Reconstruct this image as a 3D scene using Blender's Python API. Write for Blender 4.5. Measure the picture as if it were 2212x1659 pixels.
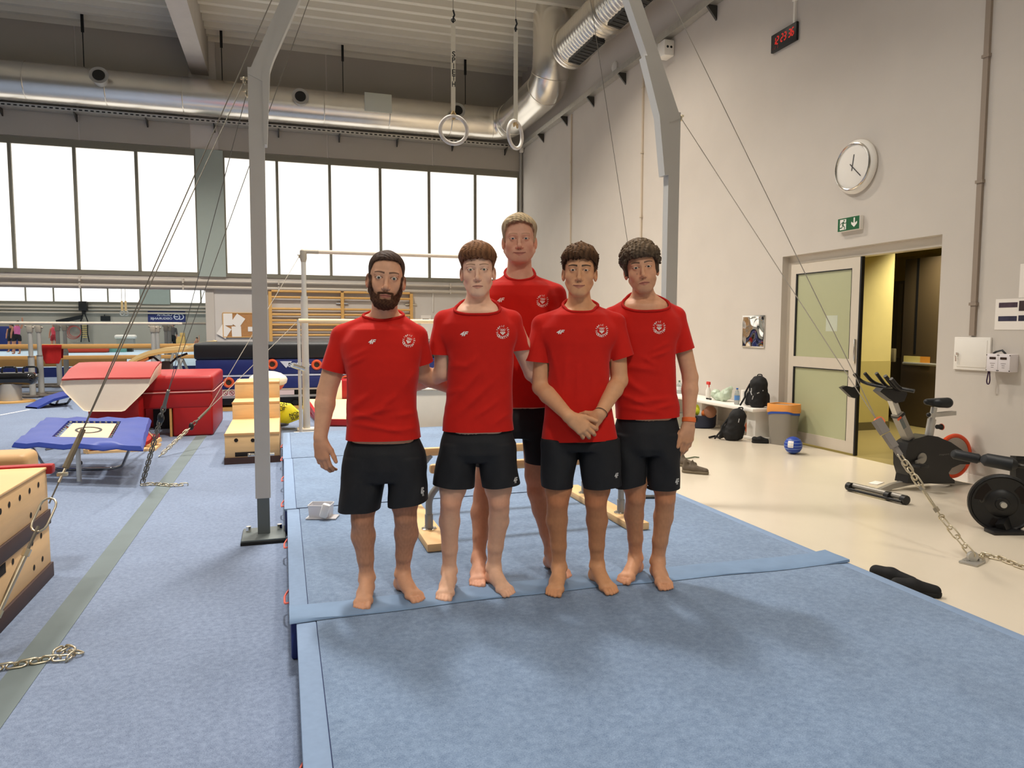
import bpy, bmesh, math, random
import numpy as np
from mathutils import Vector, Matrix
from mathutils.bvhtree import BVHTree

for o in list(bpy.data.objects):
    bpy.data.objects.remove(o, do_unlink=True)
scene = bpy.context.scene
COL = scene.collection
PI = math.pi
A = np.array
random.seed(7)
RNG = np.random.default_rng(7)

# ------------------------------------------------------------------ camera
F_PX, YAW, PITCH, ROLL, CAM_H = 1552.8, 0.30788, 0.077446, -0.002127, 1.55
def _cam_axes():
    cy, sy = math.cos(YAW), math.sin(YAW)
    cp, sp = math.cos(PITCH), math.sin(PITCH)
    f = A([sy*cp, cy*cp, -sp]); r = A([cy, -sy, 0.0]); d = np.cross(f, r)
    c, s = math.cos(ROLL), math.sin(ROLL)
    return A([c*r + s*d, -s*r + c*d, f])
CAM_M = _cam_axes()
CAM_C = A([0.0, 0.0, CAM_H])
FW = A([math.sin(YAW), math.cos(YAW), 0.0])     # horizontal viewing direction
RT = A([math.cos(YAW), -math.sin(YAW), 0.0])    # horizontal right of the view
UP = A([0.0, 0.0, 1.0])
def ray(x, y):
    return CAM_M.T @ A([(x-1106.0)/F_PX, (y-829.5)/F_PX, 1.0])
def onz(x, y, z=0.0):
    d = ray(x, y); return CAM_C + d*((z-CAM_H)/d[2])
def onx(x, y, X):
    d = ray(x, y); return CAM_C + d*(X/d[0])
def ony(x, y, Y):
    d = ray(x, y); return CAM_C + d*(Y/d[1])
def ond(x, y, D):
    d = ray(x, y); return CAM_C + d*(D/(d@FW))
def depth(p):
    return float(A(p)@FW)

cam_data = bpy.data.cameras.new('camera')
cam = bpy.data.objects.new('camera', cam_data)
COL.objects.link(cam)
cam_data.sensor_fit = 'HORIZONTAL'
cam_data.sensor_width = 36.0
cam_data.lens = 36.0*F_PX/2212.0
cam_data.clip_start = 0.05
cam_data.clip_end = 200
rx, dn, fw = CAM_M
cam.matrix_world = Matrix(((rx[0], -dn[0], -fw[0], 0), (rx[1], -dn[1], -fw[1], 0),
                           (rx[2], -dn[2], -fw[2], CAM_H), (0, 0, 0, 1)))
scene.camera = cam

# ------------------------------------------------------------------ light
world = bpy.data.worlds.new('world'); scene.world = world
world.use_nodes = True
world.node_tree.nodes['Background'].inputs[0].default_value = (0.80, 0.86, 1.0, 1)
world.node_tree.nodes['Background'].inputs[1].default_value = 0.35
scene.view_settings.view_transform = 'Standard'
scene.view_settings.look = 'None'
scene.view_settings.gamma = 1.0
scene.view_settings.use_curve_mapping = False
scene.view_settings.exposure = -1.45

WARM = (1.0, 0.89, 0.76)
NEUT = (1.0, 0.94, 0.86)
def bay_or_fill_lamp(x, y, z, power, color=NEUT, sx=0.5, sy=1.1):
    """a ceiling area light"""
    d = bpy.data.lights.new('bay_or_fill_lamp', 'AREA'); d.shape = 'RECTANGLE'
    d.size = sx; d.size_y = sy; d.spread = 2.15; d.energy = power; d.color = color
    o = bpy.data.objects.new('bay_or_fill_lamp', d); COL.objects.link(o)
    o.location = (x, y, z)
    return o
LAMP_Z = 8.2
for lx, ly, pw, c in (
        (0.4, 6.9, 900, NEUT), (-4.8, 6.9, 480, NEUT), (3.1, 11.4, 820, WARM),
        (0.4, 15.0, 900, NEUT), (-4.8, 15.0, 900, NEUT),  # unseen pair, placed to brighten the back wall
        (1.2, -4.0, 1150, NEUT), (-4.8, 0.5, 300, NEUT), (3.4, 4.4, 150, WARM),  # first one: unseen fill, added behind the camera to light the faces
        (-10.5, 4.0, 480, NEUT), (-10.5, 12.2, 480, NEUT)):
    bay_or_fill_lamp(lx, ly, LAMP_Z, pw, c)
for lx, ly in ((-14, 25), (-6, 25), (-14, 33), (-6, 33), (-14, 40), (-6, 40), (3, 33)):
    bay_or_fill_lamp(lx, ly, 8.0, 560, NEUT)  # unseen lamps added to light the mirrored hall

# ------------------------------------------------------------------ materials
def lin(c):
    """sRGB hex or 0-255 triple to linear rgba"""
    if isinstance(c, str):
        c = c.lstrip('#'); c = tuple(int(c[i:i+2], 16) for i in (0, 2, 4))
    r = []
    for v in c[:3]:
        v = v/255.0
        r.append(v/12.92 if v <= 0.04045 else ((v+0.055)/1.055)**2.4)
    return (r[0], r[1], r[2], 1.0)
MATS = {}
def mat(name, color, rough=0.6, metal=0.0, var=0.0, scale=8.0, bump=0.0, bscale=60.0,
        emit=None, estr=0.0, alpha=1.0, trans=0.0, coat=0.0, sheen=0.0, attr=None, sss=0.0,
        stretch=None, spec=0.5, ior=1.45):
    if name in MATS: return MATS[name]
    m = bpy.data.materials.new(name); MATS[name] = m
    m.use_nodes = True
    nt = m.node_tree; N = nt.nodes; L = nt.links
    b = N['Principled BSDF']
    col = lin(color)
    b.inputs['Base Color'].default_value = col
    b.inputs['Roughness'].default_value = rough
    b.inputs['Metallic'].default_value = metal
    b.inputs['Specular IOR Level'].default_value = spec
    b.inputs['IOR'].default_value = ior
    if trans: b.inputs['Transmission Weight'].default_value = trans
    if coat: b.inputs['Coat Weight'].default_value = coat; b.inputs['Coat Roughness'].default_value = 0.08
    if sheen: b.inputs['Sheen Weight'].default_value = sheen; b.inputs['Sheen Roughness'].default_value = 0.4
    if sss:
        b.inputs['Subsurface Weight'].default_value = sss
        b.inputs['Subsurface Radius'].default_value = (0.012, 0.005, 0.003)
        b.inputs['Subsurface Scale'].default_value = 1.0
    if alpha < 1: b.inputs['Alpha'].default_value = alpha
    if emit is not None:
        b.inputs['Emission Color'].default_value = lin(emit)
        b.inputs['Emission Strength'].default_value = estr
    tc = N.new('ShaderNodeTexCoord')
    src = tc.outputs['Object']
    if stretch:
        mp = N.new('ShaderNodeMapping'); mp.inputs['Scale'].default_value = stretch
        L.new(src, mp.inputs['Vector']); src = mp.outputs['Vector']
    base = None
    if attr:
        an = N.new('ShaderNodeAttribute'); an.attribute_name = attr
        base = an.outputs['Color']
    if var or base is not None:
        nz = N.new('ShaderNodeTexNoise'); nz.inputs['Scale'].default_value = scale
        nz.inputs['Detail'].default_value = 5
        L.new(src, nz.inputs['Vector'])
        mr = N.new('ShaderNodeMapRange')
        mr.inputs['From Min'].default_value = 0.25; mr.inputs['From Max'].default_value = 0.75
        mr.inputs['To Min'].default_value = 1-var; mr.inputs['To Max'].default_value = 1+var
        L.new(nz.outputs['Fac'], mr.inputs['Value'])
        mx = N.new('ShaderNodeVectorMath'); mx.operation = 'SCALE'
        if base is not None: L.new(base, mx.inputs[0])
        else: mx.inputs[0].default_value = col[:3]
        L.new(mr.outputs['Result'], mx.inputs['Scale'])
        L.new(mx.outputs['Vector'], b.inputs['Base Color'])
    if bump:
        n2 = N.new('ShaderNodeTexNoise'); n2.inputs['Scale'].default_value = bscale
        n2.inputs['Detail'].default_value = 3
        L.new(src, n2.inputs['Vector'])
        bp = N.new('ShaderNodeBump'); bp.inputs['Strength'].default_value = bump
        bp.inputs['Distance'].default_value = 0.01
        L.new(n2.outputs['Fac'], bp.inputs['Height']); L.new(bp.outputs['Normal'], b.inputs['Normal'])
    return m

def carpet_mat(name, color, dark, patch=0.10, pscale=0.9, fine=0.22):
    """short-pile carpet: speckle of fibres plus broad worn and chalky patches"""
    m = bpy.data.materials.new(name); MATS[name] = m; m.use_nodes = True
    nt = m.node_tree; N = nt.nodes; L = nt.links; b = N['Principled BSDF']
    tc = N.new('ShaderNodeTexCoord')
    n1 = N.new('ShaderNodeTexNoise'); n1.inputs['Scale'].default_value = 210; n1.inputs['Detail'].default_value = 3
    n2 = N.new('ShaderNodeTexNoise'); n2.inputs['Scale'].default_value = pscale; n2.inputs['Detail'].default_value = 6; n2.inputs['Roughness'].default_value = 0.6
    n3 = N.new('ShaderNodeTexNoise'); n3.inputs['Scale'].default_value = 42; n3.inputs['Detail'].default_value = 4
    for n in (n1, n2, n3): L.new(tc.outputs['Object'], n.inputs['Vector'])
    cr = N.new('ShaderNodeMix'); cr.data_type = 'RGBA'
    cr.inputs[6].default_value = lin(dark); cr.inputs[7].default_value = lin(color)
    mr = N.new('ShaderNodeMapRange'); mr.inputs['From Min'].default_value = 0.5-fine; mr.inputs['From Max'].default_value = 0.5+fine
    ad = N.new('ShaderNodeMath'); ad.operation = 'MULTIPLY_ADD'; ad.inputs[1].default_value = 0.6
    L.new(n1.outputs['Fac'], ad.inputs[0])
    s2 = N.new('ShaderNodeMath'); s2.operation = 'MULTIPLY'; s2.inputs[1].default_value = 0.4
    L.new(n3.outputs['Fac'], s2.inputs[0]); L.new(s2.outputs[0], ad.inputs[2])
    L.new(ad.outputs[0], mr.inputs['Value']); L.new(mr.outputs['Result'], cr.inputs[0])
    m2 = N.new('ShaderNodeMapRange'); m2.inputs['From Min'].default_value = 0.3; m2.inputs['From Max'].default_value = 0.7
    m2.inputs['To Min'].default_value = 1-patch; m2.inputs['To Max'].default_value = 1+patch
    L.new(n2.outputs['Fac'], m2.inputs['Value'])
    vm = N.new('ShaderNodeVectorMath'); vm.operation = 'SCALE'
    L.new(cr.outputs[2], vm.inputs[0]); L.new(m2.outputs['Result'], vm.inputs['Scale'])
    L.new(vm.outputs['Vector'], b.inputs['Base Color'])
    b.inputs['Roughness'].default_value = 0.95; b.inputs['Specular IOR Level'].default_value = 0.15
    b.inputs['Sheen Weight'].default_value = 0.25
    bp = N.new('ShaderNodeBump'); bp.inputs['Strength'].default_value = 0.35; bp.inputs['Distance'].default_value = 0.004
    L.new(n1.outputs['Fac'], bp.inputs['Height']); L.new(bp.outputs['Normal'], b.inputs['Normal'])
    return m

# ------------------------------------------------------------------ mesh building
def unit(v):
    v = A(v, float); n = np.linalg.norm(v); return v/n if n > 1e-12 else v
def frame(axis, hint=None):
    """two unit vectors perpendicular to axis"""
    w = unit(axis)
    h = A(hint, float) if hint is not None else (A([0, 0, 1.0]) if abs(w[2]) < 0.9 else A([1.0, 0, 0]))
    u = unit(np.cross(h, w)); v = np.cross(w, u)
    return u, v, w
class MB:
    def __init__(s): s.v = []; s.f = []; s.m = []; s.n = 0
    def add(s, verts, faces, mi=0):
        verts = [tuple(map(float, p)) for p in verts]
        for fc in faces: s.f.append(tuple(int(i)+s.n for i in fc)); s.m.append(mi)
        s.v += verts; s.n += len(verts); return s
    def box(s, x0, x1, y0, y1, z0, z1, mi=0):
        v = [(x, y, z) for z in (z0, z1) for y in (y0, y1) for x in (x0, x1)]
        return s.add(v, [(0, 2, 3, 1), (4, 5, 7, 6), (0, 1, 5, 4), (2, 6, 7, 3), (0, 4, 6, 2), (1, 3, 7, 5)], mi)
    def obox(s, c, u, v, w, mi=0):
        """box from centre and three half-extent vectors"""
        c, u, v, w = (A(t, float) for t in (c, u, v, w))
        p = [c+a*u+b*v+d*w for d in (-1, 1) for b in (-1, 1) for a in (-1, 1)]
        return s.add(p, [(0, 2, 3, 1), (4, 5, 7, 6), (0, 1, 5, 4), (2, 6, 7, 3), (0, 4, 6, 2), (1, 3, 7, 5)], mi)
    def bar(s, p0, p1, wd, ht, mi=0, hint=None):
        """rectangular bar between two points; ht is along the hint (up)"""
        p0, p1 = A(p0, float), A(p1, float)
        u, v, w = frame(p1-p0, hint)
        return s.obox((p0+p1)/2, u*wd/2, v*ht/2, (p1-p0)/2, mi)
    def rbox(s, c, size, bev=0.01, rz=0.0, mi=0, seg=2, mtx=None):
        bm = bmesh.new(); bmesh.ops.create_cube(bm, size=1.0)
        for v in bm.verts: v.co = Vector((v.co.x*size[0], v.co.y*size[1], v.co.z*size[2]))
        bmesh.ops.bevel(bm, geom=list(bm.edges), offset=min(bev, 0.49*min(size)), segments=seg, affect='EDGES', profile=0.5)
        M_ = mtx if mtx is not None else Matrix.Rotation(rz, 4, 'Z')
        M_ = Matrix.Translation(Vector([float(q) for q in c])) @ M_
        bm.verts.index_update()
        vs = [tuple(M_ @ v.co) for v in bm.verts]; fs = [[v.index for v in f.verts] for f in bm.faces]
        bm.free(); return s.add(vs, fs, mi)
    def cyl(s, p0, p1, r0, r1=None, n=16, mi=0, caps=True):
        r1 = r0 if r1 is None else r1
        return s.tube([p0, p1], [r0, r1], n, mi, caps)
    def tube(s, path, r, n=8, mi=0, caps=True, closed=False, hint=None, sq=None):
        P = [A(p, float) for p in path]; k = len(P)
        R = list(r) if hasattr(r, '__len__') else [r]*k
        T = []
        for i in range(k):
            if closed: t = P[(i+1) % k]-P[i-1]
            elif i == 0: t = P[1]-P[0]
            elif i == k-1: t = P[-1]-P[-2]
            else: t = unit(P[i+1]-P[i])+unit(P[i]-P[i-1])
            T.append(unit(t))
        u, v, w = frame(T[0], hint)
        vs = []
        for i in range(k):
            t = T[i]
            u = unit(u-t*(u@t)); v = np.cross(t, u)
            for j in range(n):
                a = 2*PI*j/n + (PI/n if sq else 0)
                vs.append(P[i]+R[i]*(math.cos(a)*u*(sq[0] if sq else 1)+math.sin(a)*v*(sq[1] if sq else 1)))
        fs = []
        rng = k if closed else k-1
        for i in range(rng):
            a0, b0 = i*n, ((i+1) % k)*n
            for j in range(n):
                fs.append((a0+j, a0+(j+1) % n, b0+(j+1) % n, b0+j))
        if caps and not closed:
            fs.append(tuple(range(n-1, -1, -1))); fs.append(tuple((k-1)*n+j for j in range(n)))
        return s.add(vs, fs, mi)
    def torus(s, c, axis, R, r, n=32, m=8, mi=0):
        u, v, w = frame(axis)
        path = [A(c, float)+R*(math.cos(2*PI*i/n)*u+math.sin(2*PI*i/n)*v) for i in range(n)]
        return s.tube(path, r, m, mi, closed=True, hint=None)
    def lathe(s, c, axis, prof, n=24, mi=0, hint=None):
        """profile of (radius, height) revolved about axis from point c"""
        u, v, w = frame(axis, hint); c = A(c, float); vs = []; fs = []
        for (r, h) in prof:
            for j in range(n):
                a = 2*PI*j/n; vs.append(c+w*h+r*(math.cos(a)*u+math.sin(a)*v))
        for i in range(len(prof)-1):
            for j in range(n):
                fs.append((i*n+j, i*n+(j+1) % n, (i+1)*n+(j+1) % n, (i+1)*n+j))
        if prof[0][0] > 1e-6: fs.append(tuple(range(n-1, -1, -1)))
        if prof[-1][0] > 1e-6: fs.append(tuple((len(prof)-1)*n+j for j in range(n)))
        return s.add(vs, fs, mi)
    def sphere(s, c, r, n=20, m=12, mi=0):
        r = A([r, r, r], float) if np.isscalar(r) else A(r, float); c = A(c, float)
        vs = [c+r*A([0, 0, -1.0])]; fs = []
        for i in range(1, m):
            t = -PI/2+PI*i/m
            for j in range(n):
                a = 2*PI*j/n; vs.append(c+r*A([math.cos(t)*math.cos(a), math.cos(t)*math.sin(a), math.sin(t)]))
        vs.append(c+r*A([0, 0, 1.0]))
        for j in range(n): fs.append((0, 1+(j+1) % n, 1+j))
        for i in range(m-2):
            for j in range(n):
                a0 = 1+i*n; b0 = a0+n
                fs.append((a0+j, a0+(j+1) % n, b0+(j+1) % n, b0+j))
        e = 1+(m-1)*n; a0 = 1+(m-2)*n
        for j in range(n): fs.append((a0+j, a0+(j+1) % n, e))
        return s.add(vs, fs, mi)
    def prism(s, poly, o, u, v, w, mi=0):
        """polygon [(a,b)] in frame o,u,v extruded by vector w"""
        o, u, v, w = (A(t, float) for t in (o, u, v, w))
        a = [o+p[0]*u+p[1]*v for p in poly]; k = len(a)
        b = [p+w for p in a]
        fs = [tuple(range(k-1, -1, -1)), tuple(range(k, 2*k))]
        for i in range(k): fs.append((i, (i+1) % k, k+(i+1) % k, k+i))
        return s.add(a+b, fs, mi)
    def quad(s, a, b, c, d, mi=0): return s.add([a, b, c, d], [(0, 1, 2, 3)], mi)
    def grid(s, P, mi=0, cu=False):
        """P[i][j] points"""
        ni, nj = len(P), len(P[0]); vs = [p for row in P for p in row]; fs = []
        for i in range(ni-1):
            for j in range(nj-1 if not cu else nj):
                fs.append((i*nj+j, i*nj+(j+1) % nj, (i+1)*nj+(j+1) % nj, (i+1)*nj+j))
        return s.add(vs, fs, mi)

def worldloc(o):
    p = A([0.0, 0, 0])
    while o is not None:
        p = p+A(o.location); o = o.parent
    return p
def tag(o, label=None, cat=None, group=None, kind=None):
    if label: o['label'] = label
    if cat: o['category'] = cat
    if group: o['group'] = group
    if kind: o['kind'] = kind
    return o
def thing(name, loc, label, cat, group=None, kind=None):
    o = bpy.data.objects.new(name, None); COL.objects.link(o)
    o.location = [float(q) for q in loc]; o.empty_display_size = 0.1
    return tag(o, label, cat, group, kind)
def mk(name, mb, mats, parent=None, label=None, cat=None, group=None, kind=None, smooth=38, origin=None):
    if not isinstance(mats, (list, tuple)): mats = [mats]
    V = A(mb.v, float).reshape(-1, 3)
    if parent is not None: off = worldloc(parent); loc = A([0.0, 0, 0])
    else:
        if origin is None:
            lo, hi = V.min(0), V.max(0); origin = A([(lo[0]+hi[0])/2, (lo[1]+hi[1])/2, lo[2]])
        off = A(origin, float); loc = off
    me = bpy.data.meshes.new(name)
    me.from_pydata([tuple(p) for p in (V-off)], [], mb.f)
    for m_ in mats: me.materials.append(m_)
    if len(mats) > 1: me.polygons.foreach_set('material_index', mb.m)
    if smooth:
        me.polygons.foreach_set('use_smooth', [True]*len(me.polygons))
        me.update()
        me.set_sharp_from_angle(angle=math.radians(smooth))
    me.update()
    o = bpy.data.objects.new(name, me); COL.objects.link(o)
    if parent is not None: o.parent = parent
    else: o.location = [float(q) for q in loc]
    return tag(o, label, cat, group, kind)
def struct(name, mb, mats, parent=None, smooth=None):
    o = mk(name, mb, mats, parent, smooth=smooth)
    if parent is None: o['kind'] = 'structure'
    return o
def inst(src, name, parent, mtx):
    """another object that shares src's mesh; mtx is in the parent's frame"""
    o = bpy.data.objects.new(name, src.data); COL.objects.link(o)
    o.parent = parent; o.matrix_local = mtx
    return o

_TXT = {}
def text_mesh(s, size=1.0, bold=0.0, shear=0.0, spacing=1.0):
    """flat lettering as (verts[n,2], faces), centred"""
    key = (s, bold, shear, spacing)
    if key not in _TXT:
        cu = bpy.data.curves.new('t', 'FONT'); cu.body = s; cu.size = 1.0; cu.shear = shear
        cu.align_x = 'CENTER'; cu.align_y = 'CENTER'; cu.offset = bold; cu.space_character = spacing
        cu.resolution_u = 3; cu.fill_mode = 'FRONT'
        ob = bpy.data.objects.new('t', cu); COL.objects.link(ob)
        dg = bpy.context.evaluated_depsgraph_get()
        me = bpy.data.meshes.new_from_object(ob.evaluated_get(dg))
        V = A([v.co[:2] for v in me.vertices]).reshape(-1, 2); Fc = [tuple(p.vertices) for p in me.polygons]
        bpy.data.objects.remove(ob); bpy.data.curves.remove(cu); bpy.data.meshes.remove(me)
        if len(V):
            V = V-(V.min(0)+V.max(0))/2
        _TXT[key] = (V, Fc)
    V, Fc = _TXT[key]
    return V*size, Fc
def put_text(mb, s, o, u, v, size, bold=0.0, mi=0, shear=0.0, spacing=1.0, width=None, height=None):
    V, Fc = text_mesh(s, size, bold, shear, spacing)
    if len(V) == 0: return mb
    ex = V.max(0)-V.min(0)
    if width: V = V*A([width/ex[0], 1.0])
    if height: V = V*A([1.0, height/ex[1]])
    o, u, v = A(o, float), A(u, float), A(v, float)
    return mb.add([o+p[0]*u+p[1]*v for p in V], Fc, mi)
def disc(mb, c, u, v, r, n=24, mi=0, r_in=0.0, a0=0.0, a1=2*PI):
    """flat disc or ring in the plane u,v"""
    c, u, v = A(c, float), A(u, float), A(v, float)
    full = abs((a1-a0)-2*PI) < 1e-6
    k = n if full else n+1
    P = [c+r*(math.cos(a0+(a1-a0)*i/n)*u+math.sin(a0+(a1-a0)*i/n)*v) for i in range(k)]
    if r_in <= 0:
        if full: return mb.add(P, [tuple(range(k))], mi)
        return mb.add(P+[c], [tuple(range(k+1))], mi)
    Q = [c+r_in*(math.cos(a0+(a1-a0)*i/n)*u+math.sin(a0+(a1-a0)*i/n)*v) for i in range(k)]
    fs = [(i, (i+1) % k, k+(i+1) % k, k+i) for i in range(k if full else k-1)]
    return mb.add(P+Q, fs, mi)

def arc(c, u, v, r, a0, a1, n):
    c, u, v = A(c, float), A(u, float), A(v, float)
    return [c+r*(math.cos(a0+(a1-a0)*i/n)*u+math.sin(a0+(a1-a0)*i/n)*v) for i in range(n+1)]
def bend(pts, r, n=6):
    """polyline with rounded corners"""
    P = [A(p, float) for p in pts]; out = [P[0]]
    for i in range(1, len(P)-1):
        a, b, c = P[i-1], P[i], P[i+1]
        d1, d2 = unit(a-b), unit(c-b)
        L_ = min(r, 0.48*np.linalg.norm(a-b), 0.48*np.linalg.norm(c-b))
        for k in range(n+1):
            t = k/n
            out.append((1-t)**2*(b+d1*L_)+2*t*(1-t)*b+t*t*(b+d2*L_))
    out.append(P[-1]); return out

_LINK = {}
def link_mesh(L_, r, m_):
    key = (round(L_, 4), round(r, 4), m_.name)
    if key not in _LINK:
        w = L_*0.30; h = L_/2-w/2
        path = arc((0, 0, h), (1, 0, 0), (0, 0, 1), w, 0, PI, 6)+arc((0, 0, -h), (1, 0, 0), (0, 0, 1), w, PI, 2*PI, 6)
        mb = MB(); mb.tube(path, r, 6, closed=True)
        me = bpy.data.meshes.new('link'); me.from_pydata(mb.v, [], mb.f); me.materials.append(m_)
        me.polygons.foreach_set('use_smooth', [True]*len(me.polygons)); me.update()
        _LINK[key] = me
    return _LINK[key]
def chain(parent, path, L_, r, m_):
    """links threaded along a polyline; each link is its own part"""
    P = [A(p, float) for p in path]
    seg = [np.linalg.norm(P[i+1]-P[i]) for i in range(len(P)-1)]; tot = sum(seg)
    step = L_-2.2*r*1.6; n = max(1, int(tot/step)); me = link_mesh(L_, r, m_)
    base = worldloc(parent)
    def at(s):
        for i, q in enumerate(seg):
            if s <= q or i == len(seg)-1: return P[i]+(P[i+1]-P[i])*(s/q), unit(P[i+1]-P[i])
            s -= q
    for k in range(n):
        p, t = at((k+0.5)*tot/n)
        u, v, w = frame(t)
        a = 0.25+(PI/2 if k % 2 else 0); uu = math.cos(a)*u+math.sin(a)*v; vv = np.cross(w, uu)
        o = bpy.data.objects.new('link', me); COL.objects.link(o); o.parent = parent
        q = p-base
        o.matrix_local = Matrix(((uu[0], vv[0], w[0], q[0]), (uu[1], vv[1], w[1], q[1]), (uu[2], vv[2], w[2], q[2]), (0, 0, 0, 1)))

# ------------------------------------------------------------------ palette of the room
M_WALLR = mat('plaster_cream', (202, 195, 186), 0.75, var=0.025, scale=2.2, bump=0.03, bscale=30)
M_WALLB = mat('panel_grey', (206, 200, 193), 0.62, var=0.03, scale=1.5)
M_WALLF = mat('panel_grey_green', (178, 174, 162), 0.6, var=0.03, scale=1.2)
M_CEIL = mat('deck_steel', (214, 209, 194), 0.55, metal=0.0, var=0.04, scale=1.0)
M_BEAM = mat('beam_concrete', (186, 180, 172), 0.8, var=0.05, scale=3)
M_FRAME = mat('window_frame_grey', (126, 122, 108), 0.5, var=0.02)
M_PILLAR = mat('pillar_green_grey', (164, 174, 166), 0.5, var=0.02)
M_PANE = mat('frosted_pane_daylight', (235, 235, 232), 0.5, emit=(255, 250, 240), estr=3.2)
M_EPOXY = mat('epoxy_floor', (214, 203, 184), 0.22, var=0.035, scale=1.3, spec=0.5, bump=0.02, bscale=9)
M_CARPET = carpet_mat('carpet_hall', (142, 158, 184), (84, 98, 124), patch=0.09, pscale=0.8)
M_TAPE = mat('floor_tape', (104, 116, 118), 0.7, var=0.10, scale=3)
M_STEELG = mat('galvanised', (190, 188, 182), 0.42, metal=0.75, var=0.10, scale=14)
M_CHROME = mat('chrome', (215, 212, 205), 0.16, metal=1.0)
M_DARKST = mat('dark_steel', (70, 68, 64), 0.45, metal=0.6)
M_DUCT = mat('duct_aluminium', (226, 221, 212), 0.27, metal=0.92, var=0.05, scale=2.5, bump=0.05, bscale=5)
M_GREYP = mat('grey_paint', (168, 166, 160), 0.45, var=0.02)
M_BLACK = mat('black_plastic', (22, 22, 23), 0.42, var=0.05)
M_WHITE = mat('white_paint', (236, 232, 224), 0.5, var=0.02)
M_OLIVE = mat('corridor_yellow', (210, 196, 132), 0.7, var=0.02)
M_OLIVD = mat('corridor_dado', (182, 168, 104), 0.6, var=0.02)
M_CORFL = mat('corridor_floor', (142, 128, 84), 0.3, var=0.05, scale=2)
M_LOCK = mat('cabinet_brown', (92, 80, 58), 0.45, var=0.04)
M_ALU = mat('door_aluminium', (214, 204, 188), 0.42, metal=0.25, var=0.015)

XR, YB, ZC = 6.6, 19.88, 8.8
YF, XL, YE = -5.5, -16.0, 44.5
Z_W0, Z_W1 = 2.94, 5.83
MAT_Z = 0.20

# ---- floors
struct('floor_epoxy', MB().box(3.02, XR, YF, YB, -0.1, 0.0), M_EPOXY)
struct('floor_carpet', MB().box(XL, 3.02, YF, YE, -0.1, 0.0), M_CARPET)
struct('floor_mirror_side', MB().box(3.02, 12.0, YB+0.2, YE, -0.1, 0.0), M_CARPET)

# ---- right wall with the door opening
D0, D1, DZ = 5.90, 8.43, 2.54          # recess
w = MB()
w.box(XR, XR+0.3, YF, D0, 0, ZC)
w.box(XR, XR+0.3, D1, YB, 0, ZC)
w.box(XR, XR+0.3, D0, D1, DZ, ZC)
struct('wall_right', w, M_WALLR)
fr = MB()                               # cream reveal inside the recess
fr.box(XR+0.10, XR+0.24, D0, 5.98, 0, DZ); fr.box(XR+0.10, XR+0.24, 8.30, D1, 0, DZ)
fr.box(XR+0.10, XR+0.24, 5.98, 8.30, 2.43, DZ)
struct('trim_1', fr, M_ALU)
bb = MB(); bb.box(XR-0.012, XR-0.001, YF, D0, 0.0, 0.09); bb.box(XR-0.012, XR-0.001, D1, YB, 0.0, 0.09)
struct('baseboard_right', bb, M_WHITE)

# ---- sliding glass door, half open
dr = thing('door_1', (XR+0.06, 7.68, 0), None, None, kind='structure')
xa, xb = XR+0.045, XR+0.085
ya, yb, yc = 7.06, 8.30, 0
f_ = MB()
for (y0, y1, z0, z1) in ((ya, ya+0.13, 0.02, 2.42), (yb-0.10, yb, 0.02, 2.42), (ya+0.13, yb-0.10, 2.29, 2.42),
                         (ya+0.13, yb-0.10, 0.02, 0.16), (ya+0.13, yb-0.10, 1.04, 1.18)):
    f_.box(xa, xb, y0, y1, z0, z1)
mk('door_frame', f_, M_ALU, dr)
M_GLASS = mat('frosted_green_glass', (176, 178, 142), 0.25, var=0.03, scale=1.0)
for (z0, z1) in ((0.16, 1.04), (1.18, 2.29)):
    mk('pane', MB().box(xa+0.015, xb-0.015, ya+0.13, yb-0.10, z0, z1), M_GLASS, dr)
g = MB()
for (z0, z1) in ((0.16, 1.04), (1.18, 2.29)):
    for (y0, y1) in ((ya+0.13, ya+0.138), (yb-0.125, yb-0.10)):
        g.box(xa-0.001, xa+0.02, y0, y1, z0, z1)
    g.box(xa-0.001, xa+0.02, ya+0.13, yb-0.10, z1-0.012, z1)
mk('gasket', g, M_BLACK, dr)
mk('edge_seal', MB().box(xa-0.002, xb+0.002, ya-0.025, ya, 0.0, 2.42), M_BLACK, dr)
mk('handle', MB().rbox((xa-0.012, ya+0.03, 1.28), (0.02, 0.025, 0.30), 0.008), M_CHROME, dr)
mk('paper', MB().box(xa+0.0135, xa+0.0145, 7.42, 7.62, 1.52, 1.72), mat('faded_sheet', (190, 196, 178), 0.6), dr)

# ---- corridor behind the door
c_ = MB(); c_.box(XR+0.3, 8.95, 8.82, 9.0, 1.06, 3.0)
struct('wall_corridor', c_, M_OLIVE)
struct('wall_corridor_dado', MB().box(XR+0.3, 8.95, 8.815, 9.0, 0.12, 1.06), M_OLIVD)
struct('baseboard_corridor', MB().box(XR+0.3, 8.96, 8.80, 9.0, 0.0, 0.12), mat('dark_skirting', (96, 86, 56), 0.5))
struct('floor_corridor', MB().box(XR, 12.5, 4.0, 12.0, -0.1, -0.002), M_CORFL)
struct('wall_corridor_end', MB().box(12.0, 12.2, 4.0, 12.0, 0, 3.0), M_OLIVD)
struct('wall_corridor_back', MB().box(8.95, 12.0, 11.8, 12.0, 0, 3.0), M_OLIVE)
struct('wall_corridor_near', MB().box(XR+0.3, 12.0, 4.0, 4.15, 0, 3.0), M_OLIVE)
struct('ceiling_corridor', MB().box(XR+0.3, 12.0, 4.0, 12.0, 3.0, 3.1), mat('corridor_ceiling', (200, 182, 96), 0.7))
bay_or_fill_lamp(7.9, 7.0, 2.95, 110, (1.0, 0.90, 0.66), 0.3, 0.9)  # unseen pair, added to brighten the corridor
bay_or_fill_lamp(9.2, 8.2, 2.95, 110, (1.0, 0.90, 0.66), 0.3, 0.9)

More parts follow.
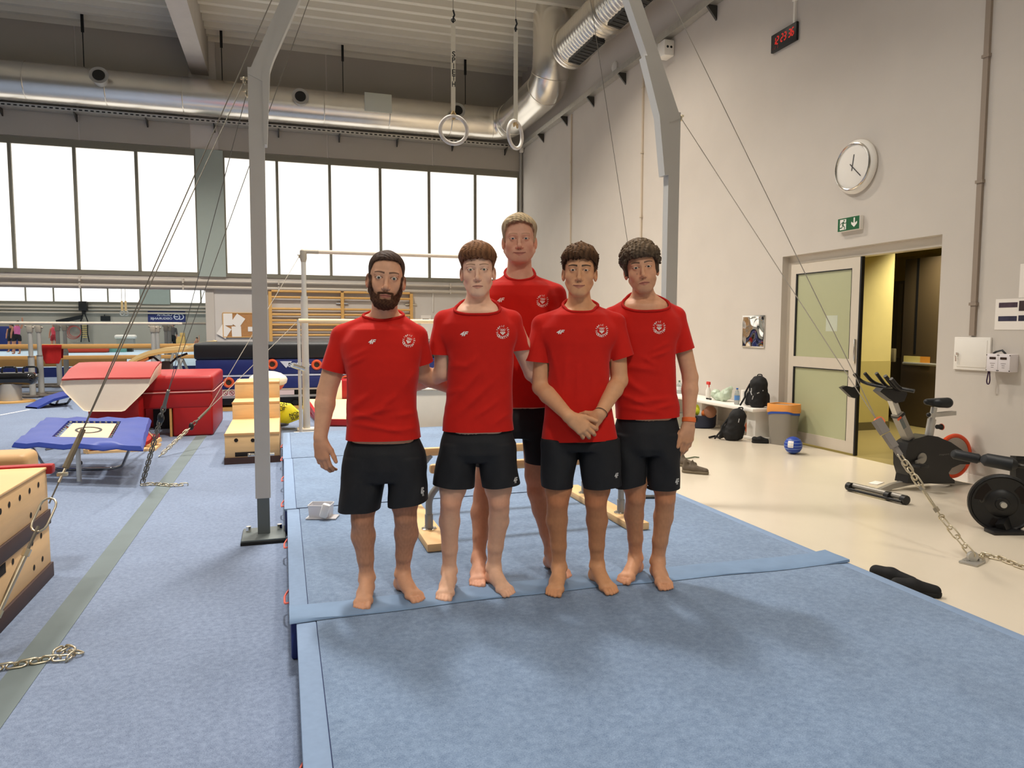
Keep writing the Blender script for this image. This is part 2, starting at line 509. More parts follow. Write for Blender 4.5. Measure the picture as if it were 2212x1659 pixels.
# ---- back wall: panels below, window band, panels above
def pane_window(name, x0, x1, muls, y, z0, z1, thick=0.10):
    t = thing(name, ((x0+x1)/2, y, z0), None, None, kind='structure')
    fm = MB()
    fm.box(x0, x1, y-0.03, y+thick, z0-0.10, z0); fm.box(x0, x1, y-0.03, y+thick, z1, z1+0.16)
    mk('window_frame', fm, M_FRAME, t, smooth=None)
    xs = [x0]+list(muls)+[x1]
    for q in xs:
        mk('mullion', MB().box(q-0.035, q+0.035, y-0.04, y+thick, z0, z1), M_FRAME, t, smooth=None)
    for a_, b_ in zip(xs[:-1], xs[1:]):
        mk('pane', MB().box(a_+0.035, b_-0.035, y+0.03, y+0.05, z0, z1), M_PANE, t, smooth=None)
    return t
w = MB()
w.box(-1.72, XR+0.3, YB, YB+0.2, 0, Z_W0-0.10)                 # lower right part
w.box(XL, -1.72, YB, YB+0.2, 2.50, Z_W0-0.10)                  # wall strip over the mirror, which is built as an opening
w.box(XL, XR+0.3, YB, YB+0.2, Z_W1+0.16, ZC)                   # upper part
w.box(6.52, XR+0.3, YB, YB+0.2, Z_W0-0.10, Z_W1+0.16)
struct('wall_back', w, M_WALLB)
struct('trim_2', MB().box(-1.86, -1.66, YB-0.03, YB+0.22, 0, 2.50), mat('mirror_pier', (196, 188, 178), 0.6))
struct('pillar', MB().box(-1.99, -1.35, YB-0.06, YB+0.2, Z_W0-0.1, Z_W1+0.16), M_PILLAR)
pane_window('window_1', -1.35, 6.50, [-0.06, 1.26, 2.58, 3.91, 5.22], YB, Z_W0, Z_W1)
pane_window('window_2', -11.3, -1.99, [-9.98, -8.65, -7.32, -5.99, -4.66, -3.33], YB, Z_W0, Z_W1)
struct('pillar_end', MB().box(-16.0, -11.3, YB-0.06, YB+0.2, Z_W0-0.1, Z_W1+0.16), M_PILLAR)
w = MB()                                                        # raised cladding panels of the upper wall
for x0, x1 in ((-11.9, -8.1), (-8.06, -4.56), (-4.52, -2.1), (-1.45, 1.2), (1.24, 4.0), (4.04, 6.58)):
    w.box(x0, x1, YB-0.02, YB, Z_W1+0.18, ZC-0.02)
struct('wall_back_cladding', w, mat('cladding_grey', (176, 170, 160), 0.55, var=0.03, scale=1.0))

# pipes under the windows (they run along the lintel)
for z, r in ((2.72, 0.035), (2.56, 0.045)):
    p = MB(); p.cyl((XL+0.2, YB-0.07, z), (XR-0.05, YB-0.07, z), r, n=10)
    for q in np.arange(-9.2, 6.4, 2.28): p.box(q-0.02, q+0.02, YB-0.12, YB-0.012, z-0.06, z+0.06)
    mk('heating_pipe', p, mat('pipe_cream', (196, 186, 172), 0.45), None,
       ('upper' if z > 2.6 else 'lower')+' grey pipe running along the wall under the window band', 'pipe', 'pipes under the windows')

# ---- the rest of the shell
struct('wall_front', MB().box(XL, XR+0.3, YF-0.2, YF, 0, ZC), M_WALLF)
struct('wall_left', MB().box(XL-0.2, XL, YF, YE, 0, ZC), M_WALLF)

# ---- trapezoidal steel deck
pt = 0.46; n = int((YB-YF)/pt)
prof = []
for i in range(n+1):
    y0 = YF+i*pt
    prof += [(y0, ZC), (y0+0.05, ZC-0.17), (y0+0.05+0.13, ZC-0.17), (y0+0.05+0.18, ZC)]
prof = [q for q in prof if q[0] <= YB]
P = [[(XL, q[0], q[1]) for q in prof], [(XR+0.2, q[0], q[1]) for q in prof]]
struct('ceiling', MB().grid(P), M_CEIL)
struct('ceiling_back_lap', MB().box(XL, XR+0.2, YF, YE, ZC+0.02, ZC+0.1), M_CEIL)
struct('ceiling_beam', MB().box(-2.02, -1.62, YF, YB, 7.80, ZC), M_BEAM)
struct('ceiling_beam_far', MB().box(-9.6, -9.2, YF, YB, 7.80, ZC), M_BEAM)

# ---- the mirror's reflection, built as a hall behind a low opening
pane_window('window_3', XL+0.3, -7.5, [-14.3, -13.0, -11.7, -10.4, -9.1], YE, Z_W0, Z_W1)
struct('pillar_far', MB().box(-7.5, -6.0, YE-0.06, YE+0.2, Z_W0-0.1, Z_W1+0.16), M_PILLAR)
pane_window('window_4', -6.0, 3.5, [-4.4, -2.8, -1.2, 0.4, 2.0], YE, Z_W0, Z_W1)
w = MB(); w.box(XL, 12.0, YE, YE+0.2, 0, Z_W0-0.1); w.box(XL, 12.0, YE, YE+0.2, Z_W1+0.16, ZC); w.box(3.5, 12.0, YE, YE+0.2, Z_W0-0.1, Z_W1+0.16)
struct('wall_far', w, M_WALLF)
struct('wall_far_right', MB().box(12.0, 12.2, YB, YE, 0, ZC), M_WALLF)
for z in (2.70, 2.52, 2.34):
    p = MB(); p.cyl((XL+0.2, YE-0.1, z), (4.0, YE-0.1, z), 0.05, n=8)
    mk('heating_pipe', p, mat('pipe_cream', (196, 186, 172), 0.45), None,
       {2.70: 'top', 2.52: 'middle', 2.34: 'bottom'}[z]+' of three grey pipes on the far wall of the mirrored hall', 'pipe', 'pipes on the mirrored far wall')

# ---- carpet tape
mk('carpet_tape', MB().box(-1.215, -1.075, 1.6, 12.6, 0.0, 0.003), M_TAPE, None,
   'long grey tape strip stuck along the blue carpet', 'tape')
# pale court line on the carpet at the far left
a_, b_ = onz(0, 897), onz(64, 885)
u_, v_, w_ = frame(b_-a_, (0, 0, 1)); a_ = a_-w_*1.5
mk('floor_line', MB().add([a_+u_*0.03+(0, 0, .003), a_-u_*0.03+(0, 0, .003), b_-u_*0.03+(0, 0, .003), b_+u_*0.03+(0, 0, .003)], [(0, 1, 2, 3)]),
   mat('line_white', (220, 222, 226), 0.7), None, 'pale white line on the carpet at the far left', 'line')

# ---- big round supply duct along the back wall, turning along the right wall and up
DR = 0.43
yd = 19.25
x_r = 5.95
ris = onx(1192, 60, x_r)
path = [(-15.5, yd, 7.06), (x_r, yd, 7.10), (x_r, ris[1], 7.10), (x_r, ris[1], ZC+0.3)]
path = bend(path, 0.62, 5)
du = thing('ventilation_duct', (0, yd, 7.06), 'shiny round metal duct along the back wall bending up to the roof', 'duct')
mk('duct_pipe', MB().tube(path, DR, 32), M_DUCT, du, smooth=50)
rg = MB()
for q in np.arange(-7, 5.3, 1.62): mk('joint_ring', MB().torus((q, yd, 7.08), (1, 0, 0), DR, 0.012, 32, 6), M_DUCT, du)
for i in range(2, len(path)-2, 2):
    t = unit(A(path[i+1])-A(path[i-1])); mk('joint_ring', MB().torus(path[i], t, DR, 0.010, 32, 6), M_DUCT, du)
for (nx, ny) in ((213, 162), (649, 208), (989, 238)):
    q = ony(nx, ny, yd-0.62)
    d = unit(A([0.05, -0.55, 0.30]))
    nz = MB(); p0 = A([q[0], yd-0.25, 7.10])
    e = A([q[0], q[1], q[2]])
    d = unit(e-p0)
    nz.lathe(p0, d, [(0.15, 0.0), (0.15, 0.30), (0.19, 0.34), (0.20, np.linalg.norm(e-p0)), (0.16, np.linalg.norm(e-p0)), (0.10, 0.36)], 24, 0)
    disc(nz, p0+d*(np.linalg.norm(e-p0)+0.002), *frame(d)[:2], 0.13, 20, 1)
    mk('jet_nozzle', nz, [M_GREYP, M_BLACK], du)
q = ony(817, 222, yd-DR-0.02)
mk('access_panel', MB().rbox((q[0], q[1], q[2]), (0.68, 0.03, 0.46), 0.01), mat('panel_pale', (196, 200, 190), 0.5), du)
for px_, py_ in ((178, 60), (478, 95), (740, 120), (1005, 135)):
    q = ony(px_, py_, yd)
    mk('hanger_rod', MB().cyl((q[0], yd, 7.4), (q[0], yd, ZC-0.05), 0.012, n=6).obox((q[0], yd, ZC-0.28), (0.03, 0, 0), (0, 0.02, 0), (0.0, 0.0, 0.22)), M_BLACK, du)

# ---- spiral duct with grilles on the right wall side
x_s = 5.95
s0 = onx(1238, 98, x_s); zs = s0[2]
sd = thing('spiral_duct', (x_s, s0[1], zs), 'ribbed spiral metal duct with dark outlet grilles under the roof', 'duct')
sp = MB(); R0 = 0.41
pf = []
for i in range(220):
    pf.append((R0+0.010*(1 if i % 4 in (1, 2) else -1), i*0.03))
sp.lathe((x_s, s0[1]+0.2, zs), (0, -1, 0), pf, 32)
mk('spiral_pipe', sp, M_DUCT, sd, smooth=60)
for k in range(4):
    yy = s0[1]+0.12-k*1.9
    mk('collar', MB().lathe((x_s, yy, zs), (0, -1, 0), [(R0+0.01, 0), (R0+0.05, 0.02), (R0+0.05, 0.07), (R0+0.015, 0.09), (R0+0.015, 0.12), (R0+0.04, 0.13), (R0+0.04, 0.16)], 32), M_DUCT, sd)
    a = -2.45
    ctr = A([x_s+math.cos(a)*(R0-0.01)*-1*-1, 0, 0])
    for sgn in (1,):
        th = math.radians(-62)
        dv = A([math.cos(th)*1.0, 0, math.sin(th)]); dv = A([-0.15, 0, -0.99])
        o = A([x_s, yy-0.95, zs])+dv*(R0+0.02)
        uu = A([0, 1.0, 0]); vv = np.cross(dv, uu)
        gm = MB(); gm.obox(o, uu*0.62, vv*0.13, dv*0.03, 0)
        for j in range(9): gm.obox(o+uu*(-0.56+j*0.14)+dv*0.032, uu*0.012, vv*0.12, dv*0.006, 1)
        mk('outlet_grille', gm, [M_BLACK, M_DARKST], sd)

# ---- perforated cable tray on the back wall
ct = thing('cable_tray', (0, YB-0.2, 6.62), 'perforated metal cable tray running along the back wall below the duct', 'cable tray')
t_ = MB(); t_.box(XL+0.3, XR-0.25, YB-0.35, YB-0.05, 6.58, 6.585); t_.box(XL+0.3, XR-0.25, YB-0.355, YB-0.35, 6.58, 6.66)
mk('tray', t_, M_STEELG, ct)
s_ = MB()
for q in np.arange(-8.4, 6.2, 0.12): s_.box(q, q+0.07, YB-0.358, YB-0.354, 6.602, 6.632)
tag(mk('slots', s_, M_BLACK, ct, smooth=None), kind='stuff')
for q in np.arange(-7.6, 6.4, 1.52):
    mk('tray_bracket', MB().prism([(0, 0), (-0.3, 0), (0, -0.16)], (q-0.015, YB-0.03, 6.58), (0, 1, 0), (0, 0, 1), (0.03, 0, 0)), M_DARKST, ct)

# ---- bracketed rail on the right wall
rl = thing('wall_rail', (XR-0.1, 12, 6.55), 'long steel rail on brackets climbing the view along the right wall', 'rail')
r_ = MB(); r_.box(XR-0.20, XR-0.02, YF, YB-0.3, 6.60, 6.61); r_.box(XR-0.21, XR-0.20, YF, YB-0.3, 6.56, 6.67)
mk('rail_bar', r_, M_STEELG, rl)
for (bx, by) in ((1167, 300), (1217, 262), (1274, 217), (1342, 165), (1536, 25)):
    q = onx(bx, by, XR-0.1)
    mk('rail_bracket', MB().prism([(0, 0), (-0.2, 0), (0, -0.22)], (XR, q[1]-0.02, 6.60), (1, 0, 0), (0, 0, 1), (0, 0.04, 0)), M_DARKST, rl)

# ---- surface conduits on the right wall
def conduit(name, x0, y0, x1, y1, wd, label, m_):
    a = onx(x0, y0, XR-0.02); b = onx(x1, y1, XR-0.02); yy = (a[1]+b[1])/2
    mb = MB(); mb.box(XR-0.03, XR, yy-wd/2, yy+wd/2, min(a[2], b[2]), max(a[2], b[2]))
    for z in np.arange(min(a[2], b[2])+0.3, max(a[2], b[2]), 1.2): mb.box(XR-0.04, XR, yy-wd/2-0.012, yy+wd/2+0.012, z, z+0.03)
    return mk(name, mb, m_, None, label, 'conduit')
M_COND = mat('conduit_taupe', (150, 136, 122), 0.5)
conduit('cable_conduit', 2135, -60, 2105, 725, 0.055, 'brown conduit running down the right wall into the white fuse box', M_COND)
conduit('cable_conduit', 1388, 140, 1384, 640, 0.05, 'thin conduit running down the right wall beside the ring frame post', mat('conduit_grey', (196, 182, 162), 0.5))
conduit('cable_conduit', 1233, 248, 1232, 600, 0.05, 'thin conduit running down the right wall near the window corner', mat('conduit_grey', (196, 182, 162), 0.5))
conduit('cable_conduit', 1718, -60, 1717, 52, 0.035, 'white cable duct running up from the red digital clock', M_WHITE)
mk('corner_pipe', MB().cyl((XR-0.06, YB-0.1, 0.1), (XR-0.06, YB-0.1, 6.55), 0.035, n=10), M_GREYP, None, 'thin grey pipe standing in the corner right of the windows', 'pipe')

# ------------------------------------------------------------------ bodies as one smooth surface
def nrm(q): return np.sqrt(np.einsum('ij,ij->i', q, q))
class Field:
    """a smooth union of soft primitives, sampled on sparse grids and skinned into one mesh"""
    def __init__(s): s.p = []; s.post = None; s.pad = 0.0
    def cone(s, a, b, ra, rb, k=0.012, flat=None, fdir=None, neg=False):
        """round cone; flat squeezes it along fdir"""
        a, b = A(a, float), A(b, float)
        L_ = np.linalg.norm(b-a)
        T = None; sc = 1.0
        if flat is not None:
            f = unit(fdir); T = np.eye(3)+(1.0/flat-1.0)*np.outer(f, f); sc = min(1.0, flat)
        bc = (a+b)/2; br = L_/2+max(ra, rb)*max(1.0, flat or 1.0)
        def d(p):
            q = p-a; ba = b-a
            if T is not None: q = q@T.T; ba = T@ba
            bb = max(ba@ba, 1e-12)
            h = np.clip((q@ba)/bb, 0, 1)
            return (nrm(q-h[:, None]*ba)-(ra+(rb-ra)*h))*sc
        s.p.append((d, bc, br, k, neg)); return s
    def chain(s, pts, rad, k=0.015, **kw):
        for i in range(len(pts)-1): s.cone(pts[i], pts[i+1], rad[i], rad[i+1], k, **kw)
        return s
    def ball(s, c, r, k=0.01, neg=False):
        return s.cone(c, A(c, float)+1e-6, r, r, k, neg=neg)
    def ell(s, c, r, R=None, k=0.012, neg=False):
        """ellipsoid with radii r along the columns of R"""
        c = A(c, float); r = A(r, float); R = np.eye(3) if R is None else A(R, float)
        def d(p):
            q = (p-c)@R
            q = q/r; k0 = nrm(q); k1 = nrm(q/r)+1e-9
            return k0*(k0-1)/k1
        s.p.append((d, c, float(r.max()), k, neg)); return s
    def stack(s, zs, cx, cy, ax, ay, U, Vv, O, k=0.02, ex=2.3, zlo=None, zhi=None):
        """stack of superellipse slices: centre (cx along U, cy along V), half widths ax, ay at heights zs"""
        zs, cx, cy, ax, ay = (A(t, float) for t in (zs, cx, cy, ax, ay))
        O = A(O, float)
        z0, z1 = zs.min(), zs.max()
        cc = O+U*cx.mean()+Vv*cy.mean(); cc = A([cc[0], cc[1], (z0+z1)/2])
        br = math.hypot((z1-z0)/2, max(ax.max(), ay.max())+np.abs(cx-cx.mean()).max()+np.abs(cy-cy.mean()).max())
        def d(p):
            z = np.clip(p[:, 2], z0, z1); q = p-O
            X = q@U-np.interp(z, zs, cx); Y = q@Vv-np.interp(z, zs, cy)
            a = np.interp(z, zs, ax); b = np.interp(z, zs, ay)
            rr = (np.abs(X/a)**ex+np.abs(Y/b)**ex)**(1/ex)
            rad = np.hypot(X, Y)+1e-9
            e = (rad-rad/np.maximum(rr, 1e-6))*0.82
            dz = np.maximum(np.maximum(p[:, 2]-z1, z0-p[:, 2]), 0)
            return np.where(dz > 0, np.hypot(np.maximum(e, 0), dz)+np.minimum(e, 0)*0, e)
        s.p.append((d, cc, br, k, False)); return s
    def ev(s, P, lst=None):
        out = np.full(len(P), 10.0)
        for (d, c, r, k, neg) in (s.p if lst is None else lst):
            v = d(P)
            if neg:
                v = -v; h = np.clip(0.5-0.5*(v-out)/k*-1, 0, 1)
                h = np.maximum(k-np.abs(out-v), 0)/k
                out = np.maximum(out, v)+h*h*k*0.25
            else:
                h = np.maximum(k-np.abs(out-v), 0)/k
                out = np.minimum(out, v)-h*h*k*0.25
        if s.post is not None: out = s.post(P, out)
        return out
    def mesh(s, lo, hi, h, O=(0, 0, 0), R=None, skip=None, B=8):
        """surface nets inside the box lo..hi of the frame (O,R); skip(P) drops cells"""
        O = A(O, float); R = np.eye(3) if R is None else A(R, float)
        lo = A(lo, float); hi = A(hi, float)
        nb = np.maximum(1, np.ceil((hi-lo)/(h*B))).astype(int)
        n = nb*B+1
        G = np.full(n, 1.0, dtype=np.float32)
        bi = np.stack(np.meshgrid(*[np.arange(q) for q in nb], indexing='ij'), -1).reshape(-1, 3)
        ctr = (lo+(bi+0.5)*B*h)@R.T+O
        cr = B*h*math.sqrt(3)/2
        dist_c = s.ev(ctr)
        far = np.abs(dist_c) > cr*1.18+s.pad+0.004
        loc = np.stack(np.meshgrid(*[np.arange(B+1)]*3, indexing='ij'), -1).reshape(-1, 3)
        lw = (loc*h)@R.T
        for q in range(len(bi)):
            i, j, k = bi[q]*B
            sl = (slice(i, i+B+1), slice(j, j+B+1), slice(k, k+B+1))
            if far[q]:
                if dist_c[q] < 0: G[sl] = -1.0
        PC = A([e[1] for e in s.p]); PR = A([e[2]+e[3] for e in s.p])
        groups = {}
        for q in np.nonzero(~far)[0]:
            groups.setdefault(tuple(bi[q]//2), []).append(q)
        npt = (B+1)**3
        for qs in groups.values():
            near = np.zeros(len(PR), bool)
            for q in qs:
                dq = ctr[q]-PC
                near |= np.sqrt((dq*dq).sum(1)) < PR+cr*1.05+abs(dist_c[q])+0.012
            lst = [s.p[t] for t in np.nonzero(near)[0]]
            P = np.concatenate([lw+((lo+bi[q]*B*h)@R.T+O) for q in qs])
            v = s.ev(P, lst).astype(np.float32)
            for t, q in enumerate(qs):
                i, j, k = bi[q]*B
                G[i:i+B+1, j:j+B+1, k:k+B+1] = v[t*npt:(t+1)*npt].reshape(B+1, B+1, B+1)
        return surface_nets(G, lo, h, O, R, skip)
def surface_nets(G, lo, h, O, R, skip):
    S = G < 0
    n = A(G.shape)
    c = np.zeros(n-1, dtype=np.uint8)
    for a in (0, 1):
        for b in (0, 1):
            for d in (0, 1):
                c += S[a:n[0]-1+a, b:n[1]-1+b, d:n[2]-1+d]
    act = (c > 0) & (c < 8)
    I = np.argwhere(act)
    if len(I) == 0: return np.zeros((0, 3)), np.zeros((0, 4), int)
    acc = np.zeros((len(I), 3)); cnt = np.zeros(len(I))
    off = [(a, b, d) for a in (0, 1) for b in (0, 1) for d in (0, 1)]
    val = {o: G[I[:, 0]+o[0], I[:, 1]+o[1], I[:, 2]+o[2]] for o in off}
    for o in off:
        for ax in range(3):
            if o[ax] == 0:
                o2 = list(o); o2[ax] = 1; o2 = tuple(o2)
                g0, g1 = val[o], val[o2]
                m = (g0 < 0) != (g1 < 0)
                t = g0/(g0-g1+1e-12*(g0 == g1))
                e = np.tile(A(o, float), (len(I), 1)); e[:, ax] = t
                acc[m] += e[m]; cnt[m] += 1
    V = (I+acc/cnt[:, None])*h+lo
    idx = -np.ones(n-1, dtype=np.int64); idx[tuple(I.T)] = np.arange(len(I))
    Wp = V@R.T+O
    keep = np.ones(len(I), bool)
    if skip is not None: keep = ~skip(Wp)
    Q = []
    for ax in range(3):
        o1, o2 = [(1, 2), (2, 0), (0, 1)][ax]
        sl0 = [slice(1, q-1) for q in n]; sl1 = list(sl0)
        sl0[ax] = slice(0, n[ax]-1); sl1[ax] = slice(1, n[ax])
        s0 = S[tuple(sl0)]; s1 = S[tuple(sl1)]
        E = np.argwhere(s0 != s1)
        base = A([1, 1, 1]); base[ax] = 0
        pos = s0[tuple(E.T)]
        E = E+base
        d1 = np.zeros(3, int); d1[o1] = 1; d2 = np.zeros(3, int); d2[o2] = 1
        q0 = idx[tuple((E-d1-d2).T)]; q1 = idx[tuple((E-d2).T)]; q2 = idx[tuple(E.T)]; q3 = idx[tuple((E-d1).T)]
        q = np.stack([q0, q1, q2, q3], 1)
        q[~pos] = q[~pos][:, ::-1]
        Q.append(q)
    Q = np.concatenate(Q)
    Q = Q[(Q >= 0).all(1)]
    Q = Q[keep[Q].any(1)]
    used = np.unique(Q); rm = -np.ones(len(Wp), int); rm[used] = np.arange(len(used))
    return Wp[used], rm[Q]
def box_skip(boxes):
    def f(P):
        m = np.zeros(len(P), bool)
        for (O, R, lo, hi) in boxes:
            q = (P-A(O))@A(R)
            m |= ((q > A(lo)) & (q < A(hi))).all(1)
        return m
    return f
def join_parts(parts):
    V = []; Fq = []; o = 0
    for v, f in parts:
        V.append(v); Fq.append(f+o); o += len(v)
    return np.concatenate(V), np.concatenate(Fq)
def raw_mesh(name, V, Fq, mats, parent, colors=None, smooth=True, origin=None):
    """quads/tris to an object under parent"""
    off = worldloc(parent) if parent is not None else A(origin, float)
    me = bpy.data.meshes.new(name)
    V = A(V, dtype=float)-off
    Fq = np.asarray(Fq, dtype=np.int32)
    k = Fq.shape[1]
    me.vertices.add(len(V)); me.vertices.foreach_set('co', V.astype(np.float32).ravel())
    me.loops.add(Fq.size); me.loops.foreach_set('vertex_index', Fq.ravel())
    me.polygons.add(len(Fq)); me.polygons.foreach_set('loop_start', np.arange(0, Fq.size, k, dtype=np.int32))
    me.polygons.foreach_set('use_smooth', np.ones(len(Fq), bool) if smooth else np.zeros(len(Fq), bool))
    for m_ in mats: me.materials.append(m_)
    me.update(calc_edges=True)
    if colors is not None:
        at = me.color_attributes.new('Col', 'FLOAT_COLOR', 'POINT')
        c = np.ones((len(V), 4), np.float32); c[:, :3] = colors
        at.data.foreach_set('color', c.ravel())
    o = bpy.data.objects.new(name, me); COL.objects.link(o)
    if parent is not None: o.parent = parent
    else: o.location = [float(q) for q in off]
    return o
def bisect_clear(V, Fq, cuts):
    """clean plane cuts: each cut = (point, normal, test(P) or None); the side the normal points to is removed"""
    bm = bmesh.new()
    bv = [bm.verts.new(p) for p in V]
    for f in Fq:
        try: bm.faces.new([bv[i] for i in f])
        except ValueError: pass
    for (pt, nr, test) in cuts:
        bm.faces.ensure_lookup_table()
        if test is None: fs = list(bm.faces)
        else:
            C_ = A([f.calc_center_median()[:] for f in bm.faces]); m = test(C_)
            fs = [f for f, q in zip(bm.faces, m) if q]
        geom = set(fs)
        for f in fs: geom.update(f.verts); geom.update(f.edges)
        bmesh.ops.bisect_plane(bm, geom=list(geom), plane_co=Vector([float(q) for q in pt]), plane_no=Vector([float(q) for q in nr]), clear_outer=True, clear_inner=False)
    return bm

def rgb(c): return A(lin(c)[:3])
def sstep(x, a, b):
    t = np.clip((x-a)/(b-a), 0, 1); return t*t*(3-2*t)
def wob(P, f, seed=0.0):
    """cheap smooth pseudo-noise in -1..1"""
    x, y, z = P[:, 0]*f, P[:, 1]*f, P[:, 2]*f
    return (np.sin(x*1.7+seed+1.3*np.sin(y*1.1+seed))+np.sin(y*1.9+2.1+1.2*np.sin(z*1.3-seed))+np.sin(z*1.6+4.2+1.4*np.sin(x*1.2+seed*2)))/3.0

M_SHIRT = mat('red_jersey', (203, 34, 24), 0.85, var=0.03, scale=30, bump=0.10, bscale=400, sheen=0.15, spec=0.2)
M_SHIRTC = mat('red_rib', (188, 28, 22), 0.85, bump=0.2, bscale=600, spec=0.2)
M_SHORT = mat('black_sport_fabric', (34, 34, 36), 0.7, var=0.06, scale=40, bump=0.08, bscale=350, spec=0.3)
M_PRINT = mat('white_print', (246, 236, 226), 0.6)
M_PRINTG = mat('grey_print', (206, 204, 200), 0.5)

HEAD_PRIMS = {}
def head_field(F_, hd, S):
    """adds a head to field F_; S maps head-local metres to world"""
    O, R, s = S
    def W(x, y, z):
        z2 = z*(hd.get('low', 1.0) if z < 0 else 1.0)
        return O+R@(A([x, y, z2])*s)
    def E(c, r, k, neg=False, rot=None):
        RR = R if rot is None else R@rot
        F_.ell(W(*c), A(r)*s, RR, k*s, neg)
    jw = hd.get('jaw', 1.0); fw_ = hd.get('wide', 1.0)
    E((0, -0.012, 0.036), (0.076*fw_, 0.099, 0.084), 0.001)
    E((0, 0.016, -0.004), (0.067*fw_, 0.070, 0.088), 0.02)
    E((0, 0.028, -0.066), (0.053*jw, 0.055, 0.050), 0.02)
    for q in (-1, 1):
        F_.cone(W(q*0.055*jw, 0.0, -0.052), W(q*0.020*jw, 0.068, -0.101), 0.014*s, 0.017*s, 0.02*s)
        F_.ball(W(q*0.044*fw_, 0.050, -0.030), 0.022*s, 0.022*s)
    F_.ball(W(0, 0.071, -0.101), (0.0195+0.002*(jw-1))*s, 0.018*s)
    E((0, 0.066, -0.070), (0.033, 0.026, 0.030), 0.02)
    nb = len(F_.p)
    skull = list(F_.p)
    # brow, nose
    for q in (-1, 1):
        F_.cone(W(q*0.008, 0.080, 0.017), W(q*0.044, 0.070, 0.019), 0.0085*s, 0.008*s, 0.014*s)
    nl = hd.get('nose', 1.0)
    F_.cone(W(0, 0.083, 0.006), W(0, 0.083+0.019*nl, -0.036), 0.0068*s, 0.0090*s, 0.010*s)
    F_.ball(W(0, 0.086+0.018*nl, -0.0410), 0.0105*s, 0.006*s)
    nw = hd.get('nosew', 1.0)
    for q in (-1, 1):
        F_.ball(W(q*0.0120*nw, 0.0915, -0.0445), 0.0078*s, 0.006*s)
        F_.ball(W(q*0.0065*nw, 0.097, -0.0545), 0.0026*s, 0.003*s, neg=True)
    # eye sockets, lids, openings
    es = hd.get('eyes', 0.031); eh = hd.get('open', 0.0046)
    for q in (-1, 1):
        E((q*es, 0.101, -0.001), (0.019, 0.020, 0.0125), 0.010, True)
        F_.ball(W(q*es, 0.0700, -0.001), 0.0150*s, 0.004*s)
        E((q*es, 0.087, -0.0005), (0.0138, 0.0095, eh*1.18), 0.0012, True)
    # lips
    ml = hd.get('mouth', 0.0225); mz = hd.get('mouthz', -0.0745); sm = hd.get('smile', 0.0)
    for q in (-1, 1):
        F_.cone(W(q*ml, 0.0835, mz+sm), W(q*0.004, 0.0925, mz+0.0042), 0.0024*s, 0.0040*s, 0.005*s)
        F_.cone(W(q*ml, 0.0835, mz+sm), W(0, 0.0905, mz-0.0058), 0.0024*s, 0.0050*s, 0.005*s)
        F_.cone(W(q*(ml+0.001), 0.0895, mz+sm), W(0, 0.0995, mz-0.0002), 0.0014*s, 0.0015*s, 0.0025*s, neg=True)
    # ears
    for q in (-1, 1):
        a = 0.30*q
        rot = A([[math.cos(a), -math.sin(a), 0], [math.sin(a), math.cos(a), 0], [0, 0, 1.0]])
        E((q*0.079*fw_, -0.008, -0.012), (0.0095, 0.019, 0.032), 0.006, False, rot)
        E((q*0.086*fw_, -0.004, -0.008), (0.0055, 0.010, 0.018), 0.004, True, rot)
    return skull
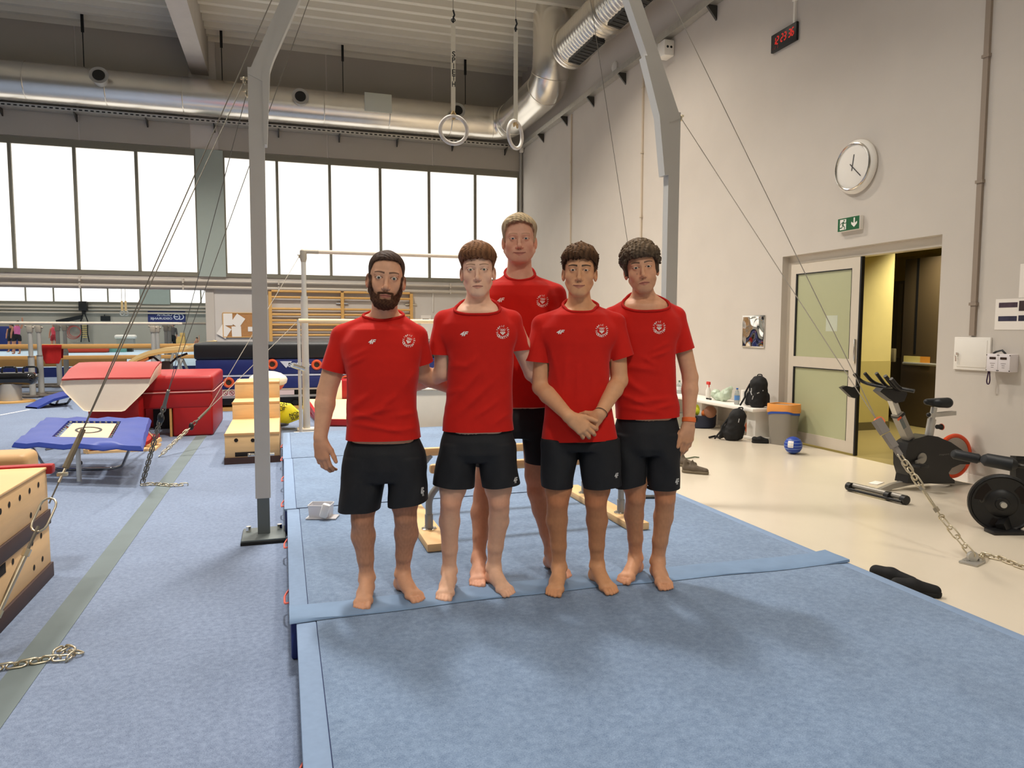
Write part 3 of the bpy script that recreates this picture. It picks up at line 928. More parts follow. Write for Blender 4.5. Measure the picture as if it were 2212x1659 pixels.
def head_colors(P, hd, S, base):
    O, R, s = S
    q = ((P-O)@R)/s
    x, y, z = q[:, 0], q[:, 1], q[:, 2]/np.where(q[:, 2] < 0, hd.get('low', 1.0), 1.0)
    C = np.tile(base, (len(P), 1))
    def mix(m, col):
        nonlocal C
        m = np.clip(m, 0, 1)[:, None]; C = C*(1-m)+A(col)*m
    front = sstep(y, 0.03, 0.06)
    ck = np.exp(-((np.abs(x)-0.042)**2+(z+0.035)**2)/0.0009)*front
    mix(0.16*ck, base*A([1.12, 0.80, 0.76]))
    mix(0.15*np.exp(-(x**2+(z+0.045)**2)/0.0003)*front, base*A([1.08, 0.80, 0.76]))
    mix(0.6*sstep(np.abs(x), 0.074, 0.082), base*A([1.05, 0.78, 0.70]))
    es = hd.get('eyes', 0.031)
    ax = np.abs(np.abs(x)-es)
    mix(0.25*np.exp(-((ax/0.016)**2+((z+0.008)/0.009)**2))*front, base*A([0.80, 0.66, 0.62]))
    # beard shadow / stubble
    st = hd.get('stubble', 0.0)
    if st:
        low = sstep(-z, 0.045, 0.068)*sstep(y, -0.01, 0.03)*(1-sstep(-z, 0.125, 0.150))
        mix(st*low, hd['stubc'])
    # lips
    ml = hd.get('mouth', 0.0225); mz = hd.get('mouthz', -0.0745); sm = hd.get('smile', 0.0)
    t = np.clip(np.abs(x)/ml, 0, 1); zc = mz+sm*t*t
    up = 0.0062*(1-t**2)+0.0008; dn = 0.0085*(1-t**2)+0.0008
    lip = ((z-zc) < up) & ((z-zc) > -dn) & (np.abs(x) < ml) & (y > 0.075)
    mix(lip*0.65, hd.get('lipc', rgb((176, 98, 88))))
    mix(np.exp(-((z-zc)/0.0016)**2)*(np.abs(x) < ml+0.001)*(y > 0.075)*0.9, rgb((92, 42, 38)))
    # nostrils
    mix(np.exp(-((np.abs(x)-0.007)**2+(z+0.0555)**2)/0.000007)*(y > 0.08)*0.8, rgb((70, 36, 28)))
    # brows
    bt = hd.get('browt', 0.0042); bz = hd.get('browz', 0.0205)
    u = np.clip((np.abs(x)-0.012)/0.038, 0, 1)
    zb = bz+0.005*np.sin(u*PI*0.75)-0.002*u
    th = bt*(1.0-0.55*u)
    brow = np.exp(-(np.maximum(np.abs(z-zb)-th*0.5, 0)/(0.0016))**2)*(np.abs(x) > 0.010)*(np.abs(x) < 0.052)*(y > 0.04)
    mix(brow*hd.get('brows', 0.85), hd['browc'])
    # lash line
    eh = hd.get('open', 0.0046)
    xx = (np.abs(x)-es)/0.0142; zz = (z+0.0005)/(eh*1.18)
    rr = np.sqrt(xx**2+zz**2)
    mix(np.exp(-((rr-1.10)/0.16)**2)*(zz > -0.25)*(y > 0.05)*0.85, rgb((48, 30, 24)))
    mix(np.exp(-((rr-1.10)/0.16)**2)*(zz <= -0.25)*(y > 0.05)*0.35, rgb((120, 72, 58)))
    # faded sides
    fd = hd.get('fade', 0.0)
    if fd:
        ph = np.arctan2(np.abs(x), y)
        zl = np.interp(ph, [0, 0.7, 1.05, 1.25, 1.5, 1.9, 3.2], A([0.20, 0.20, 0.03, -0.012, -0.01, -0.035, -0.065]))
        mix(fd*sstep(z-zl, -0.006, 0.02)*(np.abs(x) > 0.03), hd['hairc']*0.9+base*0.1)
    if hd.get('mole'):
        mx, mz_ = hd['mole']; mix(np.exp(-((x-mx)**2+(z-mz_)**2)/0.000004)*(y > 0.03), rgb((96, 58, 44)))
    return C
def hair_mesh(hd, S, skull, parent, tufts=240):
    O, R, s = S
    sk = Field(); sk.p = skull
    H = Field()
    ph_k = [0, 0.45, 0.8, 1.05, 1.25, 1.55, 1.9, 2.4, 3.2]
    hl = A(hd['hairline'])
    tt, ts = hd['top'], hd['side']
    amp, fq = hd.get('amp', 0.002), hd.get('freq', 230.0)
    lift = hd.get('lift', 0.0); jit = hd.get('jag', 0.004)
    def d(P):
        q = ((P-O)@R)/s
        x, y, z = q[:, 0], q[:, 1], q[:, 2]
        ds = sk.ev(P)
        ph = np.arctan2(np.abs(x), y)
        zl = np.interp(ph, ph_k, hl)+jit*np.sin(x*260+5*y*40)*np.sin(x*97+1.0)
        up = sstep(z, 0.02, 0.085)
        t = ts+(tt-ts)*up
        t = t+lift*sstep(y, 0.0, 0.08)*sstep(z, 0.05, 0.10)
        st = np.sin(fq*(x+0.12*np.sin(30*y))+2.5*np.sin(60*z))*0.6+np.sin(fq*0.43*(x+0.3*y)+1.0)*0.5
        t = t+amp*st*(0.35+0.65*up)
        if hd.get('clump'): t = t+hd['clump']*wob(q, 70.0, 1.0)
        edge = (zl-z)*0.85
        return np.maximum(ds-t*s, (edge)*s)
    cc = O+R@A([0, 0, 0.03])*s
    H.p.append((d, cc, 0.16*s, 0.001, False)); H.pad = 0.03
    if hd.get('curls'):
        rg = np.random.default_rng(3)
        for i in range(hd['curls']):
            az = rg.uniform(-PI, PI); el = rg.uniform(-0.12, 1.5)
            dv = A([math.cos(el)*math.sin(az), math.cos(el)*math.cos(az), math.sin(el)])
            c0 = A([0, -0.012, 0.036]); e = c0+dv*A([0.076, 0.099, 0.084])*1.0
            zl = np.interp(abs(math.atan2(abs(e[0]), e[1])), ph_k, hl)
            e = c0+dv*(A([0.076, 0.099, 0.084])+hd['side']+(hd['top']-hd['side'])*float(sstep(A([e[2]]), 0.02, 0.085)[0]))
            if e[2] < zl+0.006: continue
            # a small open curl: three beads of an arc
            u, v, w = frame(dv); a0 = rg.uniform(0, 2*PI); rr = rg.uniform(0.006, 0.010)
            pts = [O+R@(e+dv*0.002+(u*math.cos(a0+t_)+v*math.sin(a0+t_))*rr+dv*0.003*math.sin(t_*1.5))*s for t_ in (0, 1.2, 2.4, 3.6)]
            H.chain(pts, [0.0046*s, 0.0050*s, 0.0048*s, 0.0034*s], 0.003)
    parts = [H.mesh((-0.13*s, -0.15*s, -0.09*s), (0.13*s, 0.15*s, 0.175*s), hd.get('res', 0.0026), O, R)]
    V, Fq = parts[0]
    # loose tufts following the comb direction
    if tufts and len(V):
        rg = np.random.default_rng(11)
        ql = ((V-O)@R)/s
        cand = np.nonzero((ql[:, 2] > 0.035) | (np.abs(ql[:, 0]) > 0.05))[0]
        mbt_v = []; mbt_f = []; nn = len(V)
        ctr = A([0, -0.012, 0.03])
        for i in rg.choice(cand, min(tufts, len(cand)), replace=False):
            p = ql[i]; nrm = unit((p-ctr)/A([0.076, 0.099, 0.084])**2)
            cd = A(hd.get('comb', (0.0, 0.6, -0.1)))
            L_ = hd.get('tuft', 0.018)*rg.uniform(0.6, 1.25)
            cd = cd-nrm*(cd@nrm)*0.8; dv = unit(nrm*hd.get('spike', 0.5)*0.55+cd+rg.normal(0, 0.22, 3))
            dv2 = unit(dv+cd*0.6-A([0, 0, 0.35]))
            u, v, w = frame(dv); r0 = hd.get('tr', 0.0030)
            ring = []
            for (c_, r_) in ((p-nrm*0.004, r0), (p+dv*L_*0.5, r0*0.8), (p+dv*L_*0.5+dv2*L_*0.5, r0*0.12)):
                for j in range(3):
                    a = 2*PI*j/3; ring.append(O+R@(c_+r_*(math.cos(a)*u+math.sin(a)*v))*s)
            mbt_v += ring
            for lv in range(2):
                for j in range(3):
                    mbt_f.append((nn+lv*3+j, nn+lv*3+(j+1) % 3, nn+lv*3+3+(j+1) % 3, nn+lv*3+3+j))
            nn += 9
        V = np.concatenate([V, A(mbt_v)]); Fq = np.concatenate([Fq, A(mbt_f)])
    hc = hd['hairc']
    q = ((V-O)@R)/s
    f = 0.5+0.5*np.sin(q[:, 0]*310+4*np.sin(q[:, 1]*60))
    C = hc[None, :]*(0.72+0.45*f[:, None])
    if 'hairc2' in hd:
        m = np.clip(sstep(q[:, 2], 0.05, 0.12)*(0.35+0.65*f), 0, 1)[:, None]; C = C*(1-m)+hd['hairc2']*m
    m_ = mat('hair_'+hd['id'], (80, 60, 40), 0.55, attr='Col', var=0.22, scale=220, stretch=(1, 1, 0.25), bump=0.2, bscale=500, spec=0.12)
    return raw_mesh('hair', V, Fq, [m_], parent, C)
def beard_mesh(hd, S, skull, parent):
    O, R, s = S
    sk = Field(); sk.p = skull; B_ = Field()
    def d(P):
        q = ((P-O)@R)/s
        x, y = q[:, 0], q[:, 1]; z = q[:, 2]/np.where(q[:, 2] < 0, hd.get('low', 1.0), 1.0)
        ds = sk.ev(P)
        t = 0.0035+0.010*sstep(-z, 0.07, 0.115)*sstep(y, 0.0, 0.06)+0.0010*np.sin(300*x+40*y)+0.0008*np.sin(260*z+90*x)
        # upper border: sideburn down to the cheek, around the mouth
        ph = np.arctan2(np.abs(x), y)
        ztop = np.interp(np.abs(x), [0, 0.012, 0.024, 0.034, 0.050, 0.058, 0.066, 0.08], [-0.089, -0.092, -0.090, -0.074, -0.062, -0.040, 0.01, 0.02])
        e1 = z-ztop
        e2 = -(y-np.interp(z, [-0.12, -0.05, 0.0], [-0.02, 0.0, 0.008]))
        # moustache band
        mo = np.maximum(np.abs(z+0.0635+0.10*np.abs(x)*0.4)-0.0042, np.abs(x)-0.030)
        mo2 = np.maximum(np.maximum(np.abs(np.abs(x)-0.030)-0.005, z+0.062), -(z+0.10))
        reg = np.maximum(np.minimum(np.minimum(e1, mo), mo2), e2)
        return np.maximum(ds-t*s, reg*s)
    B_.p.append((d, O+R@A([0, 0.03, -0.07])*s, 0.13*s, 0.001, False)); B_.pad = 0.02
    V, Fq = B_.mesh((-0.09*s, -0.03*s, -0.15*s), (0.09*s, 0.125*s, 0.03*s), 0.0020, O, R)
    q = ((V-O)@R)/s
    f = 0.5+0.5*np.sin(q[:, 0]*420+3*np.sin(q[:, 2]*200))
    C = hd['beardc'][None, :]*(0.75+0.5*f[:, None])
    m_ = mat('beard', (60, 40, 28), 0.7, attr='Col', var=0.25, scale=260, bump=0.25, bscale=600, spec=0.1)
    return raw_mesh('beard', V, Fq, [m_], parent, C)
def eyes_mesh(hd, S, parent):
    O, R, s = S
    low = 1.0
    for q in (-1, 1):
        c = O+R@(A([q*hd.get('eyes', 0.031), 0.0712, -0.001])*s)
        rad = 0.0138*s
        n, m = 24, 18; mb = MB(); gz = unit(R@A([0.0, 1.0, -0.03+hd.get('gaze', 0.0)]))
        gz = unit(gz+A([0, 0, 0]))
        u, v, w = frame(gz)
        pf = []; 
        for i in range(m+1):
            a = PI*i/m; pf.append(a)
        vs = [c+w*rad]
        an = [0.0, 0.12, 0.20, 0.21, 0.33, 0.46, 0.48, 0.7, 1.0, 1.4]
        for a in an[1:]:
            for j in range(n):
                b = 2*PI*j/n; vs.append(c+rad*(math.cos(a)*w+math.sin(a)*(math.cos(b)*u+math.sin(b)*v)))
        def mi_of(a): return 2 if a < 0.205 else (1 if a < 0.47 else 0)
        fcs = [(0, 1+j, 1+(j+1) % n) for j in range(n)]; mis = [2]*n
        for i in range(len(an)-2):
            am = (an[i+1]+an[i+2])/2
            for j in range(n):
                fcs.append((1+i*n+j, 1+(i+1)*n+j, 1+(i+1)*n+(j+1) % n, 1+i*n+(j+1) % n)); mis.append(mi_of(am))
        mb.v = [tuple(p) for p in vs]; mb.f = fcs; mb.m = mis; mb.n = len(vs)
        mk('eye', mb, [mat('eye_white', (226, 216, 206), 0.25, coat=0.4), mat('iris_'+hd['id'], hd['iris'], 0.3, coat=0.5), mat('pupil', (12, 10, 10), 0.2)], parent, smooth=60)

def foot_field(F_, toe, heel_dir, side, L_=0.262, wsc=1.0):
    """toe: point under the toe line on the ground; heel_dir: unit vector toe->heel; side: +1 when the big toe lies at cross(up, toe_dir)"""
    t = -unit(A([heel_dir[0], heel_dir[1], 0])); lat = np.cross(UP, t)*side    # lat points to the big toe
    g = A([toe[0], toe[1], MAT_Z])
    def W(f, l, z): return g+t*f+lat*l*wsc+UP*z
    heel = W(-L_+0.034, 0.0, 0.034)
    F_.cone(heel, W(-0.150, -0.012, 0.030), 0.033, 0.029, 0.02)
    F_.cone(W(-0.150, -0.012, 0.030), W(-0.062, -0.020, 0.022), 0.030, 0.021, 0.02)
    F_.cone(W(-0.170, 0.004, 0.052), W(-0.066, 0.018, 0.026), 0.034, 0.024, 0.02)
    F_.cone(W(-0.072, 0.028, 0.022), W(-0.060, -0.030, 0.018), 0.021, 0.017, 0.012)
    tl = [(0.030, 0.000, 0.0135), (0.010, 0.004, 0.0100), (-0.007, -0.003, 0.0095), (-0.022, -0.012, 0.0090), (-0.035, -0.023, 0.0085)]
    for i, (l, f, r) in enumerate(tl):
        b = W(-0.058, l*0.92, 0.018)
        m = W(-0.030+f, l, 0.020 if i else 0.019); e = W(-0.010+f, l*1.02, r+0.0005)
        F_.cone(b, m, r+0.001, r*0.95, 0.006); F_.cone(m, e, r*0.95, r, 0.004)
    ank = W(-L_+0.062, 0.0, 0.098)
    F_.cone(heel, ank, 0.032, 0.035, 0.02)
    F_.cone(ank, W(-0.120, 0.008, 0.050), 0.035, 0.026, 0.025)
    for q in (-1, 1): F_.ball(W(-L_+0.060, q*0.031, 0.085+0.006*q), 0.013, 0.014)
    nails = [(W(-0.008+f, l*1.02, r*1.35), lat, t, r*0.62) for (l, f, r) in tl]
    box = (g-t*L_/2, A([lat, t, UP]).T)
    return ank, nails
def hand_field(F_, wrist, dirv, back, thumb, curl=(0.35, 0.45, 0.35), spread=0.06, s=1.0, thumb_close=0.25, fl=None, th_dir=None):
    """palm with five fingers; back = back of the hand, thumb = direction of the thumb side"""
    d = unit(dirv); n = unit(A(back)-d*(A(back)@d)); t = unit(A(thumb)-d*(A(thumb)@d)-n*(A(thumb)@n))
    w = A(wrist, float)
    def W(f, l, z): return w+(d*f+t*l+n*z)*s
    F_.cone(w, W(0.030, 0.0, 0.0), 0.027*s, 0.030*s, 0.015, flat=0.72, fdir=n)
    F_.cone(W(0.030, 0.010, 0), W(0.088, 0.024, 0.0), 0.019*s, 0.0135*s, 0.012)
    F_.cone(W(0.030, 0.002, 0), W(0.092, 0.006, 0.003), 0.019*s, 0.0135*s, 0.012)
    F_.cone(W(0.030, -0.008, 0), W(0.088, -0.012, 0.002), 0.019*s, 0.0130*s, 0.012)
    F_.cone(W(0.030, -0.016, 0), W(0.080, -0.028, -0.001), 0.018*s, 0.0120*s, 0.012)
    ks = [(0.088, 0.025, 0.0), (0.092, 0.0065, 0.003), (0.088, -0.012, 0.002), (0.080, -0.028, -0.001)]
    ln = fl or [(0.044, 0.026, 0.021), (0.048, 0.030, 0.022), (0.044, 0.028, 0.022), (0.034, 0.021, 0.019)]
    rr = [(0.0100, 0.0090, 0.0078), (0.0102, 0.0092, 0.0080), (0.0098, 0.0088, 0.0076), (0.0086, 0.0078, 0.0068)]
    tips = []
    for i in range(4):
        p = W(*ks[i]); ang = 0.0
        sp = (1.5-i)*spread
        fd = unit(d*math.cos(sp)+t*math.sin(sp))
        pts = [p]; rad = [rr[i][0]*1.10*s]
        for j in range(3):
            c_ = curl[j]*(1+0.10*i) if np.isscalar(curl[j]) else curl[j][i]
            ang += c_
            p = p+(fd*math.cos(ang)-n*math.sin(ang))*ln[i][j]*s
            pts.append(p); rad.append(rr[i][min(j+0, 2)]*s*(1.0 if j < 2 else 0.86))
        F_.cone(pts[0], pts[1], rad[0], rad[1], 0.006)
        F_.cone(pts[1], pts[2], rad[1]*1.02, rad[2], 0.003); F_.cone(pts[2], pts[3], rad[2], rad[3], 0.003)
        tips.append(pts[3])
    # thumb from the side of the palm near its base
    tb = W(0.022, 0.026, -0.004)
    td = unit(d*0.72+t*0.72-n*thumb_close) if th_dir is None else unit(th_dir)
    m1 = tb+td*0.042*s; td2 = unit(td+d*0.55-n*thumb_close*0.6) if th_dir is None else unit(td+d*0.25)
    m2 = m1+td2*0.032*s; td3 = unit(td2+d*0.15); m3 = m2+td3*0.024*s
    F_.cone(W(0.020, 0.012, -0.004), m1, 0.020*s, 0.0125*s, 0.012)
    F_.cone(m1, m2, 0.0120*s, 0.0105*s, 0.005); F_.cone(m2, m3, 0.0110*s, 0.0085*s, 0.004)
    return tips

def px_text(mb, BV, txt, cx, cy, w, h, mi=0, shear=0.0, bold=0.02, rot=0.0, lift=0.0022, spacing=1.0):
    """lettering laid on cloth: pixel-space layout, depth taken from the cloth itself"""
    V, Fc = text_mesh(txt, 1.0, bold, shear, spacing)
    if len(V) == 0: return
    ex = V.max(0)-V.min(0); V = V/ex*A([w, h])
    c, s_ = math.cos(rot), math.sin(rot)
    lay_px(mb, BV, [(cx+x*c-y*s_, cy-(x*s_+y*c)) for x, y in V], Fc, mi, lift)
def lay_px(mb, BV, pts, Fc, mi=0, lift=0.0022):
    out = []; last = None
    for (x, y) in pts:
        d = unit(ray(x, y)); hit = BV.ray_cast(Vector(CAM_C), Vector(d))
        if hit[0] is None: q = last if last is not None else CAM_C+d*3.4
        else: q = A(hit[0])-d*lift
        last = q; out.append(q)
    mb.add(out, Fc, mi)

def person(sp):
    D = sp['D']; hd = sp['head']
    def J(x, y, dd=0.0): return ond(x, y, D-dd)
    Fv = -FW
    base = rgb(sp['skin'])
    hem = sp['torso'][-1]
    O0 = J((hem[1]+hem[2])/2, hem[0]); root_loc = A([O0[0], O0[1], MAT_Z])
    root = thing('person', root_loc, sp['label'], 'person')
    # ---- torso slices
    zs, cx, cy, ax, ay = [], [], [], [], []
    for (y, xl, xr, dp, dd) in sp['torso']:
        a, b = J(xl, y, dd), J(xr, y, dd); m = (a+b)/2
        zs.append(m[2]); cx.append((m-O0)@RT); cy.append((m-O0)@Fv); ax.append(np.linalg.norm(b-a)/2); ay.append(dp)
    zs, cx, cy, ax, ay = (A(t)[::-1] for t in (zs, cx, cy, ax, ay))     # ascending z
    # close the top of the trunk like a dome under the shoulders
    for f_, up_ in ((0.82, 0.018), (0.55, 0.034)):
        zs = np.append(zs, zs[-1] if up_ == 0 else (zs[len(sp['torso'])-1]+up_)); cx = np.append(cx, cx[-1]); cy = np.append(cy, cy[-1]-0.004)
        ax = np.append(ax, ax[len(sp['torso'])-1]*f_); ay = np.append(ay, ay[len(sp['torso'])-1]*f_)
    B_ = Field(); S_ = Field()
    B_.stack(zs, cx, cy, ax*0.90-0.004, ay*0.90-0.004, RT, Fv, O0, 0.001)
    zz = zs.copy(); zz[0] -= 0.03
    S_.stack(zz, cx, cy, ax, ay, RT, Fv, O0, 0.001, ex=2.35)
    # pelvis under the shorts
    pel = J((hem[1]+hem[2])/2, hem[0]+20)
    # ---- shoulder girdle
    nb = J(*sp['neck'])                      # base of the neck
    sh = {q: J(*sp['sh'][q]) for q in 'RL'}
    sr = sp.get('shr', 0.057)
    for q in 'RL':
        tr = J(*sp['trap'][q])
        S_.cone(tr, sh[q], sp.get('trr', 0.055), sr, 0.03)
        B_.cone(tr, sh[q], sp.get('trr', 0.055)-0.008, sr-0.010, 0.03)
        B_.cone(nb+A([0, 0, 0.03]), tr, 0.052, 0.045, 0.03)
        pc = (tr+sh[q])/2+Fv*0.045-UP*0.085+(nb-tr)*0.25
        S_.ell(pc, (0.085, 0.05, 0.06), A([RT, Fv, UP]).T, 0.05)
    ncut = sp['ncut']                        # neckline front pixel, radius
    npf = J(ncut[0], ncut[1], 0.09)
    S_.cone(nb-UP*0.07+Fv*0.015, nb+UP*0.09-Fv*0.01, 0.088, ncut[2]*0.9, 0.035, flat=0.95, fdir=Fv)
    # ---- arms
    arms = sp['arms']; sleeve_end = {}; hand_boxes = []
    for q in 'RL':
        a = arms[q]
        e, w = J(*a['elbow']), J(*a['wrist'])
        ra = a.get('r', sp['armr']); s0 = sh[q]
        m = s0+(e-s0)*0.45
        B_.cone(s0, m, ra[0]*1.02, ra[0], 0.02); B_.cone(m, e, ra[0], ra[1], 0.015)
        fm = e+(w-e)*0.28
        B_.cone(e, fm, ra[1]*0.98, ra[2], 0.012); B_.cone(fm, w, ra[2], ra[3], 0.012)
        sv = J(*a['sleeve'])
        sleeve_end[q] = (s0, sv, a.get('sr', ra[0]+0.012))
        S_.cone(s0, sv+(sv-s0)*0.15, sr-0.002, sleeve_end[q][2], 0.014)
        hk = a.get('hand', {})
        tips = hand_field(B_, w, hk.get('dir', unit(w-e)), hk.get('back', Fv), hk.get('thumb', RT if q == 'R' else -RT),
                          hk.get('curl', (0.35, 0.45, 0.35)), hk.get('spread', 0.05), hk.get('s', 1.0), hk.get('tc', 0.25), None, hk.get('thd'))
        dv = unit(hk.get('dir', unit(w-e)))
        c_ = w+dv*0.07
        hand_boxes.append((c_, np.eye(3), A([-0.115]*3), A([0.115]*3), hk.get('vis', True)))
    # ---- legs and feet
    nails = []; ankles = {}; foot_boxes = []
    for q in 'RL':
        lg = sp['legs'][q]
        toe = onz(lg['toe'][0], lg['toe'][1], MAT_Z); hl_ = onz(lg['heel'][0], lg['heel'][1], MAT_Z)
        hdir = unit(A([hl_[0]-toe[0], hl_[1]-toe[1], 0]))
        tdir = -hdir; left_of = np.cross(UP, tdir)          # left of the walking direction = person's left
        side = 1 if q == 'R' else -1                        # big toe of the right foot points to the left
        ank, nl = foot_field(B_, toe, hdir, side, lg.get('len', 0.262), lg.get('w', 1.0))
        nails += nl; ankles[q] = ank
        kn = J(*lg['knee']); hp = J(*lg['hip'])
        kr, cr_, ar = lg.get('kr', 0.053), lg.get('cr', sp['calf']), 0.034
        # the depth of the knee follows the ankle
        back = FW
        calf = kn+(ank-kn)*0.30+back*0.018+(RT if q == 'L' else -RT)*0.006
        low_ = kn+(ank-kn)*0.68+back*0.004
        B_.cone(hp, kn+(hp-kn)*0.25, 0.088, 0.066, 0.02)
        B_.cone(kn+(hp-kn)*0.25, kn, 0.066, kr, 0.02)
        B_.cone(kn, calf, kr*0.97, cr_, 0.02); B_.cone(calf, low_, cr_, 0.040, 0.02); B_.cone(low_, ank, 0.040, ar, 0.015)
        B_.cone(kn+(ank-kn)*0.12-FW*0.012, low_-FW*0.010, kr*0.72, 0.028, 0.02)       # shin
        B_.ell(kn-FW*0.030+UP*0.004, (0.030, 0.026, 0.036), A([RT, Fv, UP]).T, 0.022)  # kneecap
        B_.ball(kn+back*0.018+(RT if q == 'L' else -RT)*0.010-UP*0.05, kr*0.75, 0.02)
        foot_boxes.append((ank, np.eye(3), A([-0.24, -0.24, -0.2]), A([0.24, 0.24, 0.06])))
    # ---- head and neck
    ex, ey = hd['eyepx']
    ro, ya, pi_ = hd.get('roll', 0.0), hd.get('yaw', 0.0), hd.get('pitch', 0.0)
    hc = J(ex, ey, hd.get('dd', 0.0))
    toc = unit(A([CAM_C[0]-hc[0], CAM_C[1]-hc[1], 0])); rr_ = np.cross(toc, UP)*-1.0
    rr_ = unit(np.cross(UP, toc))*1.0
    if rr_@RT < 0: rr_ = -rr_
    hy = unit(toc*math.cos(ya)+rr_*math.sin(ya)); hx = unit(rr_*math.cos(ya)-toc*math.sin(ya)); hz = UP.copy()
    hy2 = hy*math.cos(pi_)+hz*math.sin(pi_); hz2 = hz*math.cos(pi_)-hy*math.sin(pi_)
    hx3 = hx*math.cos(ro)-hz2*math.sin(ro); hz3 = hz2*math.cos(ro)+hx*math.sin(ro)
    R = A([hx3, hy2, hz3]).T
    s = hd['s']; HS = (hc, R, s)
    n0 = len(B_.p)
    HF = Field(); skull = head_field(HF, hd, HS)
    nr_ = sp.get('neckr', 0.058)
    jawp = hc+R@A([0, -0.022, -0.075])*s
    NK = Field()
    NK.cone(nb-UP*0.02+FW*0.0, jawp, nr_+0.004, nr_-0.002, 0.02)
    NK.cone(nb+Fv*0.035, hc+R@A([0, 0.012, -0.095])*s, 0.040, 0.030, 0.03)
    B_.p += [(a_, b_, c_, 0.02, e_) if i == 0 else (a_, b_, c_, d_, e_) for i, (a_, b_, c_, d_, e_) in enumerate(HF.p[:1])]
    B_.p += HF.p[1:6+0]
    B_.p += NK.p
    B_.p += HF.p[6:]
    # ---- skin the field
    lo = A([min(e[1][i]-e[2] for e in B_.p) for i in range(3)])-0.02
    hi = A([max(e[1][i]+e[2] for e in B_.p) for i in range(3)])+0.02
    lo[2] = MAT_Z-0.02
    HB = (hc, R, A([-0.105, -0.13, -0.135])*s, A([0.105, 0.135, 0.14])*s)
    FB = (hc, R, A([-0.062, 0.035, -0.095])*s, A([0.062, 0.13, 0.036])*s)
    fine = [HB]+[(b[0], b[1], b[2], b[3]) for b in hand_boxes if b[4]]
    shrink = lambda b, e: (b[0], b[1], b[2]+e, b[3]-e)
    parts = [B_.mesh(lo, hi, 0.0072, skip=box_skip([shrink(b, 0.0075) for b in fine]+[shrink(b, 0.0075) for b in foot_boxes]))]
    parts.append(B_.mesh(HB[2], HB[3], 0.0027, HB[0], HB[1], skip=box_skip([shrink(FB, 0.0026)])))
    parts.append(B_.mesh(FB[2], FB[3], 0.0013, FB[0], FB[1]))
    done = [HB]
    for b in fine[1:]:
        parts.append(B_.mesh(b[2], b[3], 0.0032, b[0], b[1], skip=box_skip(list(done)))); done.append(shrink(b, 0.003))
    for b in foot_boxes:
        b2 = (b[0], b[1], b[2], b[3])
        parts.append(B_.mesh(b2[2], b2[3], 0.0042, b2[0], b2[1], skip=box_skip(list(done)))); done.append(shrink(b2, 0.004))
    V, Fq = join_parts(parts)
    C = np.tile(base, (len(V), 1))
    # limbs: a little redder at knees, knuckles, toes; hair on the shins
    qh = ((V-hc)@R)/s
    inh = (qh[:, 2] > -0.14) & (np.abs(qh[:, 0]) < 0.11) & (np.abs(qh[:, 1]) < 0.14)
    C[inh] = head_colors(V[inh], hd, HS, base)
    zl = V[:, 2]-MAT_Z
    red = base*A([1.05, 0.80, 0.72])
    m = (0.5*np.exp(-((zl-0.47)/0.05)**2)+0.35*sstep(-zl, -0.045, -0.005))*(zl < 0.7); C = C*(1-m[:, None])+red*m[:, None]
    hs = sp.get('leghair', 0.0)
    if hs:
        m = hs*sstep(zl, 0.10, 0.18)*(1-sstep(zl, 0.50, 0.62))*np.clip(0.75+0.35*wob(V*A([1, 1, 0.35]), 260, 2.0), 0, 1)
        C = C*(1-m[:, None])+rgb((96, 62, 42))*m[:, None]
    lt = sp.get('legshade')  # legs tinted darker: shade from overhead lamps put into skin colour
    if lt is not None:
        m = (1-sstep(zl, 0.75, 0.85))*0.9; m = m*sstep(zl, 0.0, 0.30)
        C = C*(1-m[:, None])+C*(rgb(lt)/base)*m[:, None]
    m_ = mat('skin_'+hd['id'], sp['skin'], 0.52, attr='Col', var=0.05, scale=45, bump=0.05, bscale=350, sss=0.0, spec=0.35)
    body = raw_mesh('body', V, Fq, [m_], root, C)
    # toe nails
    nm = MB()
    for (p, lat, t, r) in nails:
        nm.obox(p, lat*r, t*r*0.8, UP*0.0012)
    # ---- hair, beard, eyes
    hair_mesh(hd, HS, skull, root, hd.get('tufts', 240))
    if 'beardc' in hd: beard_mesh(hd, HS, skull, root)
    eyes_mesh(hd, HS, root)
    # ---- shirt
    folds = []
    for (x1, y1, x2, y2, wpx, amp) in sp['folds']:
        folds.append(((x1, y1), (x2, y2), wpx, amp*1.5))
    Kf = F_PX
    def post(P, d):
        q = (P-CAM_C)@CAM_M.T
        X = q[:, 0]/q[:, 2]*Kf+1106; Y = q[:, 1]/q[:, 2]*Kf+829.5
        frontal = sstep((P-O0)@Fv, -0.04, 0.03)
        for (a, b, wpx, amp) in folds:
            ba = A(b, float)-A(a, float); L2 = ba@ba
            h = np.clip(((X-a[0])*ba[0]+(Y-a[1])*ba[1])/L2, 0, 1)
            dist = np.hypot(X-a[0]-h*ba[0], Y-a[1]-h*ba[1])
            d = d-amp*np.exp(-(dist/wpx)**2)*frontal*np.sin(np.clip(h, 0.04, 0.96)*PI)**0.6
        d = d+0.0022*wob(P*A([1, 1, 0.8]), 26, sp['D']*3)
        return d
    S_.post = post; S_.pad = 0.02
    lo = A([min(e[1][i]-e[2] for e in S_.p) for i in range(3)])-0.02
    hi = A([max(e[1][i]+e[2] for e in S_.p) for i in range(3)])+0.02
    lo[2] = zz[0]-0.03
    SV, SF = S_.mesh(lo, hi, 0.0064)
    cuts = []
    hl_, hr_ = J(*sp['hem'][0]), J(*sp['hem'][1])
    hn = unit(np.cross(hr_-hl_, FW)); hn = hn if hn[2] < 0 else -hn
    cuts.append((hl_, hn, None))
    tor = S_.p[0][0]
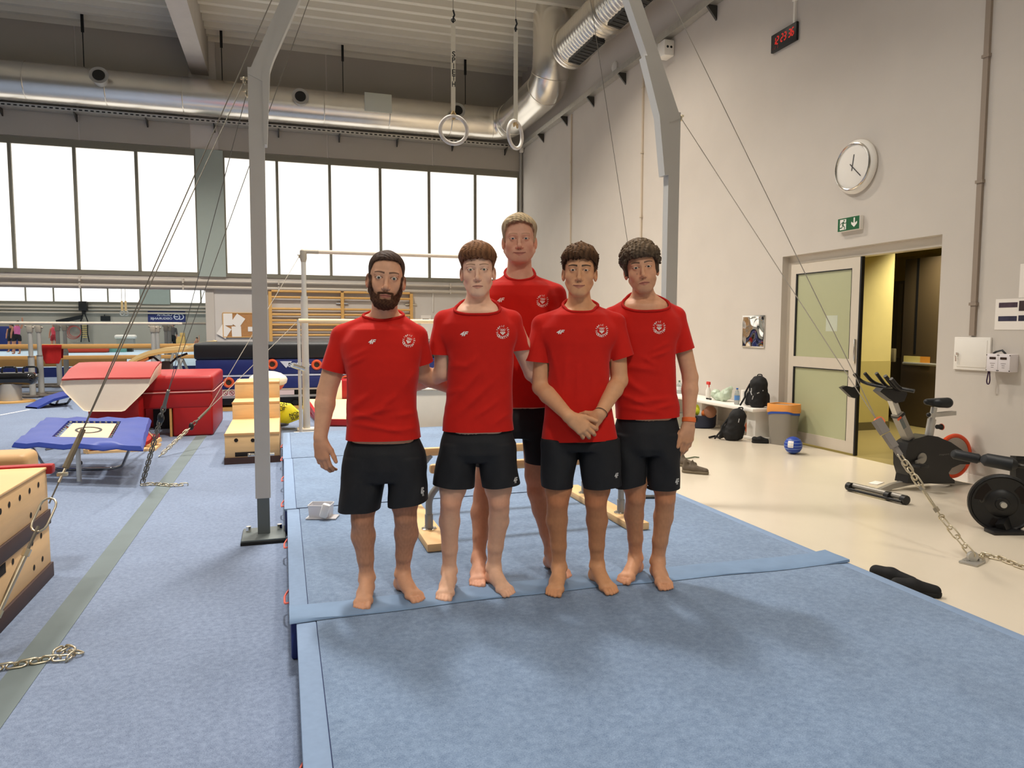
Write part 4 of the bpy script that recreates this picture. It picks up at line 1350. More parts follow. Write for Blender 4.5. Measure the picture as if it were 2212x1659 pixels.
    for q in 'RL':
        s0, sv, rs = sleeve_end[q]; dv = unit(sv-s0)
        cn = sp['arms'][q].get('cutn'); cn = dv if cn is None else unit(A(cn[0]*RT+cn[1]*UP))
        def test(P, s0=s0, sv=sv, rs=rs, dv=dv):
            h = np.clip((P-s0)@dv/np.linalg.norm(sv-s0), 0, 1.3)
            ds = np.linalg.norm(P-(s0+(sv-s0)*h[:, None]), axis=1)-rs
            return (ds < 0.030) & (h > 0.75) & (ds < tor(P)+0.012)
        cuts.append((sv, cn, test))
    npb = nb+FW*0.090+UP*0.078
    nn = unit(np.cross(RT, npf-npb)); nn = nn if nn[2] > 0 else -nn
    cuts.append((npf, nn, lambda P: np.linalg.norm((P-nb)*A([1, 1, 0.6]), axis=1) < 0.185))
    bm = bisect_clear(SV, SF, cuts)
    # keep the biggest shell only
    me = bpy.data.meshes.new('shirt'); off = worldloc(root)
    bmesh.ops.delete(bm, geom=[v for v in bm.verts if not v.link_faces], context='VERTS')
    BV = BVHTree.FromBMesh(bm)
    rim = {}
    be = [e for e in bm.edges if e.is_boundary]
    ringp = []
    for e in be:
        for v in e.verts:
            p = A(v.co)
            if abs((p-npf)@nn) < 0.002 and np.linalg.norm(p-nb) < 0.16: ringp.append(p)
    for v in bm.verts: v.co = v.co-Vector(off)
    bm.to_mesh(me); bm.free()
    me.polygons.foreach_set('use_smooth', [True]*len(me.polygons)); me.materials.append(M_SHIRT); me.update()
    so = bpy.data.objects.new('shirt', me); COL.objects.link(so); so.parent = root
    if len(ringp) > 10:
        c = np.mean(ringp, 0); u, v, w = frame(nn)
        ang = sorted((math.atan2((p-c)@v, (p-c)@u), i) for i, p in enumerate(ringp))
        pts = [ringp[i] for _, i in ang]
        nseg = 44; ring = []
        angs = A([a for a, _ in ang]); rad = A([np.linalg.norm(p-c) for p in pts])
        for k in range(nseg):
            t = -PI+2*PI*(k+0.5)/nseg
            dd_ = np.abs(np.angle(np.exp(1j*(angs-t)))); sel = dd_ < 0.16
            r_ = rad[sel].mean() if sel.any() else rad.mean()
            ring.append(c+r_*(math.cos(t)*u+math.sin(t)*v))
        cb = MB(); cb.tube(ring, 0.0075, 8, closed=True, hint=nn)
        mk('collar', cb, M_SHIRTC, so)
    # prints
    pr = MB()
    lx, ly, lw, lh = sp['logo']
    px_text(pr, BV, '4F', lx, ly, lw, lh, shear=0.35, bold=0.035, rot=sp.get('logorot', 0.0))
    if pr.n: mk('chest_logo', pr, M_PRINT, so, smooth=None)
    em = MB(); exx, eyy, er = sp['emblem']; rot0 = sp.get('emrot', 0.0)
    for i, ch in enumerate('OLYMPIC TEAM'):
        if ch == ' ': continue
        a = math.radians(200-i*220/11.0)-rot0
        px_text(em, BV, ch, exx+er*0.92*math.cos(a), eyy-er*0.92*math.sin(a), er*(0.20 if ch != 'I' else 0.05), er*0.30, bold=0.01, rot=a-PI/2)
    for i, ch in enumerate('CROATIA'):
        a = math.radians(217+i*106/6.0)-rot0
        px_text(em, BV, ch, exx+er*0.90*math.cos(a), eyy-er*0.90*math.sin(a), er*(0.25 if ch != 'I' else 0.09), er*0.44, bold=0.05, rot=a+PI/2)
    cr0, sr0 = math.cos(rot0), math.sin(rot0)
    def E2(x, y): return (exx+(x*cr0+y*sr0)*er, eyy-(-x*sr0+y*cr0)*er)
    for (rx_, ry_) in ((-0.30, 0.36), (0, 0.36), (0.30, 0.36), (-0.15, 0.22), (0.15, 0.22)):
        n_ = 14; P_ = [E2(rx_+0.155*math.cos(2*PI*k/n_), ry_+0.155*math.sin(2*PI*k/n_)) for k in range(n_)]
        P_ += [E2(rx_+0.115*math.cos(2*PI*k/n_), ry_+0.115*math.sin(2*PI*k/n_)) for k in range(n_)]
        lay_px(em, BV, P_, [(k, (k+1) % n_, n_+(k+1) % n_, n_+k) for k in range(n_)])
    def dia(cx_, cy_, h_): lay_px(em, BV, [E2(cx_-h_, cy_), E2(cx_, cy_-h_), E2(cx_+h_, cy_), E2(cx_, cy_+h_)], [(0, 1, 2, 3)])
    for (a, b) in ((-0.30, -0.08), (0.30, -0.08), (0, -0.08), (-0.15, -0.23), (0.15, -0.23), (0, -0.38)): dia(a, b, 0.135)
    if em.n: mk('chest_emblem', em, M_PRINT, so, smooth=None)
    # ---- shorts
    K_ = Field()
    for part in ('pelvis', 'R', 'L'):
        z2, cx2, cy2, ax2, ay2 = [], [], [], [], []
        for (y, xl, xr, dp, dd) in sp['shorts'][part]:
            a, b = J(xl, y, dd), J(xr, y, dd); m = (a+b)/2
            z2.append(m[2]); cx2.append((m-O0)@RT); cy2.append((m-O0)@Fv); ax2.append(np.linalg.norm(b-a)/2); ay2.append(dp)
        z2, cx2, cy2, ax2, ay2 = (A(t)[::-1] for t in (z2, cx2, cy2, ax2, ay2))
        if part != 'pelvis': z2 = z2.copy(); z2[0] -= 0.03
        else: ax2[-1] *= 0.93; ay2[-1] *= 0.80; ay2[-2] *= 0.95
        K_.stack(z2, cx2, cy2, ax2, ay2, RT, Fv, O0, 0.001 if part == 'pelvis' else 0.010, ex=2.3)
    def postk(P, d):
        return d+0.0035*np.sin(((P-O0)@RT)*55+2.0*np.sin(P[:, 2]*14+sp['D']*5))*sstep(-(P[:, 2]-O0[2]), -0.05, 0.25)+0.002*wob(P, 22, 1.0)
    K_.post = postk; K_.pad = 0.015
    lo = A([min(e[1][i]-e[2] for e in K_.p) for i in range(3)])-0.02
    hi = A([max(e[1][i]+e[2] for e in K_.p) for i in range(3)])+0.02
    KV, KF = K_.mesh(lo, hi, 0.0076)
    cuts = []
    for q in 'RL':
        (h1, h2) = sp['shorts']['hem'+q]; a, b = J(*h1), J(*h2)
        hn = unit(np.cross(b-a, FW)); hn = hn if hn[2] < 0 else -hn
        xm = sp['shorts']['split']; xs = (J(xm, h1[1])-O0)@RT
        if q == 'R': tst = lambda P, xs=xs: ((P-O0)@RT) < xs
        else: tst = lambda P, xs=xs: ((P-O0)@RT) >= xs
        cuts.append((a, hn, tst))
    bm = bisect_clear(KV, KF, cuts)
    bmesh.ops.delete(bm, geom=[v for v in bm.verts if not v.link_faces], context='VERTS')
    BK = BVHTree.FromBMesh(bm)
    for v in bm.verts: v.co = v.co-Vector(off)
    me = bpy.data.meshes.new('shorts'); bm.to_mesh(me); bm.free()
    me.polygons.foreach_set('use_smooth', [True]*len(me.polygons)); me.materials.append(M_SHORT); me.update()
    ko = bpy.data.objects.new('shorts', me); COL.objects.link(ko); ko.parent = root
    if 'slogo' in sp:
        pr = MB(); lx, ly, lw, lh, rt_ = sp['slogo']
        px_text(pr, BK, '4F', lx, ly, lw, lh, shear=0.3, bold=0.03, rot=rt_)
        mk('shorts_logo', pr, M_PRINTG, ko, smooth=None)
    return root, J, HS

# ================================================================== gym apparatus
M_WOOD = mat('birch_ply', (226, 186, 132), 0.55, var=0.07, scale=3, stretch=(1, 1, 9))
M_WOODY = mat('beech_yellow', (214, 166, 96), 0.5, var=0.06, scale=5, stretch=(0.6, 6, 6))
M_WOODD = mat('dark_band', (64, 42, 36), 0.6, var=0.05)
M_HOLE = mat('hole_dark', (26, 18, 14), 0.9)
M_NAVY = mat('navy_vinyl', (30, 44, 108), 0.5, var=0.08, scale=4, bump=0.05, bscale=5)
M_BLUEV = mat('blue_vinyl', (46, 66, 148), 0.42, var=0.05, scale=5, bump=0.12, bscale=14)
M_REDV = mat('red_vinyl', (166, 26, 28), 0.42, var=0.06, scale=3, bump=0.12, bscale=7)
M_REDL = mat('red_leather', (170, 56, 50), 0.4, var=0.04, scale=3)
M_CREAM = mat('cream_leather', (240, 228, 208), 0.45, var=0.02)
M_BLKV = mat('black_vinyl', (22, 26, 30), 0.5, var=0.05)
M_ORNG = mat('orange_ring', (226, 92, 48), 0.5)
M_MATC = carpet_mat('carpet_mat', (138, 160, 188), (84, 106, 136), patch=0.13, pscale=1.6)
M_MATE = mat('mat_edge_band', (128, 150, 180), 0.85, var=0.05, scale=30)
M_STRIP = mat('joint_strip', (118, 144, 176), 0.7, var=0.06, scale=10)
M_POST = mat('post_grey', (196, 194, 188), 0.45, metal=0.25, var=0.02)
M_POSTD = mat('post_dark', (104, 112, 112), 0.5, metal=0.3)
M_RUB = mat('rubber_black', (20, 20, 20), 0.8)
M_WIRE = mat('steel_wire', (170, 162, 148), 0.5, metal=0.3)
M_WIRED = mat('steel_wire_dark', (116, 110, 98), 0.5, metal=0.4)
M_CHAIN = mat('chain_zinc', (206, 196, 172), 0.32, metal=0.9)
M_SIGNW = mat('paper_white', (238, 232, 224), 0.7)

# ---- blue carpeted landing mats in a row
edges = [(-0.6, 3.38), (3.40, 5.53), (5.55, 7.72), (7.74, 9.66)]
names = ['nearest', 'second', 'third', 'farthest']
for i, (y0, y1) in enumerate(edges):
    t = thing('landing_mat', (1.535, (y0+y1)/2, 0), ('nearest blue carpeted landing mat filling the lower foreground', 'blue carpeted landing mat the five men stand on',
              'blue carpeted landing mat behind the wooden parallettes', 'farthest blue carpeted landing mat of the row')[i], 'mat', 'row of landing mats')
    o = (0.03, 0.0, -0.02, -0.03)[i]
    mk('mat_core', MB().rbox((1.535+o, (y0+y1)/2, 0.096), (3.06, y1-y0-0.01, 0.190), 0.012), M_NAVY, t)
    mk('carpet_top', MB().box(0.09+o, 3.07+o-0.07, y0+0.004, y1-0.004, 0.189, MAT_Z), M_MATC, t, smooth=None)
    for (x0, x1) in ((0.0+o, 0.088+o), (3.002+o, 3.07+o)):
        mk('edge_band', MB().rbox(((x0+x1)/2, (y0+y1)/2, 0.189), (x1-x0, y1-y0-0.006, 0.020), 0.006), M_MATE, t)
    for q in (0.25, 0.72):
        yy = y0+(y1-y0)*q
        h_ = MB(); h_.tube(bend([(0.004+o, yy-0.10, 0.12), (-0.022+o, yy-0.06, 0.10), (-0.022+o, yy+0.06, 0.10), (0.004+o, yy+0.10, 0.12)], 0.03, 3), 0.006, 6)
        mk('handle', h_, mat('handle_coral', (232, 110, 92), 0.6), t)
# fabric strip that covers the joint
sg = MB(); P = []
for i in range(41):
    x = 0.0+3.10*i/40; row = []
    for k, (y, z) in enumerate(((3.335, 0.203), (3.342, 0.209), (3.40, 0.2085), (3.46, 0.2075), (3.505, 0.2085), (3.53, 0.2075), (3.545, 0.2015))):
        lift = 0.012*max(0, 1-i/3.0)+0.010*max(0, 1-(40-i)/2.0)
        yy = y+0.03*math.sin(i*0.12)+0.006*math.sin(i*0.7+k)-0.02*(i/40.0)
        row.append((x, yy, z+0.0012*math.sin(i*0.9+k*1.7)*(0 if k in (0, 6) else 1)+lift*(1 if 0 < k < 6 else 0)))
    P.append(row)
sg.grid(P)
mk('joint_strip', sg, M_STRIP, None, 'blue fabric strip covering the joint between the two front mats', 'strip', smooth=60)

# ---- low wooden parallettes behind the men
pt_ = thing('parallettes', (1.55, 4.85, MAT_Z), 'low wooden parallettes with grey bent tubes on the blue mat', 'parallettes')
for (x0, y0, y1) in ((0.80, 4.19, 5.42), (2.17, 4.24, 5.47)):
    pl = mk('base_plank', MB().rbox((x0+0.075, (y0+y1)/2, MAT_Z+0.027), (0.15, y1-y0, 0.050), 0.008), M_WOOD, pt_)
    for yy in (4.52, 5.16):
        f = MB(); f.lathe((x0+0.075, yy, MAT_Z+0.052), (0, 0, 1), [(0.05, 0), (0.05, 0.006), (0.03, 0.012)], 20)
        for k in range(6): f.sphere((x0+0.075+0.04*math.cos(k*PI/3), yy+0.04*math.sin(k*PI/3), MAT_Z+0.060), 0.005, 8, 5)
        mk('flange', f, M_CHROME, pl)
for yy in (4.52, 5.16):
    for (x0, sx) in ((0.875, 1), (2.245, -1)):
        mk('sleeve', MB().cyl((x0, yy, MAT_Z+0.055), (x0, yy, MAT_Z+0.15), 0.027, n=16), mat('tube_grey', (150, 148, 142), 0.4, metal=0.4), pt_)
        mk('tube', MB().tube(bend([(x0, yy, MAT_Z+0.14), (x0, yy, MAT_Z+0.26), (x0+sx*0.14, yy, MAT_Z+0.42)], 0.10, 6), 0.022, 14), mat('tube_grey', (150, 148, 142), 0.4, metal=0.4), pt_)
    mk('rail', MB().rbox((1.56, yy, MAT_Z+0.445), (1.36, 0.045, 0.062), 0.018), M_WOOD, pt_)

# ---- white plastic tub with a block of chalk
c0 = onz(694, 1117, MAT_Z)
M_TUB = mat('clear_plastic', (232, 232, 236), 0.3, trans=0.35)
tb = thing('plastic_tub', c0, 'translucent white plastic tub standing on the blue mat behind the bearded man', 'tub')
w_ = MB(); u, v = RT, FW
def tubwall(mb, c, hx, hy, z0, z1, th=0.003, flare=1.1):
    a = [c+u*sx*hx+v*sy*hy for sx, sy in ((-1, -1), (1, -1), (1, 1), (-1, 1))]
    b = [c+u*sx*hx*flare+v*sy*hy*flare for sx, sy in ((-1, -1), (1, -1), (1, 1), (-1, 1))]
    lo = [p+UP*z0 for p in a]; hi = [p+UP*z1 for p in b]
    mb.add(lo+hi, [(0, 1, 5, 4), (1, 2, 6, 5), (2, 3, 7, 6), (3, 0, 4, 7), (3, 2, 1, 0)])
tubwall(w_, c0+A([0, 0, 0]), 0.070, 0.055, 0.004, 0.095)
tubwall(w_, c0, 0.066, 0.051, 0.008, 0.095)
mk('tub_body', w_, M_TUB, tb)
rim = [c0+u*sx*0.079+v*sy*0.062+UP*0.096 for sx, sy in ((-1, -1), (1, -1), (1, 1), (-1, 1))]
mk('rim', MB().tube(bend(rim+[rim[0]], 0.012, 3), 0.004, 6), M_TUB, tb)
mk('tub_lid', MB().rbox(c0+u*0.015-v*0.02+UP*0.007, (0.215, 0.12, 0.010), 0.005, rz=-YAW), M_TUB, None,
   'flat translucent lid lying under the plastic tub on the mat', 'lid')
mk('chalk_block', MB().rbox(c0+u*0.047-v*0.075+UP*0.066, (0.055, 0.045, 0.10), 0.012, mtx=Matrix.Rotation(-YAW, 4, 'Z') @ Matrix.Rotation(0.30, 4, 'Y')), mat('chalk_white', (246, 244, 240), 0.9), None,
   'white chalk block leaning on the plastic tub', 'chalk')

# ---- ring frame
YRF = 5.55
KL, KR = A([-0.145, YRF, 3.35]), A([3.19, YRF, 3.35])
TL, TR = A([0.96, YRF, 5.85]), A([2.10, YRF, 5.85])
rf = thing('ring_frame', (1.53, YRF, 0), 'tall grey steel ring frame with two posts angled inward above', 'ring frame')
for s_, xb, K, T in ((1, -0.165, KL, TL), (-1, 3.185, KR, TR)):
    mk('post', MB().bar((xb, YRF, 0.30), (K[0], YRF, 3.37), 0.105, 0.085, hint=(0, 1, 0)), M_POST, rf)
    mk('post_foot', MB().bar((xb, YRF, 0.03), (xb, YRF, 0.42), 0.085, 0.075, hint=(0, 1, 0)), M_POSTD, rf)
    mk('post_arm', MB().bar((K[0], YRF, 3.30), T, 0.110, 0.095, hint=(0, 1, 0)), M_POST, rf)
    # triangular stiffener under the bend
    pts = [(577, 312), (583, 150), (626, 20), (607, 24), (566, 160), (570, 312)] if s_ == 1 else [(1436, 378), (1425, 250), (1393, 120), (1408, 120), (1447, 250), (1444, 378)]
    q = [ony(a, b, YRF-0.05) for a, b in pts]
    mk('gusset_plate', MB().add([p for p in q]+[p+A([0, 0.10, 0]) for p in q], [tuple(range(6)), tuple(range(11, 5, -1))]+[(i, (i+1) % 6, 6+(i+1) % 6, 6+i) for i in range(6)]), M_POST, rf)
    mk('base_plate', MB().rbox((xb, YRF-0.02, 0.028), (0.30, 0.34, 0.014), 0.003), M_POSTD, rf)
    mk('rubber_pad', MB().box(xb-0.155, xb+0.155, YRF-0.20, YRF+0.16, 0.0, 0.021), M_RUB, rf)
    kb = MB(); kb.cyl((xb-0.085, YRF, 0.62), (xb+0.085, YRF, 0.62), 0.012, n=8); kb.rbox((xb-0.09, YRF, 0.62), (0.02, 0.05, 0.02), 0.004)
    mk('locking_bolt', kb, M_CHROME, rf)
    for q in (-1, 1): mk('foot_bolt', MB().cyl((xb+q*0.11, YRF+0.05, 0.03), (xb+q*0.11, YRF+0.05, 0.075), 0.018, n=8), M_CHROME, rf)
mk('top_beam', MB().bar(TL+A([-0.02, 0, 0]), TR+A([0.02, 0, 0]), 0.11, 0.12), M_POST, rf)
# ---- the two rings
M_STRAP = mat('ring_strap', (226, 218, 196), 0.7, var=0.03, scale=40)
M_RINGW = mat('ring_wood', (222, 216, 206), 0.65, var=0.10, scale=30)
M_CHALKT = mat('strap_worn', (206, 178, 128), 0.8, var=0.1, scale=30)
for (xr, ytop, yb, yc, ang, xc, side) in ((979, 47, 246, 281, 0.18, 980, 'left'), (1114, 66, 268, 291, 1.02, 1113, 'right')):
    top = ony(xr, ytop, YRF); bot = ony(xr, yb, YRF); cen = ony(xc, yc, YRF)
    t = thing('gymnastic_ring', (cen[0], YRF, cen[2]-0.12), side+' gymnastic ring on a white lettered strap hanging from the frame', 'ring', 'pair of gymnastic rings')
    nrm_ = unit(-FW*math.cos(ang)+RT*math.sin(ang)); ux = unit(np.cross(UP, nrm_))
    mk('ring', MB().torus(cen, nrm_, 0.104, 0.0145, 40, 12), M_RINGW, t)
    sx = unit(-FW*math.cos(ang*0.6)+RT*math.sin(ang*0.6)); sw = unit(np.cross(UP, sx))
    if side == 'right': sw = unit(RT*0.9-FW*0.3)
    wv = 0.017
    P = []
    n_ = 12
    for i in range(n_+1):
        p = bot+(top-bot)*i/n_; ww = wv*(0.75 if i == 0 else 1.0)
        nn_ = unit(np.cross(sw, UP))
        P.append([p-sw*ww-nn_*0.002, p+sw*ww-nn_*0.002, p+sw*ww+nn_*0.002, p-sw*ww+nn_*0.002])
    st_ = MB(); st_.grid(P, cu=True); mk('strap', st_, M_STRAP, t, smooth=None)
    lp = MB(); rt_ = cen+UP*0.104
    lp.tube([bot+UP*0.02, bot-UP*0.02+ux*0.024, rt_+ux*0.028, rt_-UP*0.022, rt_-ux*0.028, bot-UP*0.02-ux*0.024, bot+UP*0.02], 0.010, 8)
    mk('strap_loop', lp, M_CHALKT, t)
    mk('hook', MB().tube([top-UP*0.01, top+UP*0.03, top+UP*0.05+sw*0.01, top+UP*0.085], 0.007, 8).torus(top+UP*0.012, nrm_, 0.014, 0.004, 16, 6), M_BLACK, t)
    cb_ = MB(); e = A([1.53+(-0.25 if side == 'left' else 0.25), YRF, 5.79]); cb_.cyl(top+UP*0.08, e, 0.004, n=6)
    mk('ring_cable', cb_, M_WIRE, t)
    tx = MB(); nface = unit(np.cross(sw, UP)); nface = nface if nface@FW < 0 else -nface
    ys = np.linspace(117, 182, 6) if side == 'left' else np.linspace(135, 196, 6)
    for ch, yy in zip('SPIETH', ys):
        p = ony(xr+1, yy, YRF)+nface*0.0032
        put_text(tx, ch, p, sw if sw@RT > 0 else -sw, UP, 0.045, bold=0.02, height=0.040, width=0.025 if ch != 'I' else 0.006)
    mk('lettering', tx, M_BLACK, t, smooth=None)

# ---- guy cables with turnbuckles and chains
def turnbuckle(mb, a, b, w=0.022, r=0.006):
    a, b = A(a, float), A(b, float); u_, v_, w_ = frame(b-a); L_ = np.linalg.norm(b-a)
    for q in (-1, 1): mb.cyl(a+u_*q*w+w_*L_*0.18, a+u_*q*w+w_*L_*0.82, r, n=8)
    for f_ in (0.18, 0.82): mb.obox(a+w_*L_*f_, u_*(w+r), v_*0.011, w_*0.016)
    mb.cyl(a, a+w_*L_*0.36, r*0.95, n=8); mb.cyl(a+w_*L_*0.64, b, r*0.95, n=8)
def guy(name_label, tops, merge, anchor, kind, wire_m=M_WIRE, wr=0.0032, link=0.055, lr=0.0045, loose=None, plate=False):
    anchor = A(anchor, float); merge = A(merge, float)
    t = thing('guy_cable', (anchor[0], anchor[1], 0), name_label, 'cable')
    for p in tops: mk('wire', MB().cyl(A(p, float), merge, wr, n=6), wire_m, t)
    d = unit(anchor-merge); L_ = np.linalg.norm(anchor-merge)
    for p in tops[:1]:
        mk('shackle', MB().torus(A(p)+unit(merge-A(p))*0.02, RT, 0.022, 0.006, 18, 6).obox(A(p)-unit(merge-A(p))*0.005, RT*0.035, UP*0.008, FW*0.008), M_CHAIN, t)
    if kind == 'near':
        mk('cable_sleeve', MB().cyl(merge-d*0.10, merge+d*0.12, 0.013, 0.016, n=8), mat('sleeve_tape', (120, 108, 88), 0.8, var=0.1, scale=40), t)
        mk('cable_clamp', MB().rbox(merge+d*0.155, (0.05, 0.02, 0.02), 0.004).cyl(merge+d*0.11, merge+d*0.20, 0.007, n=8), M_CHAIN, t)
        a = merge+d*L_*0.34; lk = link_mesh(0.135, 0.0055, M_CHAIN)
        o = bpy.data.objects.new('quick_link', lk); COL.objects.link(o); o.parent = t
        uu, vv, ww = frame(d); uu = unit(RT-d*(RT@d)); vv = np.cross(d, uu); q = a-worldloc(t)
        o.matrix_local = Matrix(((uu[0], vv[0], d[0], q[0]), (uu[1], vv[1], d[1], q[1]), (uu[2], vv[2], d[2], q[2]), (0, 0, 0, 1)))
        mk('lower_wire', MB().cyl(merge+d*0.19, a-d*0.06, 0.004, n=6), M_WIRED, t); mk('lower_wire', MB().cyl(a+d*0.06, merge+d*L_*0.52, 0.008, n=8), M_WIRED, t)
        b0, b1 = merge+d*L_*0.50, merge+d*L_*0.80
        tbk = MB(); tbk.cyl(b0+d*0.02, b1-d*0.02, 0.0125, n=12); tbk.cyl(b0, b0+d*0.035, 0.019, n=6); tbk.cyl(b1-d*0.035, b1, 0.019, n=6); tbk.cyl(b1, b1+d*0.10, 0.007, n=8)
        tbk.torus(b1+d*0.125, FW, 0.024, 0.007, 18, 8)
        mk('turnbuckle', tbk, M_CHAIN, t)
        chain(t, [b1+d*0.14, anchor+UP*0.02], 0.06, 0.005, M_CHAIN)
    elif kind == 'pulley':
        u2 = unit(RT-d*(RT@d)); v2 = np.cross(d, u2); PG = mat('pulley_grey', (128, 122, 116), 0.5)
        mk('pulley_wheel', MB().lathe(merge-v2*0.016+u2*0.012, v2, [(0.034, 0), (0.034, 0.032)], 18), mat('pulley_orange', (232, 120, 70), 0.5), t)
        mk('pulley_block', MB().obox(merge+d*0.035, u2*0.030, v2*0.022, d*0.055), PG, t)
        mk('clamp', MB().obox(merge+d*0.15, u2*0.024, v2*0.020, d*0.055).obox(merge+d*0.235, u2*0.016, v2*0.016, d*0.035), PG, t)
        chain(t, [merge+d*0.27, merge+d*L_*0.46], 0.075, 0.006, M_CHAIN)
        tk = MB(); turnbuckle(tk, merge+d*L_*0.44, merge+d*L_*0.68, 0.018, 0.006); tk.torus(merge+d*L_*0.69, FW, 0.018, 0.005, 16, 6)
        mk('turnbuckle', tk, M_CHAIN, t)
        chain(t, [merge+d*L_*0.70, anchor+UP*0.05], 0.075, 0.005, M_CHAIN)
    else:
        mk('clamp', MB().cyl(merge-d*0.04, merge+d*0.17, 0.014, 0.018, n=8), M_WIRED, t)
        mk('swivel', MB().sphere(merge+d*0.30, (0.03, 0.03, 0.05), 12, 8), M_BLACK, t)
        chain(t, [merge+d*0.16, merge+d*0.27], 0.06, 0.006, M_WIRED)
        chain(t, [merge+d*0.34, anchor+UP*0.02], 0.062, 0.0055, M_WIRED if kind == 'dark' else M_CHAIN)
    if loose is not None: chain(t, [A(p) for p in loose], 0.062, 0.0052, M_CHAIN)
    if plate:
        pm = MB(); pm.rbox(anchor+UP*0.008, (0.15, 0.11, 0.014), 0.003, rz=0.35); pm.lathe(anchor-FW*0.012+UP*0.045, FW, [(0.034, 0), (0.034, 0.024)], 18)
        pm.cyl(anchor+RT*0.05+UP*0.012, anchor+RT*0.05+UP*0.03, 0.014, n=6); pm.cyl(anchor-RT*0.05+UP*0.012, anchor-RT*0.05+UP*0.026, 0.014, n=6)
        mk('anchor_plate', pm, M_STEELG, t)
    return t
def seg_pt(a, b, f): return A(a)+(A(b)-A(a))*f
def merge_at(top, anchor, px_y):
    """point of the straight line top-anchor that shows at picture height px_y"""
    lo_, hi_ = 0.0, 1.0
    for _ in range(40):
        m = (lo_+hi_)/2; q = CAM_M@(seg_pt(top, anchor, m)-CAM_C); y = q[1]/q[2]*F_PX+829.5
        if y < px_y: lo_ = m
        else: hi_ = m
    return seg_pt(top, anchor, (lo_+hi_)/2)
G1 = onz(-57, 1440)
sh1 = KL+A([-0.07, 0, -0.05])
guy('twin wire guy cable with turnbuckle crossing the left foreground', [sh1, A([0.83, YRF, 5.85])], merge_at(sh1, G1, 965), G1, 'near', M_WIRED,
    loose=[onz(-30, 1448, 0.012), onz(40, 1436, 0.012), onz(95, 1425, 0.012), onz(150, 1420, 0.014), onz(165, 1408, 0.014), onz(140, 1400, 0.014), onz(120, 1412, 0.02)])
G2 = onz(308, 1047)
guy('thin guy cable with dark chain running from the left post to the carpet', [KL+A([-0.06, 0.04, -0.12]), TL+A([-0.03, 0.04, 0])], merge_at(KL, G2, 850), G2, 'dark', M_WIRED, 0.003,
    loose=[onz(308, 1047, 0.012), onz(335, 1046, 0.012), onz(370, 1049, 0.012), onz(402, 1047, 0.012)])
G4 = onz(2100, 1216)
guy('guy cable with orange pulley and zinc chain bolted to the cream floor', [KR+A([0.07, 0, 0.0]), TR+A([0.05, 0, 0])], merge_at(KR, G4, 912), G4, 'pulley', M_WIRE,
    loose=[G4+A([0.06, 0, 0.04]), onz(2130, 1200, 0.012), onz(2165, 1208, 0.012), onz(2200, 1222, 0.012), onz(2240, 1236, 0.012)], plate=True)
G5 = onz(1421, 950)
guy('thin guy cable dropping behind the curly-haired man', [TR+A([0.03, 0.04, 0])], merge_at(TR, G5, 900), G5, 'light', M_WIRED, 0.003)

# ---- vaulting box of plywood sections at the left edge
XV = -1.41
vb = thing('vaulting_box', (XV-0.45, 4.3, 0), 'plywood vaulting box with round holes and dark bands at the left edge', 'vaulting box')
x0, x1, y0, y1 = XV-0.85, XV, 3.3, 5.05
for (z0, z1, nm) in ((0.09, 0.335, 'box_section'), (0.425, 0.675, 'box_section')):
    mk(nm, MB().rbox(((x0+x1)/2, (y0+y1)/2, (z0+z1)/2), (x1-x0, y1-y0, z1-z0), 0.004), M_WOOD, vb)
for (z0, z1, e) in ((0.0, 0.09, 0.012), (0.335, 0.425, 0.010)):
    mk('dark_band', MB().rbox(((x0+x1)/2, (y0+y1)/2, (z0+z1)/2), (x1-x0+2*e, y1-y0+2*e, z1-z0), 0.004), M_WOODD, vb)
mk('top_board', MB().rbox(((x0+x1)/2, (y0+y1)/2, 0.683), (x1-x0+0.01, y1-y0+0.01, 0.016), 0.004), M_WOOD, vb)
mk('red_end_pad', MB().rbox(((x0+x1)/2+0.02, y1+0.02, 0.675), (x1-x0+0.03, 0.07, 0.06), 0.012), M_REDV, vb)
for (hx, hy) in ((83, 1047), (64, 1060), (43, 1075), (20, 1090), (1, 1105), (67, 1113), (87, 1097), (89, 1157), (70, 1173), (92, 1207), (74, 1226), (28, 1213)):
    q = onx(hx, hy, XV+0.001)
    m_ = MB(); disc(m_, (XV+0.0015, q[1], q[2]), (0, 1, 0), (0, 0, 1), 0.017, 18)
    mk('hole', m_, M_HOLE, vb, smooth=None)
q = onx(4, 1233, XV)
m_ = MB(); m_.box(XV-0.01, XV+0.002, q[1]-0.12, q[1]+0.05, q[2]-0.025, q[2]+0.03); mk('grip_slot', m_, M_HOLE, vb)
q = onz(34, 1003, 0.70)
mk('foam_pad', MB().rbox((XV-0.55, 5.42, 0.60), (0.75, 0.28, 0.28), 0.05, seg=3), mat('tan_leather', (198, 158, 108), 0.5), None, 'rounded tan leather pad behind the vaulting box', 'pad')
mk('pad_stand', MB().box(XV-0.8, XV-0.25, 5.34, 5.50, 0.0, 0.46), M_WOODD, None, 'dark wooden block holding the tan leather pad', 'block')
